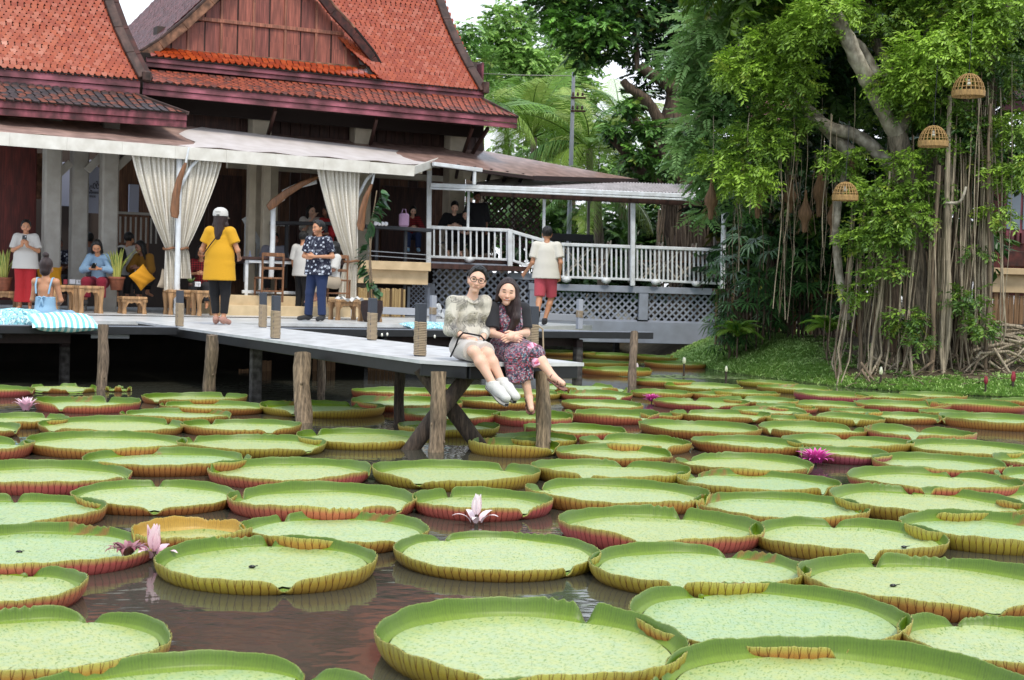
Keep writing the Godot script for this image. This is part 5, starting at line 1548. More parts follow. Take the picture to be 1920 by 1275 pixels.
	# crown: sky-lit tufts coloured light in front, shaded ones coloured darker behind
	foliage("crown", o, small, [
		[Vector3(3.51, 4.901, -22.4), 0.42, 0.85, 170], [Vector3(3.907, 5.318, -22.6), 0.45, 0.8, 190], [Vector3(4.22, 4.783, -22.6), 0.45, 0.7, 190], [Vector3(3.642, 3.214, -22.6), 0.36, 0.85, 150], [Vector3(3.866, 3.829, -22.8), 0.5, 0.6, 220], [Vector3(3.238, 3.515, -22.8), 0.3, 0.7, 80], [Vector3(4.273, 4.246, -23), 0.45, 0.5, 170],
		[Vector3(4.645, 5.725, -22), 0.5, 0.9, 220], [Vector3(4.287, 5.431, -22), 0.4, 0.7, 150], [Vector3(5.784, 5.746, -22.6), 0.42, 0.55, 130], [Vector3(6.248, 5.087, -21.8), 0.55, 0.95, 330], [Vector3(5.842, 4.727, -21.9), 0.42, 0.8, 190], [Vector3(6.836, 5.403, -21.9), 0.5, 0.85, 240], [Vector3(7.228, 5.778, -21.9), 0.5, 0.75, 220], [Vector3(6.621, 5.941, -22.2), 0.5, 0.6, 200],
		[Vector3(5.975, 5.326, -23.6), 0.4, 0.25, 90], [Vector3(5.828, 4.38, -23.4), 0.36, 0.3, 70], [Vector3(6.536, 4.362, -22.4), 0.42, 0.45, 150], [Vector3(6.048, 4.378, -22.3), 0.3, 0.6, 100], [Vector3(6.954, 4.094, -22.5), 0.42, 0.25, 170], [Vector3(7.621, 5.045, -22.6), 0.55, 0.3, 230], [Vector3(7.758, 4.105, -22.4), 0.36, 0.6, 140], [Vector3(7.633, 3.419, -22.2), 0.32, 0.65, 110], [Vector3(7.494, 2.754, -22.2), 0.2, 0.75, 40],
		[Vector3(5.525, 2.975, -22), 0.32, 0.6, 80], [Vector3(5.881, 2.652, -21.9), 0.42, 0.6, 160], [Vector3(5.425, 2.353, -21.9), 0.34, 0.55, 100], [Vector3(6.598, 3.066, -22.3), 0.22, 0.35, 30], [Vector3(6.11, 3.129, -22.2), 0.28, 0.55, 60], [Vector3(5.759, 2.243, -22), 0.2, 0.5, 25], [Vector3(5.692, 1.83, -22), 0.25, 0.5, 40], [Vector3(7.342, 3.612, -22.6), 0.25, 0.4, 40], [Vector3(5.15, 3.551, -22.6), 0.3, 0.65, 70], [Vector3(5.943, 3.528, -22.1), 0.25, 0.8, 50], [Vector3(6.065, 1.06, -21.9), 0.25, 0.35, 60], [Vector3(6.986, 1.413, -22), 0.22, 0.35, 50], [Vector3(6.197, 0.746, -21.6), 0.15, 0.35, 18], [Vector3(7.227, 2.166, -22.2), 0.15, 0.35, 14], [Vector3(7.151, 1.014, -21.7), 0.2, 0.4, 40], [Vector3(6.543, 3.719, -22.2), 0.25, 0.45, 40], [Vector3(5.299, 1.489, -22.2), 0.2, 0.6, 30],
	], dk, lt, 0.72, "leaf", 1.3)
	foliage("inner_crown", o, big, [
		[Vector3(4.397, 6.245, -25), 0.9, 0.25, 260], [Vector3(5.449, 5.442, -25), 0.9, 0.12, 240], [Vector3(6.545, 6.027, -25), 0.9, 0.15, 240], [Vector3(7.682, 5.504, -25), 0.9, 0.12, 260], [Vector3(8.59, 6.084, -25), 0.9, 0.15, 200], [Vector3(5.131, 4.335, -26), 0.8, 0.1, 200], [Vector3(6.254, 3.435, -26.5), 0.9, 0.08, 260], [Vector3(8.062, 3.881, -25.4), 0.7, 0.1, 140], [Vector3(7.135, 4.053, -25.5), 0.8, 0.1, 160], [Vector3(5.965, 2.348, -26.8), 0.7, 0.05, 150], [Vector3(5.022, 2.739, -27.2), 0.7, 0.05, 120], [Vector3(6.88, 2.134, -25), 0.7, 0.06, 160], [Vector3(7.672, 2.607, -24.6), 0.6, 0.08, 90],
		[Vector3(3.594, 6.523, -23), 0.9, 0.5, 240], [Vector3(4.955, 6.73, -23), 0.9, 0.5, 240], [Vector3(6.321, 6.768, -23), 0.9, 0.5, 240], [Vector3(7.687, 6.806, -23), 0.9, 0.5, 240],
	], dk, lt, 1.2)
	# ---- feathery tree hanging in front of the lattice deck's right end
	var f := thing("feathery_tree", "tree with drooping blue green compound leaves left of the banyan", "tree", Transform3D(Basis(), Vector3(5.0, 0.7, -27.6)))
	var fo: Vector3 = -f.position
	limb(f, [fo + Vector3(5.0, 0.5, -27.6), fo + Vector3(4.95, 2.6, -27.3), fo + Vector3(4.098, 4.264, -25.6), fo + Vector3(3.42, 5.021, -24.4), fo + Vector3(3.005, 5.787, -24.2)], 0.09, 0.04, "bark_dark", "trunk")
	limb(f, [fo + Vector3(3.938, 4.152, -24.6), fo + Vector3(3.383, 3.914, -24.2), fo + Vector3(3.006, 3.615, -24)], 0.04, 0.015, "bark_dark")
	limb(f, [fo + Vector3(3.953, 3.695, -24.6), fo + Vector3(3.543, 3.198, -24.2), fo + Vector3(3.259, 2.728, -24)], 0.03, 0.012, "bark_dark")
	var fb := []
	for q in [[Vector3(3.29, 5.848, -24), 0.6, 0.75, 190], [Vector3(2.906, 5.305, -24), 0.45, 0.6, 120], [Vector3(3.566, 5.995, -23.8), 0.5, 0.7, 150], [Vector3(3.275, 4.959, -24), 0.5, 0.6, 170], [Vector3(3.558, 4.522, -24), 0.5, 0.45, 150], [Vector3(3.076, 4.197, -24), 0.45, 0.7, 140], [Vector3(2.957, 3.748, -24), 0.3, 0.7, 70], [Vector3(3.364, 3.625, -24), 0.42, 0.6, 120], [Vector3(3.195, 3.308, -24), 0.25, 0.5, 40], [Vector3(3.186, 2.771, -24), 0.16, 0.5, 14], [Vector3(3.883, 3.052, -24.6), 0.3, 0.2, 50], [Vector3(3.923, 4.92, -23.6), 0.4, 0.4, 90]]:
		fb.append([fo + q[0], q[1], q[2], q[3]])
	foliage("crown", f, feath, fb, mid_d, mid_l, 1.0)
	# ---- the dark pruned tree over the lattice deck
	var d := thing("pruned_tree", "dark old tree with sawn off limbs behind the lattice deck, crown against the sky", "tree", Transform3D(Basis(), Vector3(4.3, 0.85, -36)))
	var dp: Vector3 = -d.position
	limb(d, [dp + Vector3(4.4, 0.7, -36), dp + Vector3(4.319, 2.301, -36), dp + Vector3(4.14, 3.64, -36), dp + Vector3(3.931, 4.707, -36), dp + Vector3(3.995, 6.046, -36), dp + Vector3(4.484, 7.527, -36), dp + Vector3(4.703, 8.995, -36)], 0.5, 0.3, "bark_dark", "trunk")
	for q in [[[Vector3(3.922, 4.289, -35.8), Vector3(3.247, 5.155, -35.6), Vector3(2.584, 5.892, -35.4)], 0.19, 0.12], [[Vector3(3.846, 3.753, -35.8), Vector3(3.062, 4.4, -35.5), Vector3(2.328, 5.167, -35.2)], 0.19, 0.11], [[Vector3(3.949, 4.69, -35.8), Vector3(3.314, 5.977, -35.6), Vector3(2.735, 6.409, -35.5), Vector3(2.57, 6.602, -35.5)], 0.16, 0.09], [[Vector3(4.259, 6.187, -36), Vector3(3.532, 6.643, -35.6), Vector3(2.974, 6.926, -35.4)], 0.16, 0.12], [[Vector3(4.372, 6.857, -36), Vector3(3.939, 7.778, -36), Vector3(3.119, 8.287, -36), Vector3(2.04, 8.523, -36)], 0.2, 0.08], [[Vector3(4.455, 4.319, -36), Vector3(4.8, 6.069, -36), Vector3(5.685, 7.693, -36)], 0.3, 0.16], [[Vector3(2.919, 6.874, -35.5), Vector3(2.832, 7.809, -35.6), Vector3(2.554, 8.478, -35.7)], 0.07, 0.04], [[Vector3(3.937, 2.268, -35), Vector3(4.361, 3.326, -35), Vector3(4.961, 4.279, -35.3)], 0.18, 0.2]]:
		var pts := []
		for p in q[0]: pts.append(dp + p)
		limb(d, pts, q[1], q[2], "bark_dark")
	for k in 90:
		var x := lerpf(3.35, 5.4, rng.randf()); var zz := rng.randf_range(-35.4, -34.2)
		var y1 := rng.randf_range(2.6, 5.2)
		var pts := []; var rad := []
		var r := rng.randf_range(0.012, 0.03)
		for j in 6:
			var t := j / 5.0
			pts.append(dp + Vector3(x + 0.05 * sin(t * 5.0 + k) + (4.3 - x) * 0.2 * t, lerpf(0.8, y1, t), zz - 0.5 * t)); rad.append(r)
		var mb := MB.new()
		mb.tube(pts, rad, 5, false)
		put("aerial_root", mb.mesh(), M.aerial_root_dark, d)
	var db := []
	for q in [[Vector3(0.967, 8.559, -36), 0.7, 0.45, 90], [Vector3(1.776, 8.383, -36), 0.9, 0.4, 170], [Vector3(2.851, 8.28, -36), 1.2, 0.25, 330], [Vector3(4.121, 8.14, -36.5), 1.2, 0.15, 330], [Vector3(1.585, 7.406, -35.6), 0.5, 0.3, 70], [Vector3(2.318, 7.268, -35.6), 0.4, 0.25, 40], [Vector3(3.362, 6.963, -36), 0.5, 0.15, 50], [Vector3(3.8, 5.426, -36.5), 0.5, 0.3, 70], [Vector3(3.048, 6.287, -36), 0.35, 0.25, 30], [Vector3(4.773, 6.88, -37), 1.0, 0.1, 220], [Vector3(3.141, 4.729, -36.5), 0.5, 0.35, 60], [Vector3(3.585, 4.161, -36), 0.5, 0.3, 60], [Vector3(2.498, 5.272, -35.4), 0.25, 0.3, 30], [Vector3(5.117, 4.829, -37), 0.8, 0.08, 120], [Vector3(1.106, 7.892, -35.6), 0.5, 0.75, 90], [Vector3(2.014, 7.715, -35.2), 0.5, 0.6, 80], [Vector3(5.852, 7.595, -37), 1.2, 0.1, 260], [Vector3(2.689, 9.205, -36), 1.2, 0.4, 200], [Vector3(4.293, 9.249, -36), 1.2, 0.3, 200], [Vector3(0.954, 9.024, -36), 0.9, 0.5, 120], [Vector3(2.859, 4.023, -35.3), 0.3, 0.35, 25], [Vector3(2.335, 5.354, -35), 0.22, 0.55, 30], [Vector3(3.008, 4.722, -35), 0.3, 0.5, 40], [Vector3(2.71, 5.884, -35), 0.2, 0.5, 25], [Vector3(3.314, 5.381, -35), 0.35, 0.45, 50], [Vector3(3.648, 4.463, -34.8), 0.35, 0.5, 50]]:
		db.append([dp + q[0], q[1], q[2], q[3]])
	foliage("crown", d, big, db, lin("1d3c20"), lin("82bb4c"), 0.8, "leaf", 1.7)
	# ---- bright trees beyond the restaurant, leaf colours lightened in place of haze
	for q in [[Vector3(-0.481, 8.693, -58), "tall light green tree beyond the restaurant, left of the utility pole", [[Vector3(-0.364, 12.239, -58), 1.0, 0.6, 230], [Vector3(-0.652, 10.944, -58), 1.2, 0.6, 320], [Vector3(0.227, 10.432, -58), 1.2, 0.65, 320], [Vector3(-1.15, 9.427, -58), 1.2, 0.55, 260], [Vector3(0.161, 8.926, -58), 1.3, 0.5, 260], [Vector3(-0.775, 11.477, -58), 0.7, 0.7, 120]]], [Vector3(2.305, 8.8, -60), "light green tree beyond the restaurant, around the utility pole", [[Vector3(1.464, 10.778, -60), 1.3, 0.65, 300], [Vector3(2.345, 9.691, -60), 1.1, 0.6, 230], [Vector3(2.571, 11.142, -60), 0.9, 0.55, 150], [Vector3(1.739, 9.006, -60), 1.4, 0.55, 260], [Vector3(1.042, 9.877, -60), 1.0, 0.8, 200], [Vector3(1.871, 12.121, -60), 1.0, 0.5, 160]]], [Vector3(-1.739, 8.392, -50), "dark tree peeping out behind the roof's right verge", [[Vector3(-1.764, 9.317, -50), 0.8, 0.35, 120], [Vector3(-1.46, 8.399, -50), 0.8, 0.4, 120], [Vector3(-2.012, 10.235, -50), 0.6, 0.4, 70]]], [Vector3(4.087, 6.132, -52), "green thicket tree behind the coconut palms", [[Vector3(3.128, 5.718, -52), 1.1, 0.55, 160], [Vector3(4.493, 5.563, -52), 1.4, 0.4, 220], [Vector3(5.445, 6.17, -52), 1.4, 0.3, 200], [Vector3(3.631, 3.519, -50), 1.4, 0.25, 220], [Vector3(5.5, 3.571, -50), 1.6, 0.2, 240], [Vector3(1.6, 7.044, -54), 1.3, 0.5, 200], [Vector3(0.213, 6.202, -54), 1.5, 0.45, 220]]]]:
		var base: Vector3 = Vector3(q[0].x, 0.85, q[0].z)
		var t := thing("background_tree", q[1], "tree", Transform3D(Basis(), base), "trees beyond the restaurant")
		limb(t, [Vector3.ZERO, Vector3(0.1, 2.5, 0), Vector3(0, q[0].y, 0)], 0.2, 0.08, "bark_dark", "trunk")
		var bl := []
		for b in q[2]: bl.append([b[0] - base, b[1], b[2], b[3]])
		foliage("crown", t, big, bl, lin("42742f"), lin("bce47c"), 1.15, "leaf", 1.25)
	# ---- dark thickets that close the view under the crowns at right
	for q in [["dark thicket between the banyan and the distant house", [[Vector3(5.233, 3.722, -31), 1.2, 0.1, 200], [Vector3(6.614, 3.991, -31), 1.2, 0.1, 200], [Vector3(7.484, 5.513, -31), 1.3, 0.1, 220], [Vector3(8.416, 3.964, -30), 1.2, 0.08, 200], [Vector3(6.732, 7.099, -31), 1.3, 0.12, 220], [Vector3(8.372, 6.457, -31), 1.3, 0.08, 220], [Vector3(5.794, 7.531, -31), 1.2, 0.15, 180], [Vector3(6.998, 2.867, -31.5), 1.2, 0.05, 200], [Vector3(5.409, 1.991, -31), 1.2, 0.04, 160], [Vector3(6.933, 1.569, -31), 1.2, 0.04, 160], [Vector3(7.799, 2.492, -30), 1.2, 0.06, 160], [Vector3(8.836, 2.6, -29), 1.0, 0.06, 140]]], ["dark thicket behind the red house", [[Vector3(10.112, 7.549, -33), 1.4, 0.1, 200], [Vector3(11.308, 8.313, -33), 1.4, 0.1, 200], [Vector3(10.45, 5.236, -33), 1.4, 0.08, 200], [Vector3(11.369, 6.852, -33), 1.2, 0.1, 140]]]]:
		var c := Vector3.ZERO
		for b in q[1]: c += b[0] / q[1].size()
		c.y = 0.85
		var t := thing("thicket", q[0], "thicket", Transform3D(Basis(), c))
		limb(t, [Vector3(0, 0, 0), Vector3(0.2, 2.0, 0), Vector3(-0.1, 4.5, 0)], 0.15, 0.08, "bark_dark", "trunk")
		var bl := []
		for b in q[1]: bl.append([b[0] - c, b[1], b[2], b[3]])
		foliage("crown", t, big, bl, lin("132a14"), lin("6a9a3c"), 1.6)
	var hg := []
	var hc := Vector3(3.2, 0.85, -43)
	for q in [[Vector3(1.327, 2.975, -42), 1.3, 0.25, 200], [Vector3(2.441, 2.535, -42), 1.3, 0.2, 200], [Vector3(3.732, 2.902, -42.5), 1.4, 0.12, 220], [Vector3(5.097, 3.08, -42), 1.4, 0.08, 220], [Vector3(6.054, 2.917, -41), 1.3, 0.06, 200], [Vector3(0.544, 3.847, -44), 1.2, 0.25, 160], [Vector3(2.056, 1.426, -40), 1.2, 0.1, 160], [Vector3(4.006, 1.405, -40), 1.2, 0.06, 160], [Vector3(5.656, 1.527, -39), 1.2, 0.05, 160], [Vector3(-0.41, 3.24, -42), 1.2, 0.2, 140]]: hg.append([q[0] - hc, q[1], q[2], q[3]])
	var hd := thing("thicket", "dark green thicket closing the view behind the lattice deck", "thicket", Transform3D(Basis(), hc))
	limb(hd, [Vector3.ZERO, Vector3(0.2, 1.5, 0), Vector3(0.1, 3.0, 0)], 0.15, 0.08, "bark_dark", "trunk")
	foliage("crown", hd, big, hg, lin("1c3c1a"), lin("86b850"), 1.7)
	palms()
	lady_palm()
	# dark bamboo fence behind the fan palms
	var bf := thing("bamboo_fence", "dark old bamboo fence behind the fan palms and the hanging roots", "fence", Transform3D(Basis(), Vector3(5.3, 0.6, -27.2)))
	for k in 46:
		var mb := MB.new()
		mb.tube([Vector3(-1.4 + k * 0.075, -0.2, 0.01 * (k % 2)), Vector3(-1.4 + k * 0.075, 0.85 + 0.02 * sin(k * 2.0), 0.01 * (k % 2))], [0.034, 0.034], 6)
		put("pole", mb.mesh(), M.bark_dark if k % 4 else M.bamboo_old, bf)
	block("rail", Vector3(0.3, 0.85, -0.02), Vector3(3.6, 0.06, 0.05), M.bark_dark, bf)
	# ---- weaver nests and basket lamps hung in the trees
	for q in [[Vector3(3.194, 2.739, -23.4), 0.58, "fat weaver bird nest hanging from the feathery leaves, leftmost"], [Vector3(3.96, 2.848, -23.4), 0.85, "weaver bird nest with a long neck before the small corrugated roof"], [Vector3(4.523, 2.875, -23.6), 0.5, "dark weaver bird nest right of the one before the corrugated roof"], [Vector3(4.7, 2.554, -23.2), 0.55, "frayed weaver bird nest with a ragged tail on a long string"], [Vector3(4.945, 2.87, -23.3), 0.75, "slender weaver bird nest left of the lowest basket lamp's nests"], [Vector3(5.127, 2.471, -23), 0.65, "weaver bird nest directly below the left half of the lowest basket lamp"], [Vector3(5.351, 3.277, -22.8), 0.45, "weaver bird nest just above the lowest basket lamp"]]:
		var t := thing("weaver_nest", q[2], "bird nest", Transform3D(Basis(), q[0]), "weaver bird nests hung in the trees")
		var L: float = q[1]
		var mb := MB.new()
		mb.lathe([Vector2(0.03, -L * 0.25), Vector2(0.045, -L * 0.18), Vector2(0.05, 0.0), Vector2(0.06, L * 0.08), Vector2(0.095, L * 0.16), Vector2(0.115, L * 0.26), Vector2(0.11, L * 0.36), Vector2(0.08, L * 0.48), Vector2(0.045, L * 0.62), Vector2(0.025, L * 0.8), Vector2(0.018, L)], Vector3(0.01, 0, 0), 14)
		put("woven_body", mb.mesh(), M.nest, t)
		var st := MB.new()
		for k in 26:
			var an := k * 2.4
			var y := -L * 0.15 + L * 0.9 * rng.randf()
			st.tube([Vector3(cos(an) * 0.07, y, sin(an) * 0.07), Vector3(cos(an) * 0.13, y - 0.1, sin(an) * 0.13)], [0.004, 0.002], 3, false)
		tag(put("loose_straw", st.mesh(), M.nest, t), "", "", "", "stuff")
		var cd := MB.new()
		cd.tube([Vector3(0, L * 0.97, 0), Vector3(0.02, L + 0.5, 0.0), Vector3(0, L + 1.0, 0)], [0.006, 0.006, 0.006], 5, false)
		put("string", cd.mesh(), M.aerial_root, t)
	for q in [[Vector3(6.659, 4.437, -21.2), 0.235, "woven bamboo basket lamp hanging highest in the banyan"], [Vector3(6.196, 3.694, -21.3), 0.215, "woven bamboo basket lamp in the middle, under the highest one"], [Vector3(4.983, 2.878, -21.6), 0.19, "lowest woven bamboo basket lamp at the banyan's left"]]:
		var t := thing("basket_lamp", q[2], "lamp", Transform3D(Basis(), q[0]), "bamboo basket lamps in the banyan")
		var R: float = q[1]
		for k in 22:
			var an := TAU * k / 22.0
			var pts := []; var rad := []
			for j in 7:
				var a := j / 6.0 * PI * 0.5
				pts.append(Vector3(cos(an) * R * cos(a * 0.97), R * 1.3 * sin(a), sin(an) * R * cos(a * 0.97))); rad.append(0.0075)
			var mb := MB.new()
			mb.tube(pts, rad, 5, false)
			put("rib", mb.mesh(), M.basket, t)
		for j in 6:
			var a := (j + 0.3) / 6.0 * PI * 0.47
			var ring := []; var rad := []
			for k in 25: ring.append(Vector3(cos(TAU * k / 24.0) * (R * cos(a * 0.97) + 0.004), R * 1.3 * sin(a), sin(TAU * k / 24.0) * (R * cos(a * 0.97) + 0.004))); rad.append(0.0065)
			var mb := MB.new()
			mb.tube(ring, rad, 5, false)
			put("hoop", mb.mesh(), M.basket, t)
		var bnd := MB.new()
		bnd.lathe([Vector2(R * 1.03, -0.03), Vector2(R * 1.04, 0.05), Vector2(R * 1.02, 0.05), Vector2(R * 1.01, -0.03)], Vector3.ZERO, 28)
		put("rim_band", bnd.mesh(), M.basket, t)
		var bl := MB.new()
		bl.lathe([Vector2(0.002, R * 0.55), Vector2(0.03, R * 0.6), Vector2(0.035, R * 0.68), Vector2(0.022, R * 0.82), Vector2(0.018, R * 0.95), Vector2(0.002, R * 0.96)], Vector3.ZERO, 10)
		put("bulb", bl.mesh(), M.bulb, t)
		var cd := MB.new()
		cd.tube([Vector3(0, R * 0.95, 0), Vector3(0, R * 1.4, 0), Vector3(0.02, R * 1.4 + 0.9, 0)], [0.006, 0.006, 0.006], 5, false)
		put("cord", cd.mesh(), M.phone, t)

func frond_mesh(l: float, arch: float, hang: float, sd: int) -> ArrayMesh:
	# a feathered palm frond along +z, rising and then drooping
	var r := RandomNumberGenerator.new()
	r.seed = sd
	var mb := MB.new()
	var P := func(t: float) -> Vector3: return Vector3(0, l * (0.55 * arch * t - 0.75 * arch * t * t), l * t * (1.0 - 0.18 * t * arch))
	var pts := []; var rad := []
	for k in 13: pts.append(P.call(k / 12.0)); rad.append(lerpf(0.03, 0.006, k / 12.0))
	mb.col = lin("8a9a3a")
	mb.tube(pts, rad, 5, false)
	for k in 46:
		var t := 0.1 + 0.9 * k / 46.0
		var at: Vector3 = P.call(t)
		var fw: Vector3 = (P.call(minf(t + 0.02, 1.0)) - P.call(t - 0.02)).normalized()
		for s in [-1.0, 1.0]:
			var ll := l * 0.27 * sin(PI * clampf(0.12 + t * 0.86, 0, 1)) * r.randf_range(0.85, 1.1) + 0.05
			var dir := (Vector3(s, 0, 0) * 0.9 + fw * 0.75 + Vector3(0, 0.15 - 0.2 * hang, 0)).normalized()
			var m := at + dir * ll * 0.5
			var e := at + dir * ll + Vector3(0, -ll * hang * r.randf_range(0.4, 1.0), 0)
			var wd := fw * 0.014
			mb.col = Color(1, 1, 1)
			mb.quad(at - wd, at + wd, m + wd, m - wd, Vector3(0, 1, 0))
			mb.tri(m - wd, m + wd, e, Vector3(s * 0.3, 1, 0).normalized())
	return mb.mesh()

func palms() -> void:
	var fm := [frond_mesh(3.0, 0.8, 0.8, 1), frond_mesh(2.7, 1.1, 1.1, 2), frond_mesh(3.2, 0.45, 0.6, 3)]
	var cols := [Color(0.45, 0.62, 0.22), Color(0.55, 0.68, 0.26), Color(0.38, 0.55, 0.24), Color(0.64, 0.72, 0.36)]
	for k in cols.size():
		var m: StandardMaterial3D = M.palm_leaf.duplicate()
		m.albedo_color = cols[k]
		M["palm%d" % k] = m
	for q in [[Vector3(0.482, 6.008, -44), 1.05, "coconut palm with upright young fronds right of the restaurant's eave", 3, 0.95], [Vector3(2.115, 5.533, -42), 1.0, "coconut palm with long arching fronds above the brown metal awning", 5, 0.35], [Vector3(-1.071, 6.186, -40), 0.8, "palm whose hanging fronds show behind the eave's corner", 8, 0.2], [Vector3(3.329, 6.519, -46), 1.0, "coconut palm left of the pruned tree's sawn limbs", 11, 0.3], [Vector3(2.138, 3.784, -37.5), 0.8, "low palm whose pale fronds fill the lattice deck's opening", 14, 0.1], [Vector3(1.555, 5.529, -46), 1.1, "bright coconut palm behind the utility pole's foot", 17, 0.6]]:
		var base := Vector3(q[0].x, 0.85, q[0].z)
		var o := thing("coconut_palm", q[2], "palm", Transform3D(Basis(), base), "palms behind the lattice deck")
		var hgt: float = q[0].y - 0.85
		limb(o, [Vector3(0.3, 0, 0), Vector3(0.12, hgt * 0.5, 0), Vector3(0, hgt, 0)], 0.16, 0.1, "bark", "trunk")
		for k in 17:
			var an: float = k * 2.4 + q[3]
			var lift: float = lerpf(1.1, -0.35, k / 16.0) + (q[4] - 0.4) * 0.6
			var s: float = q[1] * lerpf(0.75, 1.05, fposmod(k * 0.37, 1.0))
			var b := Basis.from_euler(Vector3(-lift, an, sin(k * 1.7) * 0.3)).scaled(Vector3(s, s, s))
			put("frond", fm[k % 3], M["palm%d" % ((k + q[3]) % 4)], o, Transform3D(b, Vector3(0, hgt, 0)))

func lady_palm() -> void:
	var fans := []
	for v in 3:
		var mb := MB.new()
		for k in 9:
			var an := lerpf(-1.75, 1.75, k / 8.0) + 0.08 * sin(k * 2.0 + v)
			var dir := Vector3(sin(an), 0.12, cos(an))
			var l := 0.36 * (0.8 + 0.25 * cos(an * 0.8))
			var x := dir.cross(Vector3.UP).normalized() * 0.021
			var m := dir * l * 0.55; var e := dir * l + Vector3(0, -0.11 - 0.03 * sin(k * 3.0 + v), 0)
			mb.quad(Vector3.ZERO, m + x, m + x * 0.8, m - x, Vector3.UP)
			mb.quad(m - x, m + x, e + x * 0.25, e - x * 0.25, (Vector3.UP + dir * 0.3).normalized())
		fans.append(mb.mesh())
	var cols := [Color(0.24, 0.40, 0.20), Color(0.31, 0.48, 0.25), Color(0.17, 0.30, 0.16), Color(0.38, 0.54, 0.28)]
	for k in 4:
		var m: StandardMaterial3D = M.palm_leaf.duplicate()
		m.albedo_color = cols[k]
		M["fan%d" % k] = m
	for q in [[Vector3(4.367, 0.696, -26.2), 0.75, 1.9, 90, "clump of lady palms with fan leaves beside the lattice deck's right end"], [Vector3(5.377, 0.811, -26.6), 0.8, 1.7, 90, "clump of lady palms with fan leaves in front of the dark bamboo fence"], [Vector3(4.012, 0.692, -26), 0.3, 0.75, 26, "low young lady palm at the deck's base wall on the bank"]]:
		var base := Vector3(q[0].x, land(q[0].x, q[0].z), q[0].z)
		var o := thing("lady_palm", q[4], "fan palm", Transform3D(Basis(), base), "lady palm clumps on the bank")
		for k in int(q[3] / 6.0):
			var an := k * 2.4
			var f: Vector3 = Vector3(cos(an), 0, sin(an)) * q[1] * rng.randf_range(0.1, 0.6)
			var mb := MB.new()
			mb.tube([f, f * 1.1 + Vector3(0, q[2] * 0.5, 0), f * 1.25 + Vector3(0, q[2] * rng.randf_range(0.8, 1.05), 0)], [0.014, 0.012, 0.009], 5, false)
			put("stem", mb.mesh(), M.bark_dark, o)
		for k in q[3]:
			var an: float = k * 2.399
			var rr: float = q[1] * sqrt(rng.randf())
			var y: float = q[2] * lerpf(0.22, 1.12, rng.randf())
			var p := Vector3(cos(an) * rr, y, sin(an) * rr)
			var s := rng.randf_range(0.75, 1.15) * (0.8 if q[1] < 0.5 else 1.0)
			var b := Basis.from_euler(Vector3(rng.randf_range(0.1, 0.7), atan2(p.x, p.z) + rng.randf_range(-0.7, 0.7), rng.randf_range(-0.4, 0.4))).scaled(Vector3(s, s, s))
			put("fan_leaf", fans[k % 3], M["fan%d" % ([0, 1, 2, 0, 3, 2][k % 6])], o, Transform3D(b, p))
	# bright green young palms at the deck's pipe and before the banyan
	for q in [[Vector3(4.06, 1.158, -25.6), 0.75, "bright green leafy palm before the lattice deck's down pipe"], [Vector3(5.196, 1.352, -23.4), 0.85, "bright green feather leaved palm left of the banyan's roots"]]:
		var base := Vector3(q[0].x, land(q[0].x, q[0].z), q[0].z)
		var o := thing("young_palm", q[2], "palm", Transform3D(Basis(), base))
		var st := MB.new()
		st.tube([Vector3.ZERO, Vector3(0, q[1] * 0.6, 0)], [0.02, 0.015], 6)
		put("stem", st.mesh(), M.bark_dark, o)
		var fmh := frond_mesh(0.55, 1.0, 0.5, int(base.x * 10.0))
		for k in 9:
			var b := Basis.from_euler(Vector3(-0.9 + 0.09 * k, k * 2.4 + 1.0, 0))
			put("frond", fmh, M["palm%d" % (k % 2)], o, Transform3D(b, Vector3(0, q[1] * 0.6, 0)))


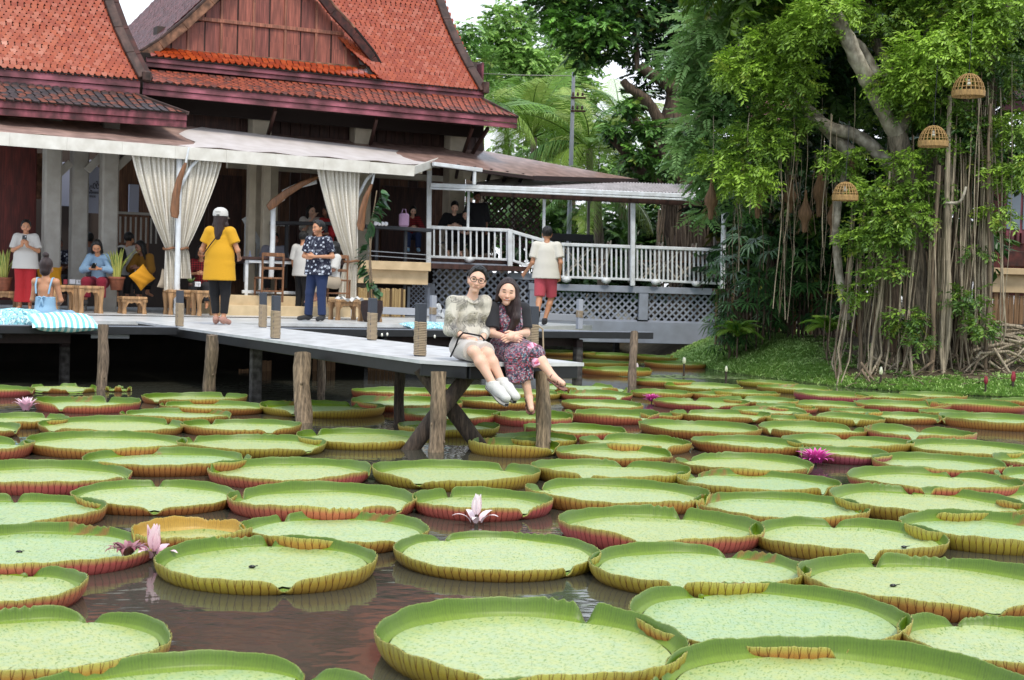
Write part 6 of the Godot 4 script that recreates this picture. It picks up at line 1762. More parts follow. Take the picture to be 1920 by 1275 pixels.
# one giant water lily pad: a pale floor and an upturned rim with two notches
func pad(x: float, z: float, R: float, notch: float, tone: String, hh: float, label: String, idx: int) -> void:
	var tilt := Basis.from_euler(Vector3(0.012 * sin(idx * 5.1), 0, 0.012 * sin(idx * 3.7)))
	var o := thing("lily_pad", label, "lily pad", Transform3D(tilt, Vector3(x, 0.004, z)), "giant lily pads floating on the pond")
	var near := z > -10.0
	var n := 288 if near else 132
	var r2 := RandomNumberGenerator.new()
	r2.seed = 900 + idx
	var na := deg_to_rad(notch)
	var nb := na + PI + r2.randf_range(-0.25, 0.25)
	var H := 0.078 * hh * (0.85 + 0.15 * R / 0.62)
	var ph := r2.randf() * TAU
	var torn := tone == "q" and hh < 1.2
	var d_main := 0.085 + 0.03 * r2.randf(); var w_main := 0.2 + 0.08 * r2.randf()
	var d_back := 0.05 * r2.randf_range(0.3, 1.0)
	var flare := R * r2.randf_range(0.01, 0.03)
	var scar_a := r2.randf() * TAU
	var cols := {"y": ["bdb23c", "a68c34"], "o": ["cda24a", "bb7c3e"], "r": ["cc7c52", "bf604a"], "p": ["b8616c", "a04a58"], "q": ["b07a36", "a0642e"]}
	var c_lo := lin(cols["y" if torn else tone][1]); var c_hi := lin(cols["y" if torn else tone][0])
	var c_red := lin("bd5658") if tone in ["r", "p"] else lin("b4683a")
	var inner_hi := lin("547210"); var inner_lo := lin("7a941e")
	if tone == "q" and not torn: inner_hi = lin("b0882c"); inner_lo = lin("c4a04a")
	var rad := PackedFloat32Array(); var hts := PackedFloat32Array()
	for k in n + 1:
		var a := TAU * k / n
		var da := angle_difference(a, na); var db := angle_difference(a, nb)
		var g := exp(-pow(da / w_main, 2.0)); var gb := exp(-pow(db / 0.11, 2.0))
		var sharp := clampf(1.0 - absf(da) / 0.045, 0, 1); var sharp_b := clampf(1.0 - absf(db) / 0.035, 0, 1)
		rad.append(R * (1.0 + 0.012 * sin(a * 2.0 + ph) + 0.008 * sin(a * 3.0 + ph * 2.0) + 0.004 * sin(a * 7.0 - ph) - d_main * (0.35 * g + 0.65 * sharp) - d_back * (0.5 * gb + 0.5 * sharp_b)))
		var h := H * (1.0 + 0.07 * sin(a * 2.0 + ph * 3.0) + 0.05 * sin(a * 5.0 + ph) + 0.03 * sin(a * 17.0 + ph) + r2.randf_range(-0.02, 0.02))
		h *= (1.0 - 0.3 * g - 0.55 * exp(-pow(da / 0.07, 2.0))) * (1.0 - 0.85 * exp(-pow(db / 0.05, 2.0)))
		var ds := angle_difference(a, scar_a)
		if absf(ds) < 0.18: h *= 1.0 - 0.14 * absf(sin(a * 40.0))
		if torn: h *= clampf(0.55 + 0.8 * sin(a * 6.0 + ph) + 0.3 * sin(a * 19.0), 0.1, 1.0)
		hts.append(h)
	rad[n] = rad[0]; hts[n] = hts[0]
	var ring := func(k: int, f: float, y: float) -> Vector3:
		var a := TAU * k / n
		return Vector3(sin(a) * f, y, cos(a) * f)
	# floor
	var fl := MB.new()
	var tint := Color(1, 1, 1).lerp([Color(0.96, 1.0, 1.04), Color(1.0, 0.98, 0.9), Color(1.03, 1.03, 0.98), Color(0.9, 0.98, 1.04), Color(0.94, 0.95, 0.84), Color(1.06, 1.04, 1.0)][(idx * 7) % 6], 0.95)
	if z < -11: tint = tint * Color(1.0, 0.99, 0.94)
	if tone == "q" and not torn: tint = Color(1.0, 0.88, 0.66)
	var off := Vector2(r2.randf(), r2.randf())
	var steps := [0.0, 0.25, 0.5, 0.75, 0.9, 0.97]
	for s in steps.size():
		for k in n + 1:
			var f: float = rad[k] * steps[s] - (0.012 if s == steps.size() - 1 else 0.0)
			var y: float = 0.014 + 0.003 * sin(k * TAU / n * 6.0 + ph) * steps[s] + (0.012 if s == steps.size() - 1 else 0.0)
			if s > 0 and s < steps.size() - 1: y += r2.randf_range(-0.0016, 0.0016) + 0.004 * sin(steps[s] * 13.0 + ph)
			var p: Vector3 = ring.call(k, f, y)
			fl.col = tint.lerp(tint * lin("cfe07a"), smoothstep(0.7, 1.0, steps[s]) * 0.4)
			fl.vert(p, Vector3.UP, Vector2(p.x, p.z).rotated(ph) * 0.9 + off)
	for s in steps.size() - 1:
		for k in n:
			var a := s * (n + 1) + k
			fl.face(a, a + 1, a + n + 2); fl.face(a, a + n + 2, a + n + 1)
	put("leaf_floor", fl.mesh(), M.pad_floor, o)
	# rim: inside wall, lip, outside wall
	var prof := [[-0.02, 0.0, 0], [-0.009, 0.2, 0], [-0.004, 0.45, 0], [0.0, 0.78, 0], [0.004, 0.97, 0], [0.007, 1.0, 0], [0.009, 1.0, 1], [0.013, 0.97, 1], [0.012, 0.6, 1], [0.006, 0.25, 1], [-0.008, -0.02, 1], [-0.03, -0.3, 1]]
	for part in 2:
		var mb := MB.new()
		var rows := []; var ys := []
		for q in prof:
			if q[2] != part: continue
			var row := PackedVector3Array()
			for k in n + 1:
				var rip := 0.0
				if near and part == 1: rip = 0.0022 * sin(k * TAU / 5.0)
				row.append(ring.call(k, rad[k] + q[0] + flare * q[1] + rip, maxf(hts[k] * q[1], -0.04) + (0.02 if part == 0 and q[1] < 0.1 else 0.014 if part == 0 and q[1] < 0.3 else 0.0)))
			rows.append(row); ys.append(q[1])
		var tiles := roundf(R * TAU / 0.145)
		mb.grid(rows, false, part == 0, tiles, 1.0)
		var cols_n := n + 1
		for r in rows.size():
			for k in cols_n:
				var a := TAU * k / n
				var c: Color
				if part == 0:
					c = inner_lo.lerp(inner_hi, clampf(ys[r] * 1.3, 0, 1))
					c = c.lerp(lin("c9d884"), 0.35 if ys[r] >= 0.99 else 0.0)
					if absf(angle_difference(a, scar_a)) < 0.22 and idx % 3 == 0: c = c.lerp(lin("8a5a22"), 0.75 * clampf(sin(a * 31.0 + r) + 0.4, 0, 1))
				else:
					c = c_lo.lerp(c_hi, clampf(ys[r] * 1.1, 0, 1))
					c = c.lerp(c_red, clampf(0.35 + 0.5 * sin(a + ph * 1.7) + 0.25 * sin(a * 3.0 + ph), 0, 1) * (0.8 if tone != "y" else 0.35))
					if ys[r] >= 0.97: c = lin("b9b45a")
				mb.c[r * cols_n + k] = c
				mb.uv[r * cols_n + k].y = clampf(ys[r], 0, 1)
		put("inner_rim" if part == 0 else "outer_rim", mb.mesh(), M.pad_inner if part == 0 else M.pad_rim, o)
	if idx in [1, 3, 4, 7, 2, 14]:
		# a dropped leaf or a twig lying on the floor
		var tw := MB.new()
		var c := Vector3(R * r2.randf_range(-0.4, 0.6), 0.022, R * r2.randf_range(-0.5, 0.5))
		tw.ball(c, Vector3(0.018, 0.008, 0.01), 5, 7)
		tw.tube([c, c + Vector3(0.03, 0.008, 0.01)], [0.003, 0.002], 4)
		put("fallen_bud", tw.mesh(), M.phone, o)

func pads() -> void:
	var list := [
		[-0.969, -4.364, 0.595, 150, "y", 1, "very large lily pad cut by the bottom edge, left of the one in front centre"],
		[-1.716, -5.141, 0.478, 172, "o", 1, "pale lily pad at the left edge with a torn notch and a small dark spot"],
		[-2.238, -6.034, 0.416, 170, "r", 1, "crimson rimmed lily pad at the left edge below the pink bud"],
		[-2.287, -6.961, 0.52, 128, "r", 1, "wide lily pad at the left edge touching the wilted dark red flower"],
		[-1.138, -6.761, 0.509, 18, "y", 1.05, "lily pad with yellow veined rim right of the pink flower bud"],
		[-0.049, -7.195, 0.514, 215, "y", 0.85, "pale lily pad with a low rim behind the front centre pad"],
		[0.942, -6.916, 0.52, 155, "y", 1, "lily pad with dark specks on its right rim between front centre and right"],
		[2.017, -6.682, 0.595, 10, "o", 1.15, "huge lily pad at right with a deep notch toward the camera, a tiny twig inside"],
		[0.106, -5.322, 0.567, 348, "y", 1.25, "front centre lily pad with tall veined yellow rim and a notch toward the camera"],
		[1.093, -5.873, 0.561, 205, "o", 1.05, "broad lily pad right of the front centre one with a notch at its back left"],
		[1.166, -4.686, 0.658, 250, "y", 1.25, "giant lily pad cut by the bottom edge at right with brown scars inside its rim"],
		[1.976, -5.565, 0.398, 190, "o", 1.05, "lily pad with a curled split rim in the bottom right corner"],
		[0.122, -4.321, 0.461, 150, "y", 1, "lily pad of which only a green sliver of rim shows at the bottom centre"],
		[0.872, -8.043, 0.554, 346, "r", 1.2, "round lily pad with red front rim and heart shaped notch left of the scarred one"],
		[1.906, -7.906, 0.515, 176, "y", 1.05, "lily pad with an orange brown scar beside the notch in its back rim"],
		[2.824, -8.269, 0.497, 90, "y", 1.15, "bluish green lily pad with yellow outer rim near the right edge"],
		[-0.156, -8.806, 0.415, 40, "r", 1.15, "small young lily pad with orange rim behind the white lily flower"],
		[-1.135, -8.715, 0.56, 62, "r", 1.15, "lily pad with red right end joined to the small orange rimmed one"],
		[-0.933, -7.712, 0.489, 52, "o", 0.95, "lily pad between the two orange rimmed young pads"],
		[-1.65, -7.432, 0.294, 120, "q", 1.25, "smallest cup shaped young lily pad with all orange rim"],
		[-2.181, -8.746, 0.484, 14, "o", 0.9, "lily pad behind the cup shaped young pad with a notch in its front rim"],
		[-2.826, -8.01, 0.513, 20, "o", 0.95, "left edge lily pad with a front notch, behind the wide one by the wilted flower"],
		[-0.372, -10.145, 0.579, 335, "y", 1.1, "lily pad straight in front of the jetty corner pile with a front left notch"],
		[0.725, -9.343, 0.582, 240, "o", 1.1, "lily pad behind the heart notched red one, its notch at the left end"],
		[1.735, -8.962, 0.525, 90, "o", 1, "lily pad behind the scarred one with a plain unbroken rim"],
		[2.766, -9.337, 0.6, 175, "y", 1.1, "large lily pad with a ragged burnt front rim and a back notch at right"],
		[3.743, -9.614, 0.434, 270, "o", 1, "lily pad half out of frame at the right edge beside the ragged rimmed one"],
		[1.786, -10.126, 0.564, 225, "y", 1, "lily pad with fringed pale rim in front of the magenta flower's left neighbour"],
		[0.76, -10.527, 0.567, 165, "y", 1.1, "lily pad right of the right jetty pile with ragged front left rim"],
		[3.143, -10.442, 0.597, 150, "r", 1.1, "lily pad behind the ragged rimmed one with a notch at its right end"],
		[4.237, -10.723, 0.506, 230, "o", 1.1, "lily pad with its left third showing at the right edge, level with the magenta flower"],
		[-1.536, -9.986, 0.548, 90, "r", 1.1, "lily pad with an even red ended rim left of the gap before the jetty corner"],
		[-3.1, -9.452, 0.555, 90, "r", 1.1, "long lily pad at the left edge with a pinkish brown outer rim"],
		[-2.526, -10.463, 0.579, 300, "o", 1, "lily pad overlapping the long left edge one, with its rim dipping at front left"],
		[-2.11, -11.63, 0.575, 60, "y", 0.95, "lily pad with frayed yellow rim near the wooden pile with a pale band"],
		[-3.234, -11.379, 0.607, 90, "o", 1.05, "lily pad with a smooth ochre rim behind the dipping rimmed one at left"],
		[-4.157, -10.853, 0.482, 150, "r", 1.15, "bright crimson rimmed lily pad of which only the right end shows at the left edge"],
		[-3.566, -12.744, 0.614, 320, "o", 0.95, "lily pad with a front left notch in front of the pale pink open flower"],
		[-2.464, -13.039, 0.53, 38, "o", 0.95, "lily pad with a front right notch left of the double pile"],
		[-3.28, -13.964, 0.517, 90, "o", 0.9, "narrow lily pad behind the ones left of the double pile"],
		[-4.492, -13.083, 0.398, 350, "o", 0.95, "lily pad directly in front of the pale pink open flower"],
		[-4.674, -12.096, 0.455, 90, "o", 0.95, "lily pad at the left edge between the crimson one and the pink flower"],
		[-4.404, -14.798, 0.512, 345, "r", 1.25, "free floating lily pad with red brown rim before the knotty left pile"],
		[-3.552, -15.968, 0.558, 325, "o", 1, "shaded lily pad behind the bark covered pile"],
		[-3.129, -14.976, 0.533, 90, "o", 0.9, "dark green lily pad just before the bark covered pile"],
		[-2, -15.111, 0.633, 340, "y", 1.05, "lily pad with a torn front rim before the double pile"],
		[-1.306, -12.329, 0.518, 60, "y", 1, "dark shaded lily pad under the jetty right of the double pile"],
		[-5.375, -17.002, 0.383, 300, "q", 0.8, "torn wilting lily pad behind the knotty left pile"],
		[-5.942, -16.213, 0.457, 90, "r", 1, "shaded lily pad under the left platform at the left edge"],
		[-4.767, -17.25, 0.143, 90, "q", 0.8, "curled scrap of a lily pad right of the knotty left pile"],
		[-1.409, -17.653, 0.551, 90, "r", 1, "lily pad behind the slim pile under the jetty, farthest back"],
		[-1.154, -16.008, 0.614, 90, "r", 1.1, "lily pad directly behind the slim pile under the jetty"],
		[-0.601, -14.699, 0.494, 90, "r", 1.1, "lily pad behind the crossed braces with orange outer rim"],
		[-0.576, -13.492, 0.462, 150, "y", 0.95, "pale floored lily pad between the slim pile and the jetty corner pile"],
		[0.04, -11.968, 0.372, 60, "y", 1.25, "lily pad with sagging left rim right of the crossed braces"],
		[-0.119, -16.665, 0.47, 90, "o", 1, "lily pad under the white shoes"],
		[0.194, -18.109, 0.45, 90, "y", 0.9, "lily pad behind the hanging sandal"],
		[-0.492, -18.581, 0.404, 90, "o", 0.9, "lily pad glimpsed between the brace and the man's shins"],
		[0.234, -14.594, 0.413, 80, "r", 1.25, "red rimmed lily pad just below the hanging sandal"],
		[0.63, -13.476, 0.476, 90, "r", 1.05, "lily pad with orange red rim peeking from behind the right jetty pile"],
		[1.093, -15.152, 0.481, 40, "r", 1.25, "lily pad with a tall red ribbed rim right of the crossed leg's sandal"],
		[1.115, -12.537, 0.483, 215, "o", 1.05, "lily pad with a left back notch, two rows behind the right jetty pile's foot"],
		[0.867, -11.655, 0.46, 90, "o", 1, "lily pad touching the foot of the right jetty pile from the right"],
		[0.24, -12.645, 0.353, 90, "y", 0.95, "lily pad hidden behind the right jetty pile"],
		[1.882, -14.054, 0.597, 90, "o", 1.05, "lily pad with brown flecked front rim in the middle of the right field"],
		[2.327, -15.671, 0.521, 35, "o", 0.95, "lily pad with a right front notch behind the brown flecked one"],
		[2.144, -12.683, 0.491, 90, "o", 1.05, "lily pad with tall ochre rim left of the little red rimmed one"],
		[1.862, -11.192, 0.518, 230, "o", 1, "lily pad left of the magenta flower with a frilled left notch"],
		[3.05, -14.228, 0.519, 120, "o", 1.05, "lily pad with a lobed right end left of the double notched one"],
		[4.061, -14.042, 0.528, 165, "r", 1.25, "double notched lily pad with a tall brown red rim at right"],
		[3.126, -13.097, 0.576, 170, "y", 0.95, "lily pad behind the little red rimmed one"],
		[2.883, -12.133, 0.379, 90, "p", 1, "little lily pad with pink red rim above the magenta flower"],
		[3.521, -11.522, 0.531, 90, "r", 1.1, "broad lily pad right of the magenta flower"],
		[4.187, -12.8, 0.554, 90, "y", 1, "lily pad with brown scars behind the broad one at right"],
		[4.582, -11.817, 0.502, 270, "r", 1.1, "lily pad at the right edge just behind the broad one"],
		[5.49, -15.843, 0.642, 90, "o", 1.25, "tall rimmed lily pad beside dark open water at the right edge"],
		[3.632, -15.701, 0.48, 200, "y", 1, "pale ribbed lily pad behind the lobed one"],
		[4.49, -16.114, 0.421, 40, "o", 0.9, "blotched lily pad with dark brown spots and a right notch"],
		[2.996, -16.331, 0.438, 90, "o", 0.9, "lily pad left of the pale ribbed one in the far field"],
		[3.91, -17.509, 0.435, 90, "o", 0.9, "lily pad behind the pale ribbed one"],
		[4.902, -17.736, 0.566, 90, "r", 1.1, "far lily pad with red brown rim before the white bud's neighbour"],
		[5.955, -18.202, 0.615, 90, "r", 1.1, "far lily pad with brown rim near the red buds"],
		[2.33, -17.328, 0.568, 10, "r", 0.95, "far lily pad right of the small magenta flower"],
		[1.084, -16.663, 0.476, 90, "o", 0.9, "far lily pad left of the small magenta flower"],
		[1.083, -18.143, 0.463, 35, "r", 1, "far red rimmed lily pad before the right platform's front pile"],
		[2.005, -18.791, 0.401, 90, "o", 0.95, "far lily pad behind the small magenta flower"],
		[3.185, -19.249, 0.447, 90, "y", 0.95, "far lily pad two places right of the platform's front pile"],
		[3.136, -17.971, 0.49, 10, "o", 0.9, "far lily pad with a heart notch behind the middle of the right field"],
		[4.359, -19.202, 0.515, 90, "p", 1.1, "far lily pad with bright pink outer rim below the bank"],
		[2.769, -20.345, 0.536, 90, "y", 0.9, "farthest lily pad of the right field, before the grey open water"],
		[4.097, -20.497, 0.508, 90, "y", 0.9, "farthest lily pad below the grassy bank"],
		[5.17, -19.265, 0.473, 90, "o", 0.95, "far lily pad behind the red brown rimmed one below the bank"],
		[6.91, -19.108, 0.395, 90, "o", 1, "far lily pad behind the red buds at the right edge"],
		[1.007, -19.528, 0.587, 90, "q", 1, "torn and curled lily pad between the two platform piles"],
		[1.756, -23.575, 0.567, 90, "o", 1.2, "lily pad lying before the grey open water under the right platform"],
		[3.035, -26.337, 0.554, 90, "o", 1.1, "lily pad at the right end of the group under the lattice deck"],
		[1.607, -25.948, 0.633, 90, "y", 1, "lily pad left of the platform's dark square pile under the lattice deck"],
		[0.843, -23.822, 0.402, 90, "o", 1, "lily pad behind the jetty tip"],
		[3.046, -28.964, 0.533, 90, "y", 1, "back row lily pad under the lattice deck left of the bank"],
		[3.767, -29.684, 0.512, 90, "y", 0.9, "back row lily pad touching the grassy bank"],
		[2.031, -29.151, 0.525, 90, "y", 1, "back row lily pad before the concrete stub"],
		[1.093, -29.845, 0.671, 90, "o", 1, "back row lily pad in shade behind the jetty tip"],
		[2.293, -21.201, 0.469, 90, "o", 0.9, "farthest row lily pad just right of the white bud in open water"],
		[3.907, -21.589, 0.454, 90, "y", 0.9, "slim lily pad touching the foot of the grassy bank"],
		[5.915, -19.858, 0.439, 90, "o", 0.9, "slim lily pad below the banyan's roots"],
		[3.32, -17.025, 0.347, 90, "r", 0.9, "small lily pad wedged left of the pale ribbed one"],
		[4.063, -16.663, 0.292, 90, "o", 0.9, "small lily pad wedged left of the blotched one"],
		[1.65, -15.422, 0.219, 90, "o", 0.9, "small lily pad wedged right of the red ribbed one"],
		[5.224, -16.845, 0.342, 90, "y", 0.9, "small lily pad wedged right of the blotched one"],
		[2.642, -18.836, 0.275, 90, "o", 0.9, "small far lily pad between two larger ones right of the magenta flower"],
		[3.008, -15.411, 0.226, 90, "y", 0.9, "small lily pad wedged behind the lobed one"],
	]
	for k in list.size():
		var q: Array = list[k]
		pad(q[0], q[1], q[2], q[3], q[4], q[5], q[6], k)

func petal_mesh(l: float, w: float, curl: float, c0: Color, c1: Color) -> ArrayMesh:
	# a cupped petal rising along +y and opening towards +z
	var mb := MB.new()
	var rows := []
	for r in 7:
		var t := r / 6.0
		var row := PackedVector3Array()
		for k in 5:
			var u := (k - 2) / 2.0
			var ww := w * sin(PI * pow(t * 0.93 + 0.05, 0.75)) * 0.5
			row.append(Vector3(u * ww, l * t * cos(curl * t * 0.7), l * t * sin(curl * t) - (1.0 - u * u) * ww * -0.5 * 0.6))
		rows.append(row)
	mb.grid(rows)
	for r in 7:
		for k in 5: mb.c[r * 5 + k] = c0.lerp(c1, r / 6.0)
	return mb.mesh()

func flower(label: String, at: Vector3, kind: String, s: float) -> void:
	var o := thing("lily_flower" if kind != "bud" else "lily_bud", label, "flower", Transform3D(Basis.from_euler(Vector3(0, at.x * 3.0, 0)), at))
	var sets := []
	match kind:
		"white": sets = [[7, 0.11, 0.055, 0.12, 0.005, "f0dde0", "f6ecec", 0.06], [5, 0.10, 0.045, 1.65, 0.03, "e9ccd0", "f3e6e6", 0.02]]
		"pinkbud": sets = [[8, 0.125, 0.06, 0.15, 0.01, "e2b3bf", "f0d6dc", 0.05], [4, 0.1, 0.05, 1.7, 0.03, "d9a8b5", "eccfd6", 0.02]]
		"open": sets = [[6, 0.11, 0.06, 0.25, 0.012, "eab8ca", "f6dde4", 0.03], [9, 0.12, 0.055, 0.75, 0.025, "e6b2c6", "f5dbe3", 0.02], [8, 0.12, 0.05, 1.25, 0.03, "e3aabf", "f2d2de", 0.01]]
		"magenta": sets = [[10, 0.07, 0.03, 0.3, 0.01, "b8287e", "e25fb0", 0.03], [14, 0.1, 0.034, 0.8, 0.03, "c02c88", "e667b6", 0.02], [16, 0.12, 0.034, 1.3, 0.04, "b52a84", "e46ab8", 0.01], [12, 0.1, 0.03, 1.8, 0.04, "a82478", "d957a8", 0.0]]
		"wilted": sets = [[9, 0.1, 0.03, 1.9, 0.03, "5a1f2c", "8a4450", 0.05], [8, 0.09, 0.03, 1.2, 0.02, "4a1824", "c08a92", 0.04], [6, 0.1, 0.025, 2.4, 0.02, "5f2430", "a86a74", 0.06]]
		"bud": sets = [[6, 0.07, 0.032, 0.08, 0.003, "cfd6a8", "f0f0e2", 0.12]]
		"redbud": sets = [[6, 0.08, 0.035, 0.1, 0.003, "7d2b33", "b84a58", 0.1]]
	for e in sets:
		var m := petal_mesh(e[1] * s, e[2] * s, e[3], lin(e[5]), lin(e[6]))
		for k in e[0]:
			var b := Basis.from_euler(Vector3(0.06 * sin(k * 5.0), TAU * k / e[0] + e[3], 0.1 * sin(k * 3.0)))
			put("petal", m, M.petal, o, Transform3D(b, Vector3(0, e[7] * s, 0) + b * Vector3(0, 0, e[4] * s)))
	var st := MB.new()
	st.tube([Vector3(0, -0.1, 0), Vector3(0, sets[0][7] * s + 0.01, 0)], [0.012 * s, 0.01 * s], 6)
	put("stem", st.mesh(), M.pile_dark, o)

func flowers() -> void:
	flower("white water lily with upright closed petals behind the low rimmed pad at the front", Vector3(-0.178, 0, -8.258), "white", 1.1)
	flower("pale pink water lily bud left of the yellow veined pad at front left", Vector3(-1.732, 0, -6.952), "pinkbud", 1.05)
	flower("wilted dark red water lily beside the pale pink bud", Vector3(-1.848, 0, -6.895), "wilted", 0.95)
	flower("pale pink open water lily behind the pads at the left edge", Vector3(-4.918, 0, -14.404), "open", 1.05)
	flower("large magenta water lily on the open water right of the middle", Vector3(2.533, 0.02, -11.682), "magenta", 1.1)
	flower("small magenta water lily in the far field of pads", Vector3(1.77, 0.02, -17.772), "magenta", 0.85)
	flower("white bud standing in the grey open water before the bank", Vector3(2.851, 0, -23.446), "bud", 1.7)
	flower("white bud low over the farthest pads left of the bank", Vector3(3.344, 0, -22.085), "bud", 1.4)
	flower("white bud standing before the bank's middle", Vector3(5.622, 0, -21.588), "bud", 1.8)
	flower("white flower beside the right platform's front pile", Vector3(2.135, 0, -24.135), "white", 1.0)
	flower("red bud at the foot of the bank, left of the taller red bud", Vector3(6.96, 0, -20.806), "redbud", 1.6)
	flower("tall red bud before the ground cover near the right edge", Vector3(7.418, 0, -20.974), "redbud", 2.0)
	# floating weed on the grey water
	for q in [["thin patch of pale green weed floating right of the right platform's front pile", Vector3(2.235, 0, -23.172), 0.55, 0.5], ["thin patch of pale green weed floating before the bank", Vector3(3.093, 0, -23.414), 0.8, 0.5], ["thin patch of pale green weed at the foot of the grassy bank", Vector3(2.956, 0, -27.038), 0.5, 0.3]]:
		var o := thing("floating_weed", q[0], "water weed", Transform3D(Basis(), q[1] + Vector3(0, 0.004, 0)))
		var mb := MB.new()
		for k in 160:
			var an := rng.randf() * TAU; var rr: float = sqrt(rng.randf())
			var c := Vector3(cos(an) * rr * q[2], 0.002 * (k % 3), sin(an) * rr * q[3])
			mb.col = lin("6f8a4a").lerp(lin("a3b884"), rng.randf())
			var l := rng.randf_range(0.03, 0.07)
			var d := Vector3(cos(an * 7.0), 0, sin(an * 7.0)) * l; var e := Vector3(-d.z, 0, d.x) * 0.8
			mb.quad(c - d, c + e, c + d, c - e, Vector3.UP)
		tag(put("leaves", mb.mesh(), M.leaf, o), "", "", "", "stuff")


# low teak bench or table with curved legs and a scalloped apron
func low_table(label: String, cat: String, at: Vector3, w: float, d: float, h: float, turn := 0.0) -> Node3D:
	var o := thing("teak_table" if cat == "table" else "teak_bench", label, cat, Transform3D(HB * Basis(Vector3.UP, turn), at), "low teak tables and benches on the terrace")
	block("table_top" if cat == "table" else "seat", Vector3(0, h - 0.025, 0), Vector3(w, 0.05, d), M.teak, o, 0.01)
	for sx in [-1.0, 1.0]:
		for sz in [-1.0, 1.0]:
			var mb := MB.new()
			var x: float = sx * (w * 0.5 - 0.045); var z: float = sz * (d * 0.5 - 0.045)
			var rows := []
			for e in [[0.0, 0.035, 0.0], [0.03, 0.036, 0.0], [0.09, 0.028, -0.004], [0.2, 0.03, 0.0], [h - 0.1, 0.042, 0.004], [h - 0.051, 0.044, 0.004]]:
				var row := PackedVector3Array()
				for c in [Vector2(-1, -1), Vector2(0, -1.05), Vector2(1, -1), Vector2(1.05, 0), Vector2(1, 1), Vector2(0, 1.05), Vector2(-1, 1), Vector2(-1.05, 0)]:
					row.append(Vector3(x + sx * e[2] + c.x * e[1], e[0], z + sz * e[2] + c.y * e[1]))
				rows.append(row)
			mb.grid(rows, true, true)
			put("leg", mb.mesh(), M.teak, o)
	for s in [-1.0, 1.0]:
		var ap := MB.new()
		for k in 12:
			var u0 := k / 12.0; var u1 := (k + 1) / 12.0
			var dep := func(u: float) -> float: return 0.055 + 0.07 * pow(absf(u - 0.5) * 2.0, 4.0) + 0.012 * cos(u * TAU * 3.0)
			var x0 := lerpf(-w * 0.5 + 0.08, w * 0.5 - 0.08, u0); var x1 := lerpf(-w * 0.5 + 0.08, w * 0.5 - 0.08, u1)
			var z: float = s * (d * 0.5 - 0.03)
			ap.quad(Vector3(x0, h - 0.052, z), Vector3(x1, h - 0.052, z), Vector3(x1, h - 0.052 - dep.call(u1), z), Vector3(x0, h - 0.052 - dep.call(u0), z), Vector3(0, 0, s))
			ap.quad(Vector3(x0, h - 0.052, z - s * 0.02), Vector3(x1, h - 0.052, z - s * 0.02), Vector3(x1, h - 0.052 - dep.call(u1), z - s * 0.02), Vector3(x0, h - 0.052 - dep.call(u0), z - s * 0.02), Vector3(0, 0, -s))
			ap.quad(Vector3(x0, h - 0.052 - dep.call(u0), z), Vector3(x1, h - 0.052 - dep.call(u1), z), Vector3(x1, h - 0.052 - dep.call(u1), z - s * 0.02), Vector3(x0, h - 0.052 - dep.call(u0), z - s * 0.02), Vector3.DOWN)
		put("apron", ap.mesh(), M.teak, o)
	return o

func cushion(label: String, xf: Transform3D, size: Vector3, mk: String) -> void:
	var o := thing("cushion", label, "cushion", xf, "loose cushions")
	var mb := MB.new()
	for s in [-1.0, 1.0]:
		var rows := []
		for r in 15:
			var v := r / 14.0 * 2.0 - 1.0
			var row := PackedVector3Array()
			for k in 15:
				var u := k / 14.0 * 2.0 - 1.0
				var puff := pow(maxf((1.0 - pow(absf(u), 2.6)) * (1.0 - pow(absf(v), 2.6)), 0.0), 0.55)
				var pin := 1.0 - 0.09 * (1.0 - absf(u)) * absf(v) - 0.06 * (1.0 - absf(v)) * absf(u)
				row.append(Vector3(u * size.x * 0.5 * (1.0 - 0.1 * (1.0 - absf(v)) * pow(absf(u), 6.0)), v * size.y * 0.5 * pin, s * size.z * 0.5 * puff + 0.006 * sin(u * 9.0 + v * 4.0)))
			rows.append(row)
		mb.grid(rows, false, s < 0)
	put("cover", mb.mesh(), M[mk], o)

func snake_plant(label: String, at: Vector3, s: float) -> void:
	var o := thing("potted_plant", label, "potted plant", Transform3D(HB, at), "sword leaved plants in terracotta pots")
	var pot := MB.new()
	pot.lathe([Vector2(0.005, 0), Vector2(0.1, 0), Vector2(0.135, 0.2), Vector2(0.15, 0.2), Vector2(0.15, 0.24), Vector2(0.125, 0.24), Vector2(0.12, 0.2), Vector2(0.005, 0.2)], Vector3.ZERO, 20)
	put("pot", pot.mesh(), M.terracotta, o)
	for k in 15:
		var an := k * 2.4
		var lean := 0.12 + 0.5 * fposmod(k * 0.37, 1.0)
		var l := s * lerpf(0.45, 0.75, fposmod(k * 0.61, 1.0))
		var d := Vector3(cos(an), 0, sin(an))
		var x := Vector3(-sin(an), 0, cos(an)) * 0.045
		var mb := MB.new()
		var rows := []
		for r in 6:
			var t := r / 5.0
			var c := d * (0.05 + lean * l * t * t) + Vector3(0, 0.2 + l * t * (1.0 - 0.2 * lean * t), 0)
			var w := (1.0 - pow(t, 3.0)) * 0.9 + 0.05
			rows.append(PackedVector3Array([c - x * w, c - d * 0.008, c + x * w]))
		mb.grid(rows)
		for r in 6:
			mb.c[r * 3] = lin("c9c46a"); mb.c[r * 3 + 1] = lin("4f7a3a"); mb.c[r * 3 + 2] = lin("c9c46a")
		put("leaf", mb.mesh(), M.palm_leaf, o)

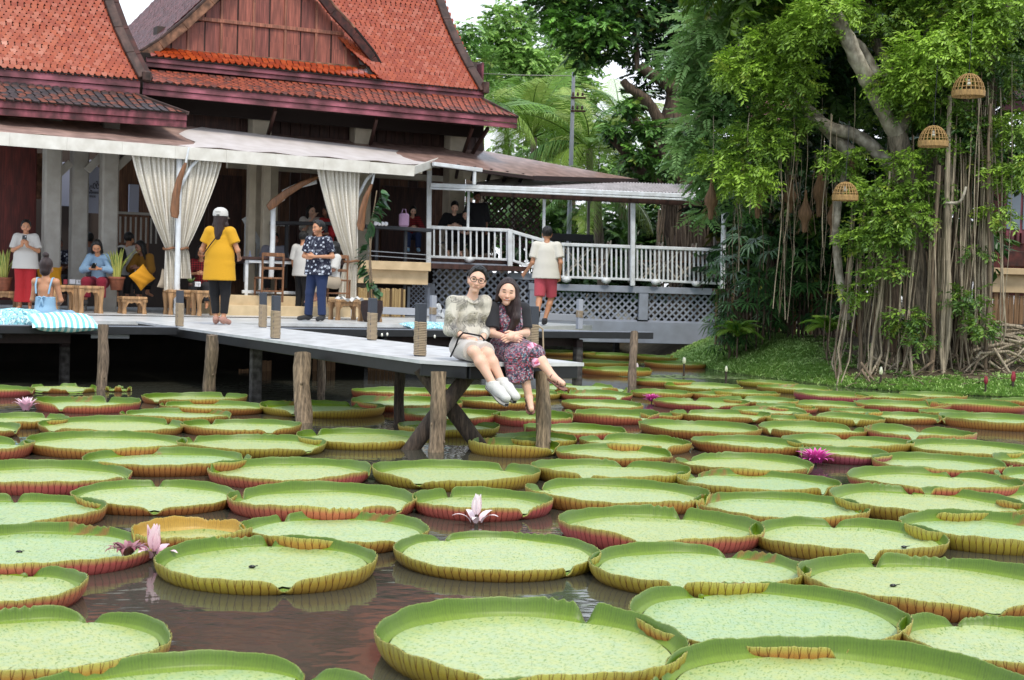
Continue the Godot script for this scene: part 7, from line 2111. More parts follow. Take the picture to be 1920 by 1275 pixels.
func chair(label: String, at: Vector3, turn: float) -> void:
	var o := thing("wooden_chair", label, "chair", Transform3D(HB * Basis(Vector3.UP, turn), at), "brown wooden chairs on the step")
	block("seat", Vector3(0, 0.44, 0), Vector3(0.44, 0.035, 0.42), M.teak_dark, o)
	for sx in [-1.0, 1.0]:
		beam("leg", Vector3(sx * 0.2, 0, 0.19), Vector3(sx * 0.2, 0.9, 0.21), 0.035, 0.035, M.teak_dark, o, 0.005, Vector3.BACK)
		beam("leg", Vector3(sx * 0.2, 0, -0.19), Vector3(sx * 0.2, 0.43, -0.19), 0.035, 0.035, M.teak_dark, o, 0.005, Vector3.BACK)
	block("back_rail", Vector3(0, 0.87, 0.21), Vector3(0.38, 0.07, 0.03), M.teak_dark, o)
	block("back_rail", Vector3(0, 0.62, 0.2), Vector3(0.38, 0.05, 0.025), M.teak_dark, o)
	for k in 2:
		block("stretcher", Vector3(0, 0.2, -0.19 + 0.38 * k), Vector3(0.38, 0.03, 0.025), M.teak_dark, o)

func furniture() -> void:
	var y := 0.744
	low_table("low teak table behind the seated woman's bun, left of a pair", "table", Vector3(-7.823, 0.744, -24.738), 0.42, 0.42, 0.47)
	low_table("low teak table right of a pair, two white cards on it", "table", Vector3(-7.309, 0.744, -24.511), 0.42, 0.42, 0.47)
	low_table("low teak stool bench under the mustard diamond cushion", "bench", Vector3(-6.684, 0.744, -24.954), 0.44, 0.4, 0.3)
	low_table("low teak table in front of the grey cushion by the left curtain", "table", Vector3(-5.892, 0.744, -25.131), 0.5, 0.42, 0.44)
	low_table("low teak table beside the legs of the woman in yellow", "table", Vector3(-5.381, 0.744, -24.906), 0.42, 0.42, 0.44)
	low_table("low teak bench at the left edge under the potted plant", "bench", Vector3(-9.108, 0.744, -25.397), 0.55, 0.42, 0.33)
	low_table("low teak bench with a white cloth right of the blue shirted man", "bench", Vector3(-2.897, 0.744, -24.683), 0.52, 0.42, 0.36)
	low_table("low teak bench behind the bollard right of the bench with the white cloth", "bench", Vector3(-2.42, 0.744, -24.092), 0.3, 0.42, 0.34)
	var lb := thing("long_bench", "long grey brown bench behind the low teak tables", "bench", Transform3D(HB, Vector3.ZERO))
	block("seat", Vector3(8.08, 1, -31.712) + Vector3(0, 0, -0.4), Vector3(2.6, 0.08, 0.5), M.beige_cloth, lb)
	block("base", Vector3(8.08, 1, -31.712) + Vector3(0, -0.13, -0.42), Vector3(2.5, 0.2, 0.44), M.teak_dark, lb)
	settle(lb)
	var af := thing("arm_frame", "dark wooden arm rest frame right of the potted plant", "arm rest", Transform3D(HB, Vector3(-7.85, 0.98, -29.493)))
	for s in [-1.0, 1.0]:
		block("upright", Vector3(0.1 * s, 0.12, 0), Vector3(0.03, 0.24, 0.03), M.wood_dark, af)
	block("arm", Vector3(0, 0.25, 0), Vector3(0.26, 0.03, 0.05), M.wood_dark, af)
	cushion("mustard cushion standing behind the left teak table", Transform3D(HB * Basis(Vector3.RIGHT, -0.15), Vector3(-8.355, 1.357, -25.6)), Vector3(0.44, 0.36, 0.14), "mustard")
	cushion("mustard cushion standing on its corner on the long bench", Transform3D(HB * Basis(Vector3.BACK, 0.72), Vector3(-6.608, 1.385, -25.3)), Vector3(0.34, 0.34, 0.13), "mustard")
	cushion("beige cushion leaning before the gathered left curtain", Transform3D(HB * Basis(Vector3.BACK, -0.25), Vector3(-6.09, 1.342, -25.2)), Vector3(0.38, 0.34, 0.13), "beige_cloth")
	cushion("turquoise striped floor cushion lying on the left platform", Transform3D(HB * Basis(Vector3.RIGHT, -PI / 2 + 0.2), Vector3(-5.637, 0.8, -17.833)), Vector3(0.85, 0.62, 0.2), "stripes")
	cushion("floor cushion with a turquoise leaf print at the left platform's edge", Transform3D(HB * Basis(Vector3.RIGHT, -PI / 2 + 0.25), Vector3(-6.325, 0.8, -18.155)), Vector3(0.75, 0.6, 0.26), "leafy")
	cushion("pale turquoise floor cushion on the right platform left of the couple", Transform3D(HB * Basis(Vector3.RIGHT, -PI / 2 + 0.1), Vector3(-1.203, 0.79, -20.736)), Vector3(0.8, 0.5, 0.12), "leafy")
	snake_plant("sword leaved plant in a terracotta pot at the left edge", Vector3(-9.069, 1.079, -25.3), 0.85)
	snake_plant("sword leaved plant in a terracotta pot right of the denim jacket woman", Vector3(-7.087, 1.143, -25.4), 0.85)
	# on the tables
	for q in [[Vector3(-7.987, 1.233, -25.75), "white card stand on the pair of teak tables, left one", ""], [Vector3(-7.862, 1.227, -25.75), "small white table card with a number on the right teak table", "10"], [Vector3(-5.685, 1.249, -25.6), "white table card with a number beside the plant pot", "10"]]:
		var o := thing("table_card", q[1], "card", Transform3D(HB, q[0]), "")
		block("card", Vector3(0, 0.04, 0), Vector3(0.1, 0.085, 0.05), M.card, o, 0.004)
		if q[2]:
			var tm := TextMesh.new()
			tm.text = q[2]
			tm.font_size = 12; tm.pixel_size = 0.005; tm.depth = 0.004
			var sf := SystemFont.new()
			sf.font_names = PackedStringArray(["Droid Sans"])
			tm.font = sf
			put("number", tm, M.ink, o, Transform3D(Basis(), Vector3(0, 0.042, 0.027)))
	for q in [[Vector3(-8.286, 1.225, -25.75), "clear drinking glass on the left teak table", "glass"], [Vector3(-8.112, 1.22, -25.75), "small red and white packet on the left teak table", "packet"]]:
		var o := thing("drinking_glass" if q[2] == "glass" else "packet", q[1], q[2], Transform3D(HB, q[0]))
		var mb := MB.new()
		if q[2] == "glass": mb.lathe([Vector2(0.005, 0), Vector2(0.03, 0), Vector2(0.036, 0.13), Vector2(0.032, 0.13), Vector2(0.026, 0.01)], Vector3.ZERO, 14)
		else: mb.box(Vector3(0, 0.045, 0), Vector3(0.07, 0.09, 0.04), 0.008)
		put("body", mb.mesh(), M.screen_white if q[2] == "glass" else M.cloth_pinkred, o)
	var pl := thing("small_plant", "small leafy plant in a low pot on the table by the left curtain", "potted plant", Transform3D(HB, Vector3(-5.81, 1.246, -25.6)))
	var pm := MB.new()
	pm.lathe([Vector2(0.003, 0), Vector2(0.04, 0), Vector2(0.045, 0.06), Vector2(0.003, 0.06)], Vector3.ZERO, 12)
	put("pot", pm.mesh(), M.wood_dark, pl)
	for k in 12:
		var mb := MB.new()
		var an := k * 2.4
		var d := Vector3(cos(an), 0.9, sin(an)).normalized() * (0.1 + 0.03 * (k % 3))
		mb.col = lin("6a8a4a").lerp(lin("93ab6a"), fposmod(k * 0.37, 1.0))
		var x := d.cross(Vector3.UP).normalized() * 0.02
		mb.quad(Vector3(0, 0.06, 0), Vector3(0, 0.06, 0) + d * 0.5 + x, Vector3(0, 0.06, 0) + d, Vector3(0, 0.06, 0) + d * 0.5 - x, Vector3(0, 1, 0))
		put("leaf", mb.mesh(), M.leaf, pl)
	# bench cloth and bag of white towels
	var bc := thing("white_cloth", "crumpled white cloth on the low teak bench right of the blue shirted man", "cloth", Transform3D(HB, Vector3(-2.596, 1.115, -22.558)))
	var cm := MB.new()
	var rows := []
	for r in 9:
		var row := PackedVector3Array()
		for k in 21: row.append(Vector3((k / 20.0 - 0.5) * 0.42, 0.02 + 0.03 * sin(k * 1.1) * sin(r * 0.9) + 0.02 * sin(k * 0.5), (r / 8.0 - 0.5) * 0.2))
		rows.append(row)
	cm.grid(rows, false, true)
	put("fabric", cm.mesh(), M.cloth_white, bc)
	# dining tables and chairs on the step
	chair("brown wooden chair with its back to the camera on the step", Vector3(-4.524, 0.996, -26.3), 0.0)
	chair("brown wooden chair right of the blue shirted man", Vector3(-3.251, 0.992, -26.3), -0.5)
	var dt := thing("white_table", "white table frame with a dark top behind the brown chair", "table", Transform3D(HB, Vector3(-4.555, 1.049, -27)))
	block("table_top", Vector3(0, 0.75, 0), Vector3(1.5, 0.05, 0.7), M.wood_dark, dt)
	for sx in [-1.0, -0.55, 0.9]:
		block("leg", Vector3(0.62 * sx, 0.36, 0.25), Vector3(0.06, 0.72, 0.06), M.white_paint, dt)
	block("foot_rail", Vector3(-0.1, 0.12, 0.25), Vector3(1.2, 0.06, 0.05), M.white_paint, dt)
	block("top_rail", Vector3(0.05, 0.69, 0.3), Vector3(1.3, 0.06, 0.04), M.white_paint, dt)
	for q in [[Vector3(-4.995, 1.692, -26.9), "tall clear bottle on the white framed table"], [Vector3(-4.343, 1.659, -26.8), "small cup on the white framed table"]]:
		var o := thing("bottle" if "bottle" in q[1] else "cup", q[1], "bottle" if "bottle" in q[1] else "cup", Transform3D(HB, q[0]))
		var mb := MB.new()
		if "bottle" in q[1]: mb.lathe([Vector2(0.003, 0), Vector2(0.035, 0), Vector2(0.035, 0.15), Vector2(0.014, 0.2), Vector2(0.014, 0.25), Vector2(0.002, 0.25)], Vector3.ZERO, 12)
		else: mb.lathe([Vector2(0.003, 0), Vector2(0.03, 0), Vector2(0.04, 0.07), Vector2(0.034, 0.07), Vector2(0.025, 0.01)], Vector3.ZERO, 12)
		put("body", mb.mesh(), M.screen_white, o)
	# dishes on the upper counter
	for q in [[Vector3(-4.652, 2.48, -28.4), "white cups stacked on the shelf below the upper counter"], [Vector3(-2.64, 2.525, -27.9), "white helmet shaped bag on the right counter"]]:
		var o := thing("white_crockery", q[1], "crockery", Transform3D(HB, q[0]))
		for k in 4:
			var mb := MB.new()
			mb.ball(Vector3(-0.1 + 0.07 * k, 0.04, 0.02 * (k % 2)), Vector3(0.045, 0.045, 0.045), 6, 8)
			put("cup", mb.mesh(), M.card, o)
	# the slim rubber plant by the second post
	var rp := thing("rubber_plant", "slim tall rubber plant with big dark leaves before the cream apron", "potted plant", Transform3D(HB, Vector3(-2.438, 0.75, -23.826)))
	var pot := MB.new()
	pot.lathe([Vector2(0.01, 0), Vector2(0.13, 0), Vector2(0.19, 0.2), Vector2(0.18, 0.36), Vector2(0.16, 0.36), Vector2(0.15, 0.3), Vector2(0.01, 0.3)], Vector3(0.08, 0, 0), 18)
	put("pot", pot.mesh(), M.brown_beam, rp)
	var st := MB.new()
	st.tube([Vector3(0.05, 0.3, 0), Vector3(0.02, 1.0, 0), Vector3(0.05, 1.7, 0), Vector3(0.12, 2.2, 0)], [0.018, 0.016, 0.013, 0.008], 7)
	st.tube([Vector3(0.1, 0.3, 0.02), Vector3(0.04, 0.9, 0.02), Vector3(0.0, 1.4, 0.02)], [0.013, 0.012, 0.01], 7)
	put("stem", st.mesh(), M.pile_pale, rp)
	var lm := MB.new()
	var lr := []
	for r in 7:
		var t := r / 6.0
		var w := 0.062 * sin(PI * pow(t, 0.8)) + 0.002
		lr.append(PackedVector3Array([Vector3(-w, 0.015 - 0.06 * t * t, t * 0.25), Vector3(0, -0.06 * t * t, t * 0.25), Vector3(w, 0.015 - 0.06 * t * t, t * 0.25)]))
	lm.grid(lr, false, true)
	var lmesh := lm.mesh()
	for k in 54:
		var t := fposmod(k * 0.618, 1.0)
		var yy := lerpf(0.5, 2.25, t)
		if yy > 1.3 and yy < 1.5: continue
		var an := k * 2.4
		var sc := rng.randf_range(0.75, 1.1)
		var b := Basis.from_euler(Vector3(rng.randf_range(-0.2, 1.0), an, rng.randf_range(-0.4, 0.4))).scaled(Vector3(sc, sc, sc))
		put("leaf", lmesh, M["fan%d" % (2 if k % 3 else 0)], rp, Transform3D(b, Vector3(0.05 + cos(an) * 0.12 + 0.06 * sin(yy * 6.0), yy, sin(an) * 0.12)))
	# things behind the bollard left of the couple: wire and hose on the kerb
	var sp := thing("garden_spotlight", "two white garden spotlights on stakes before the lattice skirt", "lamp", Transform3D(HB, Vector3(-1.427, 0.874, -27.5)))
	for k in 2:
		var mb := MB.new()
		mb.lathe([Vector2(0.03, -0.06), Vector2(0.05, 0.06), Vector2(0.045, 0.06), Vector2(0.02, 0.0)], Vector3(0.06 * k, 0.1 - 0.15 * k, 0), 12, Basis(Vector3(0.3, 0, 1).normalized(), 0.7))
		put("head", mb.mesh(), M.white_paint, sp)
	block("stake", Vector3(0.05, -0.15, 0), Vector3(0.02, 0.4, 0.02), M.counter, sp)
	# lights of the terrace edge: small bulbs on the brown beam
	for q in [[Vector3(-1.824, 0.676, -19.912), "small white bulb hung under the right platform's edge, left of the nearest bollard"], [Vector3(-1.753, 0.684, -19.952), "small white bulb second from the slim bollard under the right platform's edge"], [Vector3(-1.106, 0.66, -20.31), "small white bulb under the right platform's edge beside the seated man"]]:
		var o := thing("edge_bulb", q[1], "bulb", Transform3D(HB, q[0]))
		var mb := MB.new()
		mb.ball(Vector3.ZERO, Vector3(0.016, 0.026, 0.016), 6, 8)
		put("bulb", mb.mesh(), M.bulb, o)
		var s2 := MB.new()
		s2.tube([Vector3(0, 0.02, 0), Vector3(0, 0.06, -0.05)], [0.006, 0.006], 5)
		put("socket", s2.mesh(), M.phone, o)


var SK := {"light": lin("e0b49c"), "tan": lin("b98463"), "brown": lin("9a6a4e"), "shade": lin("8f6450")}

# a field big enough for the bones, each [a, b, ra, rb, sq, cut]
func shaped(bones: Array, cell: float, k := 0.02) -> Field:
	var lo := Vector3.INF; var hi := -Vector3.INF
	for b in bones:
		var m: float = maxf(b[2], b[3]) + 0.03 + cell * 2.0
		lo = lo.min((b[0] as Vector3).min(b[1]) - Vector3(m, m, m)); hi = hi.max((b[0] as Vector3).max(b[1]) + Vector3(m, m, m))
	var f := Field.new(lo, hi, cell)
	for b in bones:
		f.bone(b[0], b[1], b[2], b[3], b[6] if b.size() > 6 else k, b[4] if b.size() > 4 else Vector3.ONE, b[5] if b.size() > 5 else 0)
	return f

func garment(parent: Node, called: String, mk: String, bones: Array, cell: float, k := 0.025) -> void:
	var mb := MB.new()
	shaped(bones, cell, k).into(mb, Color.WHITE)
	put(called, mb.mesh(), M[mk], parent)

func standing(h: float, female := false) -> Dictionary:
	var s := h / 1.7
	var sw := 0.155 if female else 0.18
	var J := {"s": s, "hip": Vector3(0, 0.92, 0), "chest": Vector3(0, 1.27, 0), "neck": Vector3(0, 1.43, -0.01), "head": Vector3(0, 1.585, 0.02), "sh": [Vector3(-sw, 1.385, 0), Vector3(sw, 1.385, 0)], "el": [Vector3(-sw - 0.06, 1.1, -0.02), Vector3(sw + 0.06, 1.1, -0.02)], "wr": [Vector3(-sw - 0.05, 0.86, 0.05), Vector3(sw + 0.05, 0.86, 0.05)], "hp": [Vector3(-0.085, 0.88, 0), Vector3(0.085, 0.88, 0)], "kn": [Vector3(-0.09, 0.48, 0.02), Vector3(0.09, 0.48, 0.02)], "an": [Vector3(-0.09, 0.075, -0.01), Vector3(0.09, 0.075, -0.01)], "toe": [Vector3(-0.11, 0.03, 0.15), Vector3(0.11, 0.03, 0.15)]}
	for key in J:
		if J[key] is Vector3: J[key] = J[key] * s
		elif J[key] is Array: J[key] = [J[key][0] * s, J[key][1] * s]
	J.look = Vector3.ZERO
	return J

func sitting(h: float, seat: float, female := false) -> Dictionary:
	var J := standing(h, female)
	var s: float = J.s
	var dy := seat + 0.1 - (J.hip as Vector3).y + 0.02
	for key in ["hip", "chest", "neck", "head"]: J[key] += Vector3(0, dy, 0)
	for key in ["sh", "el", "wr", "hp"]: J[key] = [J[key][0] + Vector3(0, dy, 0), J[key][1] + Vector3(0, dy, 0)]
	for i in 2:
		var sx := -1.0 if i == 0 else 1.0
		J.kn[i] = J.hp[i] + Vector3(sx * 0.06, 0.01, 0.42) * s
		J.an[i] = J.kn[i] + Vector3(0, -0.38, 0.02) * s
		J.toe[i] = J.an[i] + Vector3(0, -0.05, 0.15) * s
		J.el[i] = J.sh[i] + Vector3(sx * 0.06, -0.25, 0.08) * s
		J.wr[i] = J.el[i] + Vector3(-sx * 0.12, -0.04, 0.22) * s
	return J

func hand(mb: MB, w: Vector3, dir: Vector3, palm: Vector3, thumb: Vector3, s: float, curl: float, cell: float, skin: Color) -> void:
	# dir: from the wrist to the knuckles; palm: the way the palm faces; thumb: the side the thumb is on
	var z := dir.normalized()
	var n := (palm - z * palm.dot(z)).normalized()
	var x := z.cross(n)
	if x.dot(thumb) < 0: x = -x
	var b := []
	var kc := w + z * 0.085 * s
	b.append([w - z * 0.015, kc - x * 0.0, 0.026 * s, 0.034 * s, Vector3.ONE, 0, 0.012])
	var lens := [0.068, 0.076, 0.07, 0.055]
	for i in 4:
		var o := x * (0.030 - 0.020 * i) * s
		b.append([w + z * 0.02 * s + o * 0.7, kc + o, 0.014 * s, 0.011 * s, Vector3.ONE, 0, 0.008])
		var d := z; var p := kc + o
		for j in 3:
			var ang := curl * (0.55 + 0.35 * j) + 0.06 * i
			d = (z * cos(ang) + n * sin(ang)).normalized()
			var l: float = lens[i] * s * [0.45, 0.32, 0.25][j]
			b.append([p, p + d * l, (0.0100 - 0.0010 * j) * s, (0.0092 - 0.0012 * j) * s, Vector3.ONE, 0, 0.004])
			p += d * l
	var t0 := w + z * 0.025 * s + x * 0.024 * s
	var t1 := t0 + (x * 0.7 + z * 0.75 + n * 0.25).normalized() * 0.04 * s
	var t2 := t1 + (x * 0.15 + z * 0.9 + n * (0.2 + 0.4 * curl)).normalized() * 0.035 * s
	b.append([t0, t1, 0.015 * s, 0.0115 * s, Vector3.ONE, 0, 0.008])
	b.append([t1, t2, 0.0112 * s, 0.0085 * s, Vector3.ONE, 0, 0.005])
	shaped(b, cell).into(mb, skin)

func head_bones() -> Array:
	var B := [[Vector3(0, 0.034, -0.012), Vector3(0, 0.03, 0.004), 0.094, 0.09, Vector3(1.2, 0.95, 0.95)], [Vector3(0, 0.0, 0.015), Vector3(0, -0.07, 0.036), 0.072, 0.043, Vector3(1.1, 1, 1), 0, 0.03], [Vector3(0, -0.09, 0.058), Vector3(0, -0.088, 0.062), 0.022, 0.022, Vector3.ONE, 0, 0.02], [Vector3(0, 0.018, 0.082), Vector3(0, -0.026, 0.103), 0.009, 0.013, Vector3.ONE, 0, 0.014], [Vector3(-0.03, 0.035, 0.074), Vector3(0.03, 0.035, 0.074), 0.018, 0.018, Vector3.ONE, 0, 0.02], [Vector3(-0.02, -0.054, 0.084), Vector3(0.02, -0.054, 0.084), 0.0095, 0.0095, Vector3.ONE, 0, 0.012]]
	for sx in [-1.0, 1.0]:
		B.append([Vector3(0.04 * sx, -0.022, 0.056), Vector3(0.043 * sx, -0.02, 0.05), 0.034, 0.034, Vector3.ONE, 0, 0.025])
		B.append([Vector3(0.0115 * sx, -0.027, 0.094), Vector3(0.0115 * sx, -0.027, 0.092), 0.0085, 0.0085, Vector3.ONE, 0, 0.008])
		B.append([Vector3(0.081 * sx, 0.012, -0.004), Vector3(0.077 * sx, -0.026, 0.004), 0.02, 0.014, Vector3(1.9, 1, 1), 0, 0.008])
	return B

func face_paint(skin: Color, lip: Color, smile: bool, closed: bool) -> Array:
	var dark := Color(0.02, 0.014, 0.012)
	var P := [[Vector3(0, -0.02, 0.1), Vector3(0.02, 0.02, 0.03), skin.lerp(lin("c9785f"), 0.12)]]
	for sx in [-1.0, 1.0]:
		P.append([Vector3(0.045 * sx, -0.028, 0.085), Vector3(0.026, 0.02, 0.04), skin.lerp(lin("d98878"), 0.28)])
		P.append([Vector3(0.034 * sx, 0.036, 0.09), Vector3(0.023, 0.006, 0.03), dark.lerp(skin, 0.08)])
		P.append([Vector3(0.033 * sx, 0.013, 0.09), Vector3(0.0175, 0.0085 if not closed else 0.0062, 0.03), dark.lerp(skin, 0.04)])
		if not closed:
			P.append([Vector3(0.033 * sx, 0.012, 0.09), Vector3(0.0115, 0.004, 0.03), Color(0.5, 0.47, 0.45)])
			P.append([Vector3(0.033 * sx, 0.0125, 0.09), Vector3(0.0068, 0.0068, 0.03), dark])
	P.append([Vector3(0, -0.054, 0.095), Vector3(0.032 if smile else 0.025, 0.011 if smile else 0.0085, 0.03), lip])
	if smile: P.append([Vector3(0, -0.0535, 0.095), Vector3(0.022, 0.004, 0.03), Color(0.72, 0.66, 0.62)])
	else:
		for q in [[0.0, -0.0555], [0.014, -0.0535], [-0.014, -0.0535], [0.024, -0.0505], [-0.024, -0.0505]]: P.append([Vector3(q[0], q[1], 0.095), Vector3(0.009, 0.002, 0.03), lip * Color(0.55, 0.45, 0.45)])
	return P

func person(label: String, xf: Transform3D, J: Dictionary, P: Dictionary) -> Node3D:
	var o := thing("person", label, "person", xf)
	var s: float = J.s
	var c: float = P.get("cell", 0.014)
	var hc: float = P.get("head_cell", 0.007)
	var skin: Color = SK[P.get("skin", "tan")]
	var wide: float = P.get("wide", 1.0)
	var span: float = (J.sh[1] as Vector3).distance_to(J.sh[0]) * 0.5
	var rt := span * 0.78 * wide
	var sq := Vector3(1, 1, 1.4)
	var mb := MB.new()
	var waist: Vector3 = (J.hip as Vector3).lerp(J.chest, 0.4)
	var B := [[J.hip, waist, rt * 0.95, rt * 0.84, sq], [waist, J.chest, rt * 0.84, rt * 0.98, sq], [J.sh[0], J.sh[1], 0.055 * s, 0.055 * s], [J.chest, J.neck, 0.085 * s, 0.05 * s], [J.neck, J.head, 0.05 * s, 0.047 * s]]
	for i in 2:
		B.append([J.sh[i], J.el[i], 0.046 * s, 0.037 * s]); B.append([J.el[i], J.wr[i], 0.037 * s, 0.025 * s])
		B.append([J.hp[i], J.kn[i], 0.078 * s * wide, 0.053 * s]); 
		var calf: Vector3 = (J.kn[i] as Vector3).lerp(J.an[i], 0.3)
		B.append([J.kn[i], calf, 0.051 * s, 0.053 * s]); B.append([calf, J.an[i], 0.053 * s, 0.032 * s])
		var heel: Vector3 = J.an[i] - ((J.toe[i] as Vector3) - J.an[i]).normalized() * 0.03 * s
		B.append([heel, J.toe[i], 0.034 * s, 0.026 * s])
	shaped(B, c, 0.022).into(mb, skin)
	# head, in its own axes
	var look: Vector3 = J.look
	var hs: float = s * P.get("head_size", 1.0)
	var hx := Transform3D(Basis.from_euler(look) * Basis.from_scale(Vector3(hs, hs, hs)), J.head)
	var lip: Color = P.get("lip", skin.lerp(lin("a8544c"), 0.4))
	shaped(head_bones(), hc, 0.02).into(mb, skin, face_paint(skin, lip, P.get("smile", false), P.get("closed", false)), hx)
	for i in 2:
		var fore: Vector3 = ((J.wr[i] as Vector3) - J.el[i]).normalized()
		var hd: Vector3 = P.hands[i][0] if P.has("hands") else fore
		var pl: Vector3 = P.hands[i][1] if P.has("hands") else Vector3(1.0 if i == 0 else -1.0, 0, 0.2)
		var th: Vector3 = P.hands[i][2] if P.has("hands") else Vector3(0, 0.3, 1)
		hand(mb, J.wr[i], hd, pl, th, s, P.get("curl", 0.5), P.get("hand_cell", 0.007), skin)
	put("body", mb.mesh(), M.skin, o)
	# hair
	var hair: String = P.get("hair", "short")
	var hm: StandardMaterial3D = M[P.get("hair_mat", "hair_black")]
	var H := [[Vector3(0, 0.05, -0.02), Vector3(0, 0.042, -0.008), 0.104, 0.1, Vector3(1.13, 0.97, 0.95)]]
	if hair != "short": H.append([Vector3(0, 0.02, -0.035), Vector3(0, -0.05, -0.045), 0.092, 0.075])
	else: H.append([Vector3(0, 0.085, 0.01), Vector3(0.0, 0.09, 0.05), 0.055, 0.045, Vector3(0.8, 1.2, 1)])
	var hf := shaped(H + [[Vector3(0, -0.46, -0.06), Vector3(0, -0.46, -0.06), 0.02, 0.02]] if hair in ["long", "side"] else H + [[Vector3(0, 0.2, -0.06), Vector3(0, 0.2, -0.06), 0.01, 0.01]], maxf(hc, 0.008))
	if P.get("back_view", false): hf.below(Vector3(0, 0.02, 0.055), Vector3(0, -0.5, 1).normalized())
	else:
		hf.below(Vector3(0, 0.066 if hair == "short" else 0.075, 0.055), Vector3(0, -0.5 if hair == "short" else -0.42, 0.8).normalized())
		if hair == "short": hf.below(Vector3(0, -0.035, -0.02), Vector3(0, -1, 0.25).normalized())
	if hair == "short":
		for k in 16:
			var an: float = k * 2.4
			var q := Vector3(cos(an) * 0.06 * sqrt(k / 16.0), 0.125 - 0.03 * k / 16.0, sin(an) * 0.07 * sqrt(k / 16.0))
			hf.bone(q, q + Vector3(0.012 * sin(k * 3.0), 0.018, 0.022 if not P.get("back_view", false) else -0.01), 0.018, 0.008, 0.012)
	if hair == "long":
		for sx in [-1.0, 1.0]:
			hf.bone(Vector3(0.078 * sx, 0.05, -0.01), Vector3(0.088 * sx, -0.1, -0.005), 0.026, 0.032, 0.03)
			hf.bone(Vector3(0.088 * sx, -0.1, -0.005), Vector3(0.085 * sx, -0.24, -0.0), 0.034, 0.02, 0.03)
		hf.bone(Vector3(0, -0.02, -0.06), Vector3(0, -0.3, -0.075), 0.085, 0.06, 0.03, Vector3(1, 1, 1.5))
	elif hair == "side":
		hf.bone(Vector3(-0.083, 0.05, -0.01), Vector3(-0.09, -0.08, -0.012), 0.022, 0.022, 0.03)
		hf.bone(Vector3(0.08, 0.06, 0.0), Vector3(0.098, -0.08, 0.025), 0.03, 0.038, 0.03)
		hf.bone(Vector3(0.098, -0.08, 0.025), Vector3(0.115, -0.22, 0.07), 0.042, 0.044, 0.03)
		hf.bone(Vector3(0.115, -0.22, 0.07), Vector3(0.07, -0.34, 0.085), 0.044, 0.03, 0.03)
		hf.bone(Vector3(0.02, -0.05, -0.05), Vector3(0.08, -0.2, -0.0), 0.07, 0.05, 0.03)
	elif hair == "bun":
		hf.bone(Vector3(0, 0.178, -0.045), Vector3(0.012, 0.186, -0.045), 0.042, 0.042, 0.01)
	elif hair == "bob":
		for sx in [-1.0, 1.0]: hf.bone(Vector3(0.08 * sx, 0.04, 0.0), Vector3(0.088 * sx, -0.11, 0.02), 0.028, 0.03, 0.03)
	var hmb := MB.new()
	hf.into(hmb, Color.WHITE, [], hx)
	put("hair", hmb.mesh(), hm, o)
	# clothes
	for g in P.get("wear", []):
		var mk: String = g[1]
		var cc: float = P.get("cloth_cell", c)
		match g[0]:
			"top":
				# g: [kind, material, sleeve 0..2 (1 = to the elbow), hem below the hip, looseness, hem flare]
				var lo: float = g[4]
				var hw: float = (J.hp[1] as Vector3).distance_to(J.hp[0]) * 0.5 + 0.088 * s * wide + 0.065 if g[3] > 0.06 else 0.0
				var hem: Vector3 = J.hip - ((J.chest as Vector3) - J.hip).normalized() * g[3]
				var G := [[J.chest, waist, rt * 0.98 + lo, maxf(rt * 0.9 + lo, hw * 0.86), sq], [waist, hem, maxf(rt * 0.92 + lo, hw * 0.86), maxf(rt * 1.0 + lo + g[5], hw), sq, 1], [J.sh[0], J.sh[1], 0.058 * s + lo * 0.6, 0.058 * s + lo * 0.6], [J.chest, J.neck - Vector3(0, 0.02, 0) * s, 0.095 * s + lo * 0.5, 0.06 * s, Vector3.ONE, 1]]
				for i in 2:
					var sl: float = g[2]
					if sl <= 0.0: continue
					var e: Vector3 = (J.sh[i] as Vector3).lerp(J.el[i], minf(sl, 1.0))
					G.append([J.sh[i], e, 0.056 * s + lo, 0.05 * s + lo * 1.2, Vector3.ONE, 1 if sl <= 1.0 else 0])
					if sl > 1.0: G.append([J.el[i], (J.el[i] as Vector3).lerp(J.wr[i], sl - 1.0), 0.048 * s + lo, 0.036 * s + lo, Vector3.ONE, 1])
				if g[3] > 0.06: G.append([J.hp[0] + Vector3(0, 0.03, 0), J.hp[1] + Vector3(0, 0.03, 0), 0.088 * s * wide + 0.04, 0.088 * s * wide + 0.04, Vector3(1, 1.5, 1.05)])
				garment(o, "shirt", mk, G, cc)
			"legs":
				# g: [kind, material, length 0..2 (1 = to the knee), looseness, hem looseness]
				var lo: float = g[3]
				var G := [[J.hp[0], J.hp[1], 0.088 * s * wide + lo, 0.088 * s * wide + lo, Vector3(1, 1, 1.1)], [J.hip + Vector3(0, 0.06, 0) * s, J.hip, rt * 0.9 + lo * 0.6, rt * 0.95 + lo * 0.6, sq, 2]]
				for i in 2:
					var ln: float = g[2]
					var e: Vector3 = (J.hp[i] as Vector3).lerp(J.kn[i], minf(ln, 1.0))
					G.append([J.hp[i], e, 0.086 * s * wide + lo, 0.06 * s + (lo if ln > 1.0 else g[4]), Vector3.ONE, 1 if ln <= 1.0 else 0])
					if ln > 1.0:
						var m: Vector3 = (J.kn[i] as Vector3).lerp(J.an[i], (ln - 1.0))
						G.append([J.kn[i], m, 0.059 * s + lo, 0.04 * s + g[4], Vector3.ONE, 1])
				garment(o, "trousers" if g[2] > 1.0 else "shorts", mk, G, cc)
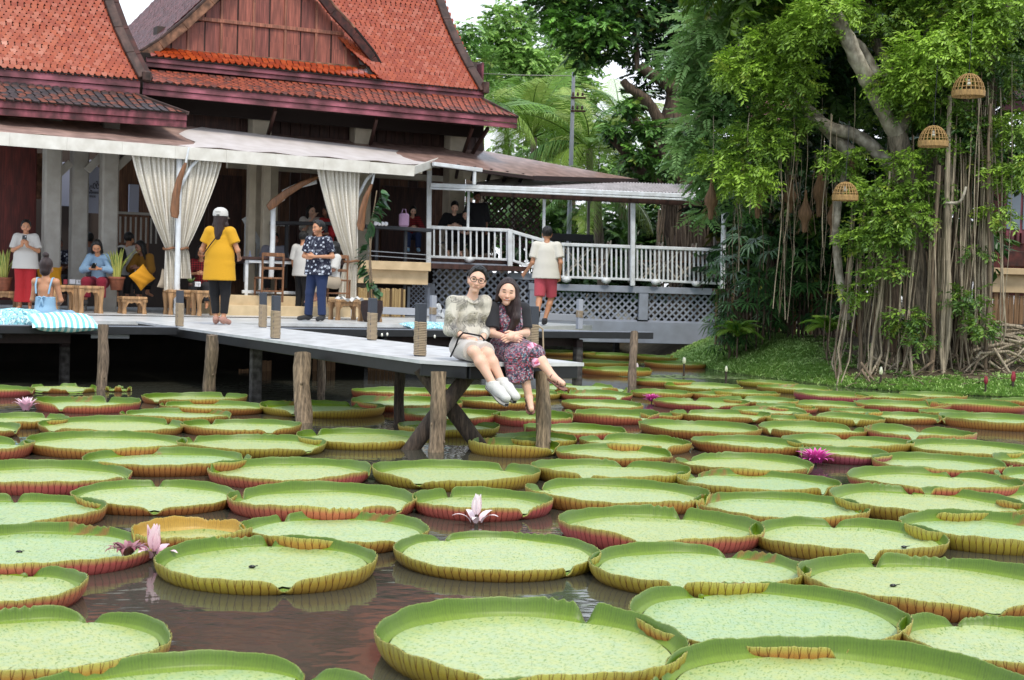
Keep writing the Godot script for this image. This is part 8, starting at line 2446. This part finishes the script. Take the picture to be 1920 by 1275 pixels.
			"shoes":
				for i in 2:
					var f: Vector3 = ((J.toe[i] as Vector3) - J.an[i]).normalized()
					var G := [[J.an[i] - f * 0.045 * s - Vector3(0, 0.02, 0) * s, J.toe[i], 0.044 * s, 0.04 * s, Vector3.ONE, 0, 0.02], [J.an[i] + Vector3(0, 0.03, 0) * s, J.an[i] - Vector3(0, 0.03, 0) * s, 0.046 * s, 0.046 * s, Vector3.ONE, 2]]
					garment(o, "shoe", mk, G, minf(cc, 0.012))
			"bones":
				garment(o, g[2], mk, g[3], g[4] if g.size() > 4 else cc, 0.03)
	return o

func people() -> void:
	couple()
	standers()
	guests()

func couple() -> void:
	# ---- the man
	var xf := Transform3D(Basis(Vector3.UP, 0.42), hp(5.72, 0.75, -11.0))
	var I := xf.affine_inverse()
	var J := {"s": 0.91, "hip": I * Vector3(-0.398, 0.897, -12.356), "chest": I * Vector3(-0.382, 1.138, -12.388), "neck": I * Vector3(-0.362, 1.283, -12.376), "head": I * Vector3(-0.32, 1.441, -12.354), "sh": [I * Vector3(-0.521, 1.251, -12.311), I * Vector3(-0.247, 1.262, -12.429)], "el": [I * Vector3(-0.54, 1.017, -12.255), I * Vector3(-0.227, 1.029, -12.451)], "wr": [I * Vector3(-0.391, 0.962, -12.108), I * Vector3(-0.259, 0.929, -12.113)], "hp": [I * Vector3(-0.432, 0.866, -12.292), I * Vector3(-0.35, 0.872, -12.326)], "kn": [I * Vector3(-0.31, 0.846, -11.902), I * Vector3(-0.198, 0.834, -11.93)], "an": [I * Vector3(-0.14, 0.573, -11.836), I * Vector3(-0.071, 0.602, -11.897)], "toe": [I * Vector3(-0.058, 0.505, -11.71), I * Vector3(0.021, 0.517, -11.754)], "look": Vector3(0.03, -0.36, -0.2)}
	var m := person("man seated on the jetty's end, glasses, cream palm print shirt, white shorts, white shoes", xf, J, {"cell": 0.01, "head_cell": 0.0042, "hand_cell": 0.0042, "skin": "light", "hair": "short", "wide": 0.92, "head_size": 1.02, "hands": [[Vector3(0.62, -0.3, 0.55), Vector3(0.1, -1, 0.1), Vector3(0.5, 0, 0.6)], [Vector3(-0.45, -0.5, 0.5), Vector3(0, -1, 0.1), Vector3(-0.5, 0, 0.6)]], "curl": 0.45, "cloth_cell": 0.01, "wear": [["top", "palm_print", 1.6, 0.02, 0.008, 0.02]]})
	# shorts to the knee
	var G := [[J.hp[0], J.hp[1], 0.11, 0.11, Vector3(1, 1.1, 1)], [J.hip, J.hip - Vector3(0, 0.03, 0), 0.13, 0.13, Vector3(1, 1, 1.2)]]
	for i in 2: G.append([J.hp[i], (J.hp[i] as Vector3).lerp(J.kn[i], 0.84), 0.1, 0.088, Vector3.ONE, 1])
	garment(m, "shorts", "cloth_shorts", G, 0.01)
	for i in 2:
		var a: Vector3 = J.an[i]; var t: Vector3 = J.toe[i]
		var f := (t - a).normalized()
		var sl := MB.new()
		var up := (Vector3.UP - f * f.y).normalized()
		var sd := f.cross(up).normalized()
		var rows := []
		for e in [[-0.08, 0.025], [-0.06, 0.04], [0.05, 0.036], [0.14, 0.05], [0.2, 0.046], [0.245, 0.02]]:
			var c: Vector3 = a + f * e[0] - up * 0.05
			rows.append(PackedVector3Array([c - sd * e[1] + up * 0.012, c + sd * e[1] + up * 0.012, c + sd * e[1] * 0.95 - up * 0.012, c - sd * e[1] * 0.95 - up * 0.012]))
		sl.grid(rows, true)
		put("shoe_sole", sl.mesh(), M.column_grey, m)
		garment(m, "shoe", "shoe_white", [[a - f * 0.06 - Vector3(0, 0.015, 0), a + f * 0.1, 0.044, 0.048, Vector3(1.1, 1, 1)], [a + f * 0.1, t + f * 0.05, 0.048, 0.038, Vector3(1.0, 1.1, 1)], [a + Vector3(0, 0.035, 0), a, 0.045, 0.05, Vector3.ONE, 2]], 0.008)
	# button placket, collar
	var pk := MB.new()
	var c0: Vector3 = J.neck; var c1: Vector3 = J.chest
	var fr := Vector3(0, 0, 1)
	var ring := []
	for k in 15:
		var an := lerpf(-2.6, 2.6, k / 14.0)
		ring.append(c0 + Vector3(sin(an) * 0.078, 0.015 - 0.05 * pow(cos(an * 0.5), 8.0), cos(an) * 0.072 - 0.005))
	var rr := []
	for k in 15: rr.append(0.012)
	pk.tube(ring, rr, 6)
	put("collar", pk.mesh(), M.palm_print, m.get_node("shirt"))
	var bt := MB.new()
	for k in 4: bt.ball(c1 + Vector3(0.005, 0.08 - 0.055 * k, 0.118), Vector3(0.006, 0.006, 0.003), 4, 6)
	put("buttons", bt.mesh(), M.strap, m.get_node("shirt"))
	# glasses
	var hx := Transform3D(Basis.from_euler(J.look), J.head)
	var gl := MB.new()
	for sx in [-1.0, 1.0]:
		var rp := []; var r2 := []
		for k in 17:
			var an := TAU * k / 16.0
			rp.append(hx * Vector3(0.035 * sx + 0.027 * cos(an), 0.011 + 0.021 * sin(an), 0.111 - 0.006 * absf(cos(an)))); r2.append(0.0026)
		gl.tube(rp, r2, 5, false)
		gl.tube([hx * Vector3(0.062 * sx, 0.015, 0.105), hx * Vector3(0.078 * sx, 0.016, 0.06), hx * Vector3(0.082 * sx, 0.014, -0.005)], [0.0024, 0.0024, 0.0024], 5, false)
	gl.tube([hx * Vector3(-0.01, 0.014, 0.112), hx * Vector3(0, 0.017, 0.114), hx * Vector3(0.01, 0.014, 0.112)], [0.0024, 0.0024, 0.0024], 5, false)
	put("glasses", gl.mesh(), M.glasses, m)
	# camera strap in his hand
	var st := thing("strap", "black camera strap trailing from the seated man's hand to the jetty", "strap", Transform3D(Basis(), Vector3(-0.529, 0.783, -12.341)))
	var sm := MB.new()
	var sp := []; var sr := []
	for p in [Vector3(-0.247, 0.919, -12.028), Vector3(-0.235, 0.945, -12.058), Vector3(-0.264, 0.975, -12.088), Vector3(-0.354, 0.991, -12.06), Vector3(-0.417, 0.999, -12.048), Vector3(-0.453, 0.957, -12.052), Vector3(-0.485, 0.867, -12.136), Vector3(-0.526, 0.785, -12.285)]:
		sp.append(p - st.position); sr.append(0.0085)
	sm.tube(sp, sr, 6)
	put("band", sm.mesh(), M.strap, st)
	# ---- the woman
	xf = Transform3D(Basis(Vector3.UP, 0.40), hp(6.14, 0.75, -11.0))
	I = xf.affine_inverse()
	J = {"s": 0.95, "hip": I * Vector3(-0.036, 0.88, -12.557), "chest": I * Vector3(-0.047, 1.088, -12.551), "neck": I * Vector3(-0.055, 1.229, -12.523), "head": I * Vector3(-0.053, 1.342, -12.456), "sh": [I * Vector3(-0.18, 1.193, -12.477), I * Vector3(0.087, 1.199, -12.579)], "el": [I * Vector3(-0.178, 0.99, -12.387), I * Vector3(0.12, 0.999, -12.529)], "wr": [I * Vector3(-0.051, 0.967, -12.228), I * Vector3(0.031, 0.991, -12.251)], "hp": [I * Vector3(-0.077, 0.849, -12.488), I * Vector3(0.012, 0.855, -12.526)], "kn": [I * Vector3(0.077, 0.806, -12.116), I * Vector3(0.203, 0.832, -12.118)], "an": [I * Vector3(0.159, 0.459, -12.093), I * Vector3(0.36, 0.647, -12.011)], "toe": [I * Vector3(0.178, 0.376, -11.955), I * Vector3(0.436, 0.601, -11.927)], "look": Vector3(0.06, -0.36, -0.1)}
	var w := person("smiling woman seated on the jetty's end, long dark hair, dark top and flowered dress, sandals", xf, J, {"cell": 0.01, "head_cell": 0.0042, "hand_cell": 0.0042, "skin": "light", "hair": "side", "hair_mat": "hair_brown", "smile": true, "closed": true, "lip": lin("b8584f"), "wide": 1.0, "head_size": 0.96, "hands": [[Vector3(0.8, -0.05, 0.35), Vector3(0.1, -0.3, -0.9), Vector3(0.3, 0.8, 0.4)], [Vector3(-0.8, -0.25, 0.35), Vector3(-0.1, -0.3, -0.9), Vector3(-0.3, 0.8, 0.4)]], "curl": 0.55, "cloth_cell": 0.01, "wear": [["top", "cloth_charcoal", 0.82, -0.04, 0.016, 0.0]]})
	# dress bodice with wide straps, skirt over both knees, the pale lining of its slit
	var rt := 0.135
	var ch: Vector3 = J.chest; var hi: Vector3 = J.hip
	for sx in [-1.0, 1.0]:
		garment(w, "dress_strap", "floral", [[ch + Vector3(0.085 * sx, 0.13, -0.02), ch + Vector3(0.085 * sx, 0.115, 0.06), 0.036, 0.036, Vector3(1, 1, 1)], [ch + Vector3(0.085 * sx, 0.115, 0.06), ch + Vector3(0.07 * sx, -0.02, 0.105), 0.036, 0.04, Vector3(1, 1, 1.6)]], 0.009)
	garment(w, "bodice", "floral", [[ch + Vector3(0, -0.03, 0.012), hi + Vector3(0, 0.0, 0.012), rt, rt * 1.05, Vector3(1, 1, 1.15)]], 0.01)
	var k0: Vector3 = J.kn[0]; var k1: Vector3 = J.kn[1]
	var kmid := k0.lerp(k1, 0.4)
	garment(w, "skirt", "floral", [[J.hp[0], k0, 0.12, 0.092], [J.hp[1], k1, 0.12, 0.085], [J.hp[0], J.hp[1], 0.125, 0.125], [k0 + Vector3(-0.06, -0.02, -0.02), k0 + Vector3(-0.05, -0.23, 0.03), 0.085, 0.075, Vector3(1, 1, 1.3), 1], [kmid + Vector3(-0.02, -0.02, 0), k0 + Vector3(0.035, -0.2, 0.05), 0.08, 0.07, Vector3(1, 1, 1.3), 1]], 0.01, 0.05)
	garment(w, "skirt_lining", "pink_floral", [[k1 + Vector3(-0.03, 0.045, 0.0), k1 + Vector3(0.005, -0.10, 0.06), 0.055, 0.05, Vector3(1, 1, 1.2), 1]], 0.009)
	for i in 2:
		var a: Vector3 = J.an[i]; var t: Vector3 = J.toe[i]
		var f := (t - a).normalized()
		var up := (Vector3.UP - f * f.y).normalized()
		var sd := f.cross(up).normalized()
		var so := MB.new()
		var rows := []
		for e in [[-0.045, 0.02], [-0.03, 0.03], [0.03, 0.028], [0.1, 0.04], [0.16, 0.036], [0.185, 0.015]]:
			var c: Vector3 = a + f * e[0] - up * 0.037
			rows.append(PackedVector3Array([c - sd * e[1] + up * 0.006, c + sd * e[1] + up * 0.006, c + sd * e[1] - up * 0.008, c - sd * e[1] - up * 0.008]))
		so.grid(rows, true)
		put("sandal_sole", so.mesh(), M.sandal, w)
		var sb := MB.new()
		for q in [[0.0, 0.012], [0.085, -0.01], [0.125, -0.012]]:
			var c: Vector3 = a + f * q[0]
			var pts := []; var r3 := []
			for k in 9:
				var an := PI * k / 8.0
				pts.append(c + sd * cos(an) * 0.038 + up * (sin(an) * 0.036 + q[1] - 0.015)); r3.append(0.0048)
			sb.tube(pts, r3, 5)
		put("sandal_straps", sb.mesh(), M.sandal, w)

func standers() -> void:
	# woman in yellow, seen from behind
	var J := standing(1.6, true)
	J.el = [Vector3(-0.26, 1.05, 0.0), Vector3(0.26, 1.05, 0.0)]
	J.wr = [Vector3(-0.21, 0.97, 0.22), Vector3(0.21, 0.97, 0.22)]
	J.kn = [Vector3(-0.085, 0.45, 0.03), Vector3(0.075, 0.45, 0.03)]
	J.an = [Vector3(-0.08, 0.085, -0.02), Vector3(0.045, 0.085, 0.03)]
	J.toe = [Vector3(-0.12, 0.04, 0.1), Vector3(0.09, 0.04, 0.15)]
	J.look = Vector3(0.1, 0, 0)
	var o := person("woman seen from behind in yellow shirt, black leggings and white cap on the jetty", Transform3D(Basis(Vector3.UP, PI - 0.12), Vector3(-4.143, 0.75, -20.022)), J, {"skin": "tan", "hair": "long", "hair_mat": "hair_brown", "back_view": true, "wide": 1.12, "wear": [["top", "cloth_yellow", 0.62, 0.24, 0.03, 0.03], ["legs", "cloth_black", 1.8, 0.013, 0.016], ["shoes", "shoe_beige"]]})
	var cap := MB.new()
	var hx: Vector3 = J.head
	cap.lathe([Vector2(0.104, 0.025), Vector2(0.108, 0.045), Vector2(0.102, 0.09), Vector2(0.08, 0.125), Vector2(0.043, 0.145), Vector2(0.003, 0.15)], hx + Vector3(0, 0.012, -0.02), 22)
	put("cap", cap.mesh(), M.cloth_white, o)
	var br := MB.new()
	var rows := []
	for r in 4:
		var row := PackedVector3Array()
		for k in 9:
			var an := lerpf(-1.1, 1.1, k / 8.0)
			row.append(hx + Vector3(sin(an) * (0.1 + 0.005 * r), 0.045 - 0.012 * r, cos(an) * (0.085 + 0.028 * r)))
		rows.append(row)
	br.grid(rows)
	put("cap_brim", br.mesh(), M.cloth_white, o.get_node("cap"))
	block("cap_strap", hx + Vector3(0, 0.048, -0.128), Vector3(0.045, 0.014, 0.012), M.strap, o.get_node("cap"))
	var tx := MB.new()
	for k in 5: tx.tube([hx + Vector3(-0.034 + 0.016 * k, 0.087, -0.131), hx + Vector3(-0.026 + 0.016 * k, 0.098, -0.129)], [0.003, 0.003], 4)
	put("cap_lettering", tx.mesh(), M.ink, o.get_node("cap"))
	var bs := MB.new()
	var pts := []; var rr := []
	for k in 9:
		var t := k / 8.0
		pts.append(Vector3(lerpf(-0.1, 0.2, t), lerpf(1.36, 0.98, t), -0.115 - 0.04 * sin(PI * t))); rr.append(0.009)
	bs.tube(pts, rr, 5)
	put("bag_strap", bs.mesh(), M.brown_beam, o)
	# man in the blue shirt
	J = standing(1.62)
	J.el = [Vector3(-0.26, 1.06, 0.02), Vector3(0.27, 1.06, 0.0)]
	J.wr = [Vector3(-0.06, 1.03, 0.24), Vector3(0.08, 1.05, 0.25)]
	J.kn = [Vector3(-0.13, 0.47, 0.03), Vector3(0.09, 0.46, 0.03)]
	J.an = [Vector3(-0.17, 0.08, 0.0), Vector3(0.12, 0.08, 0.04)]
	J.toe = [Vector3(-0.24, 0.04, 0.16), Vector3(0.13, 0.04, 0.19)]
	J.look = Vector3(0.02, -0.45, 0.05)
	o = person("man standing in a dark blue flowered shirt and jeans, hands together, looking left", Transform3D(Basis(Vector3.UP, -0.42), Vector3(-3.206, 0.75, -23.303)), J, {"skin": "tan", "hair": "short", "smile": true, "wide": 1.18, "curl": 0.9, "hands": [[Vector3(0.7, 0.1, 0.5), Vector3(0.2, 0, -1), Vector3(0, 1, 0.2)], [Vector3(-0.7, 0.1, 0.5), Vector3(-0.2, 0, -1), Vector3(0, 1, 0.2)]], "wear": [["top", "star_print", 0.75, 0.12, 0.022, 0.015], ["legs", "cloth_jeans", 1.95, 0.016, 0.03], ["shoes", "shoe_dark"]]})
	# man in white shirt and pink shorts, walking away
	J = standing(1.68)
	J.el = [Vector3(-0.25, 1.09, -0.06), Vector3(0.24, 1.08, -0.04)]
	J.wr = [Vector3(-0.23, 0.87, 0.03), Vector3(0.36, 0.92, 0.12)]
	J.kn = [Vector3(-0.1, 0.48, 0.1), Vector3(0.1, 0.48, -0.04)]
	J.an = [Vector3(0.0, 0.09, 0.0), Vector3(0.12, 0.2, -0.28)]
	J.toe = [Vector3(0.02, 0.04, 0.16), Vector3(0.13, 0.06, -0.16)]
	J.look = Vector3(0.1, 0.1, 0)
	o = person("man seen from behind in cream shirt and pink shorts walking to the lattice deck", Transform3D(Basis(Vector3.UP, PI - 0.05), Vector3(0.556, 0.75, -24.613)), J, {"skin": "tan", "hair": "short", "back_view": true, "wide": 1.12, "wear": [["top", "cloth_cream", 0.72, 0.1, 0.03, 0.02], ["legs", "cloth_pinkred", 0.95, 0.02, 0.035], ["shoes", "shoe_dark"]]})
	# woman with phone at the left
	J = standing(1.57, true)
	J.el = [Vector3(-0.21, 1.05, 0.04), Vector3(0.22, 1.05, 0.05)]
	J.wr = [Vector3(-0.03, 1.14, 0.27), Vector3(0.06, 1.13, 0.27)]
	J.look = Vector3(0.12, 0.1, 0.0)
	o = person("woman standing at the left in a white blouse and wide red trousers, holding a phone", Transform3D(Basis(Vector3.UP, 0.2), Vector3(-8.657, 0.75, -25.219)), J, {"skin": "tan", "hair": "bun0", "wide": 1.1, "curl": 1.1, "hands": [[Vector3(0.2, 0.7, 0.4), Vector3(0.5, 0, -0.6), Vector3(0.3, 0.2, -1)], [Vector3(-0.2, 0.7, 0.4), Vector3(-0.5, 0, -0.6), Vector3(-0.3, 0.2, -1)]], "wear": [["top", "cloth_white", 0.85, 0.12, 0.03, 0.05], ["legs", "cloth_red", 1.8, 0.03, 0.075]]})
	phone("black phone held up by the woman in the wide red trousers", o.transform * Transform3D(Basis(Vector3.RIGHT, -0.2), Vector3(0.015, 1.24, 0.3)))
	# woman in the light blue dress, seated with her back to the camera
	J = sitting(1.55, 0.0, true)
	J.kn = [J.hp[0] + Vector3(-0.1, 0.0, 0.38), J.hp[1] + Vector3(0.1, 0.0, 0.38)]
	J.an = [J.kn[0] + Vector3(0.2, -0.05, -0.1), J.kn[1] + Vector3(-0.2, -0.05, -0.1)]
	J.toe = [J.an[0] + Vector3(0.12, -0.01, 0.0), J.an[1] + Vector3(-0.12, -0.01, 0.0)]
	J.el = [J.sh[0] + Vector3(-0.05, -0.24, 0.04), J.sh[1] + Vector3(0.05, -0.24, 0.04)]
	J.wr = [J.el[0] + Vector3(0.1, -0.03, 0.2), J.el[1] + Vector3(-0.1, -0.03, 0.2)]
	J.look = Vector3(0.15, 0, 0)
	o = person("woman seated with her back to the camera, hair in a bun, light blue strap dress", Transform3D(Basis(Vector3.UP, PI - 0.1), Vector3(-6.151, 0.75, -18.703)), J, {"skin": "tan", "hair": "bun", "hair_mat": "hair_brown", "back_view": true, "wear": [["legs", "cloth_lightblue", 1.5, 0.03, 0.04]]})
	var rt: float = 0.125
	garment(o, "dress", "cloth_lightblue", [[J.hip, (J.hip as Vector3).lerp(J.chest, 0.72), rt + 0.02, rt + 0.006, Vector3(1, 1, 1.35), 1], [J.hip, J.hip - Vector3(0, 0.08, 0), rt + 0.03, rt + 0.05, Vector3(1, 1, 1.1)]], 0.012)
	for sx in [-1.0, 1.0]:
		var stp := MB.new()
		var c: Vector3 = J.chest
		stp.tube([c + Vector3(0.085 * sx, -0.05, -0.1), c + Vector3(0.1 * sx, 0.06, -0.085), c + Vector3(0.105 * sx, 0.155, -0.03), c + Vector3(0.1 * sx, 0.155, 0.03)], [0.012, 0.012, 0.012, 0.012], 6)
		put("strap", stp.mesh(), M.cloth_lightblue, o)
	var bow := MB.new()
	var bc: Vector3 = (J.hip as Vector3).lerp(J.chest, 0.66) + Vector3(0, 0, -0.112)
	for q in [Vector3(-0.05, 0.015, 0), Vector3(0.05, 0.015, 0), Vector3(-0.02, -0.1, -0.01), Vector3(0.02, -0.1, -0.01)]:
		bow.tube([bc, bc + q * 0.6 + Vector3(0, 0.01, -0.01), bc + q], [0.008, 0.013, 0.009], 5)
	put("bow", bow.mesh(), M.cloth_lightblue, o)

func phone(label: String, xf: Transform3D) -> void:
	var o := thing("phone", label, "phone", xf)
	block("case", Vector3.ZERO, Vector3(0.075, 0.15, 0.01), M.phone, o, 0.004)
	var mb := MB.new()
	mb.lathe([Vector2(0.002, 0.0), Vector2(0.012, 0.0), Vector2(0.012, 0.004), Vector2(0.002, 0.005)], Vector3(0.018, 0.05, 0.005), 10, Basis(Vector3.RIGHT, PI / 2))
	put("camera_lens", mb.mesh(), M.steel, o)

func guests() -> void:
	# seated and standing guests: [label, place, height of the seat, yaw, stature, female, look, options]
	var list := [
		["woman in pale denim jacket and maroon trousers bent over her phone by the teak tables", Vector3(-7.445, 0.75, -25.54), 0.44, 0.05, 1.56, true, Vector3(0.62, 0.1, 0), {"skin": "tan", "hair": "bob", "wear": [["top", "cloth_denim", 1.75, 0.05, 0.022, 0.02], ["legs", "cloth_maroon", 1.8, 0.03, 0.05], ["shoes", "shoe_dark"]]}],
		["woman in a dark red plaid shirt seated at the table behind the woman in yellow", Vector3(-5.794, 0.742, -26.4), 0.42, 0.15, 1.55, true, Vector3(0.45, 0.2, 0), {"skin": "tan", "hair": "bob", "wear": [["top", "plaid", 1.2, 0.05, 0.025, 0.02], ["legs", "cloth_charcoal", 1.8, 0.02, 0.03]]}],
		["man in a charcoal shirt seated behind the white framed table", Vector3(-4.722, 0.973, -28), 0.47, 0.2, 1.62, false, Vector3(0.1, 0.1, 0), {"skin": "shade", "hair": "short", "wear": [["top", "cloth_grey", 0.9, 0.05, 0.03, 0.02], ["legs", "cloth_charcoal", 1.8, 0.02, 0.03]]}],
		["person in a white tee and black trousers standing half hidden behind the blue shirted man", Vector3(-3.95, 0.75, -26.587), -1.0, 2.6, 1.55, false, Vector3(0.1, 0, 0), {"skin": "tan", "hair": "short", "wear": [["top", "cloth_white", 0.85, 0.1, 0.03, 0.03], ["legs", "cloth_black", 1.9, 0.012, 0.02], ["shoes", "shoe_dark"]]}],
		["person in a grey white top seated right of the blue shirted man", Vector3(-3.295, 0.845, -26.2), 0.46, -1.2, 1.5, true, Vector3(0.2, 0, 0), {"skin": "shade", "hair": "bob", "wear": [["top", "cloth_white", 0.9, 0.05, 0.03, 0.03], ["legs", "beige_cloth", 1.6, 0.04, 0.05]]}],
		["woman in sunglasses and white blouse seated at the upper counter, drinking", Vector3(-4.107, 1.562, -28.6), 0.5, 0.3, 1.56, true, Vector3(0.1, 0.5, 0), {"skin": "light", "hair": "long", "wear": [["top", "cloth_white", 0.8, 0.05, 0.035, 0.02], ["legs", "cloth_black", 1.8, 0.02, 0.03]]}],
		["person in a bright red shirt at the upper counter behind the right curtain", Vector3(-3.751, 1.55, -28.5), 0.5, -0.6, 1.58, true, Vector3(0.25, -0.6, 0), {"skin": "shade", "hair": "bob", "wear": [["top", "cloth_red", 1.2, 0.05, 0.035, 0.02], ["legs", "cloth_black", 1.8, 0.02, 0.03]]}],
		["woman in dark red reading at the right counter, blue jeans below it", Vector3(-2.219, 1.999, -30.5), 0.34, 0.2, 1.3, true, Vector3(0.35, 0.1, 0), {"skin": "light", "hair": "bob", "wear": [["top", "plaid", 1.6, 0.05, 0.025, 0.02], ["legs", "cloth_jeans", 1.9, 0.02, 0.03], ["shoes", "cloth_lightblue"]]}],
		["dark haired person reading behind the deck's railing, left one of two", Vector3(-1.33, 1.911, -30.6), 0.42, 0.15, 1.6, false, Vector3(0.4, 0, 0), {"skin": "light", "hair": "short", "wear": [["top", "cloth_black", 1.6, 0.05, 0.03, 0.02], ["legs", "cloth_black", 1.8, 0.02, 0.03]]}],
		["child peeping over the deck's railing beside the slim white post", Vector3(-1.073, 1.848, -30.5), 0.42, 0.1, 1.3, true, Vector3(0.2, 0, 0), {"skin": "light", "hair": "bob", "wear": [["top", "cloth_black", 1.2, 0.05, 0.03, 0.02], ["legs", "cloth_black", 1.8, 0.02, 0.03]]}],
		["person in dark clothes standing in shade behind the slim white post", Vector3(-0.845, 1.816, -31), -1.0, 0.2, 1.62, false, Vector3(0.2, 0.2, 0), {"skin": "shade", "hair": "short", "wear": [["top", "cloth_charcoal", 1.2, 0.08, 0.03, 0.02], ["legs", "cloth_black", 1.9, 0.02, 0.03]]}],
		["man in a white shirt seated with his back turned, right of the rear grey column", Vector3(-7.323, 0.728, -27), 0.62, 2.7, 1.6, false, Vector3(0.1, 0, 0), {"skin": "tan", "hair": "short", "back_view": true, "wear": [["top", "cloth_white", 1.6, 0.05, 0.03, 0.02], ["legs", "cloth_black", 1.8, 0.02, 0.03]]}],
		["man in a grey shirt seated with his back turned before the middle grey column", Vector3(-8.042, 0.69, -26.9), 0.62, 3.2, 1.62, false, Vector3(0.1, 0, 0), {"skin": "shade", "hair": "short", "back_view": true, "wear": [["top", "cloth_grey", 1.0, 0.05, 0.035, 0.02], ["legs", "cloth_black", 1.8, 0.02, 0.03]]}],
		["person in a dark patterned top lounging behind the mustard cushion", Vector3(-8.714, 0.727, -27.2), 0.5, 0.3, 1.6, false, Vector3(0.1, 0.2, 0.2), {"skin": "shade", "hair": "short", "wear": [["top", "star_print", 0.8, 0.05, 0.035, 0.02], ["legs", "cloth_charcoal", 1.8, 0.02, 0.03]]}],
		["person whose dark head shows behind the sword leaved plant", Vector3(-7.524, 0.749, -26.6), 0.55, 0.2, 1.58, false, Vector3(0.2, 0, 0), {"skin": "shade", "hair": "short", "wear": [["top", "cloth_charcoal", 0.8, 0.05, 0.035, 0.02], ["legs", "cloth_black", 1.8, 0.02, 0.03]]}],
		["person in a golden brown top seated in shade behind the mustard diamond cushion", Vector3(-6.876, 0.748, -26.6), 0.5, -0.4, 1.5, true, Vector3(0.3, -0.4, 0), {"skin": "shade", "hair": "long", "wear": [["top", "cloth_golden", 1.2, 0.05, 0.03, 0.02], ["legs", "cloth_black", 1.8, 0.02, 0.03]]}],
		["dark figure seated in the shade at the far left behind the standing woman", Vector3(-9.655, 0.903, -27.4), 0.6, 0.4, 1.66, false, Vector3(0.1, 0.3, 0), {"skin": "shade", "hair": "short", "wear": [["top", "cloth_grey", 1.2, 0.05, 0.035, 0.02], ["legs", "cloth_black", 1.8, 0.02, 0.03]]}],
	]
	for q in list:
		var at: Vector3 = q[1]
		var J: Dictionary
		if q[2] < 0:
			J = standing(q[4], q[5])
		else:
			J = sitting(q[4], q[2], q[5])
			if q[6].x > 0.3:
				# bent forwards over what the hands hold
				for key in ["chest", "neck", "head"]: J[key] += Vector3(0, -0.02, 0.05 if key == "chest" else 0.12 if key == "neck" else 0.17)
				J.sh = [J.sh[0] + Vector3(0, -0.02, 0.08), J.sh[1] + Vector3(0, -0.02, 0.08)]
				J.el = [J.sh[0] + Vector3(-0.1, -0.22, 0.08), J.sh[1] + Vector3(0.1, -0.22, 0.08)]
				J.wr = [Vector3(-0.05, J.el[0].y + 0.02, J.el[0].z + 0.16), Vector3(0.06, J.el[1].y + 0.02, J.el[1].z + 0.16)]
		J.look = q[6]
		var P: Dictionary = q[7]
		P.cell = 0.018; P.head_cell = 0.0095; P.hand_cell = 0.009; P.cloth_cell = 0.018
		if "drinking" in q[0]: J.wr[0] = J.head + Vector3(0.02, -0.12, 0.16); J.el[0] = J.sh[0] + Vector3(-0.02, -0.22, 0.14)
		if q[2] >= 0:
			var ground := at.y
			var o := person(q[0], Transform3D(Basis(Vector3.UP, q[3]), Vector3(at.x, ground, at.z)), J, P)
			if "denim" in q[0]: phone("dark phone in the denim jacket woman's hands", o.transform * Transform3D(Basis(Vector3.RIGHT, -0.9), ((J.wr[0] as Vector3) + J.wr[1]) * 0.5 + Vector3(0, 0.05, 0.08)))
			if "reading at the right" in q[0]:
				var bg := thing("shopping_bag", "pale purple patterned bag standing on the right counter", "bag", Transform3D(HB, Vector3(-2.165, 2.519, -27.7)))
				block("bag_body", Vector3(0, 0.12, 0), Vector3(0.2, 0.26, 0.1), M.cloth_purple, bg, 0.03)
				var hdl := MB.new()
				hdl.tube([Vector3(-0.05, 0.24, 0), Vector3(-0.03, 0.33, 0), Vector3(0.03, 0.33, 0), Vector3(0.05, 0.24, 0)], [0.01, 0.01, 0.01, 0.01], 5)
				put("handle", hdl.mesh(), M.cloth_purple, bg)
		else:
			person(q[0], Transform3D(Basis(Vector3.UP, q[3]), at), J, P)
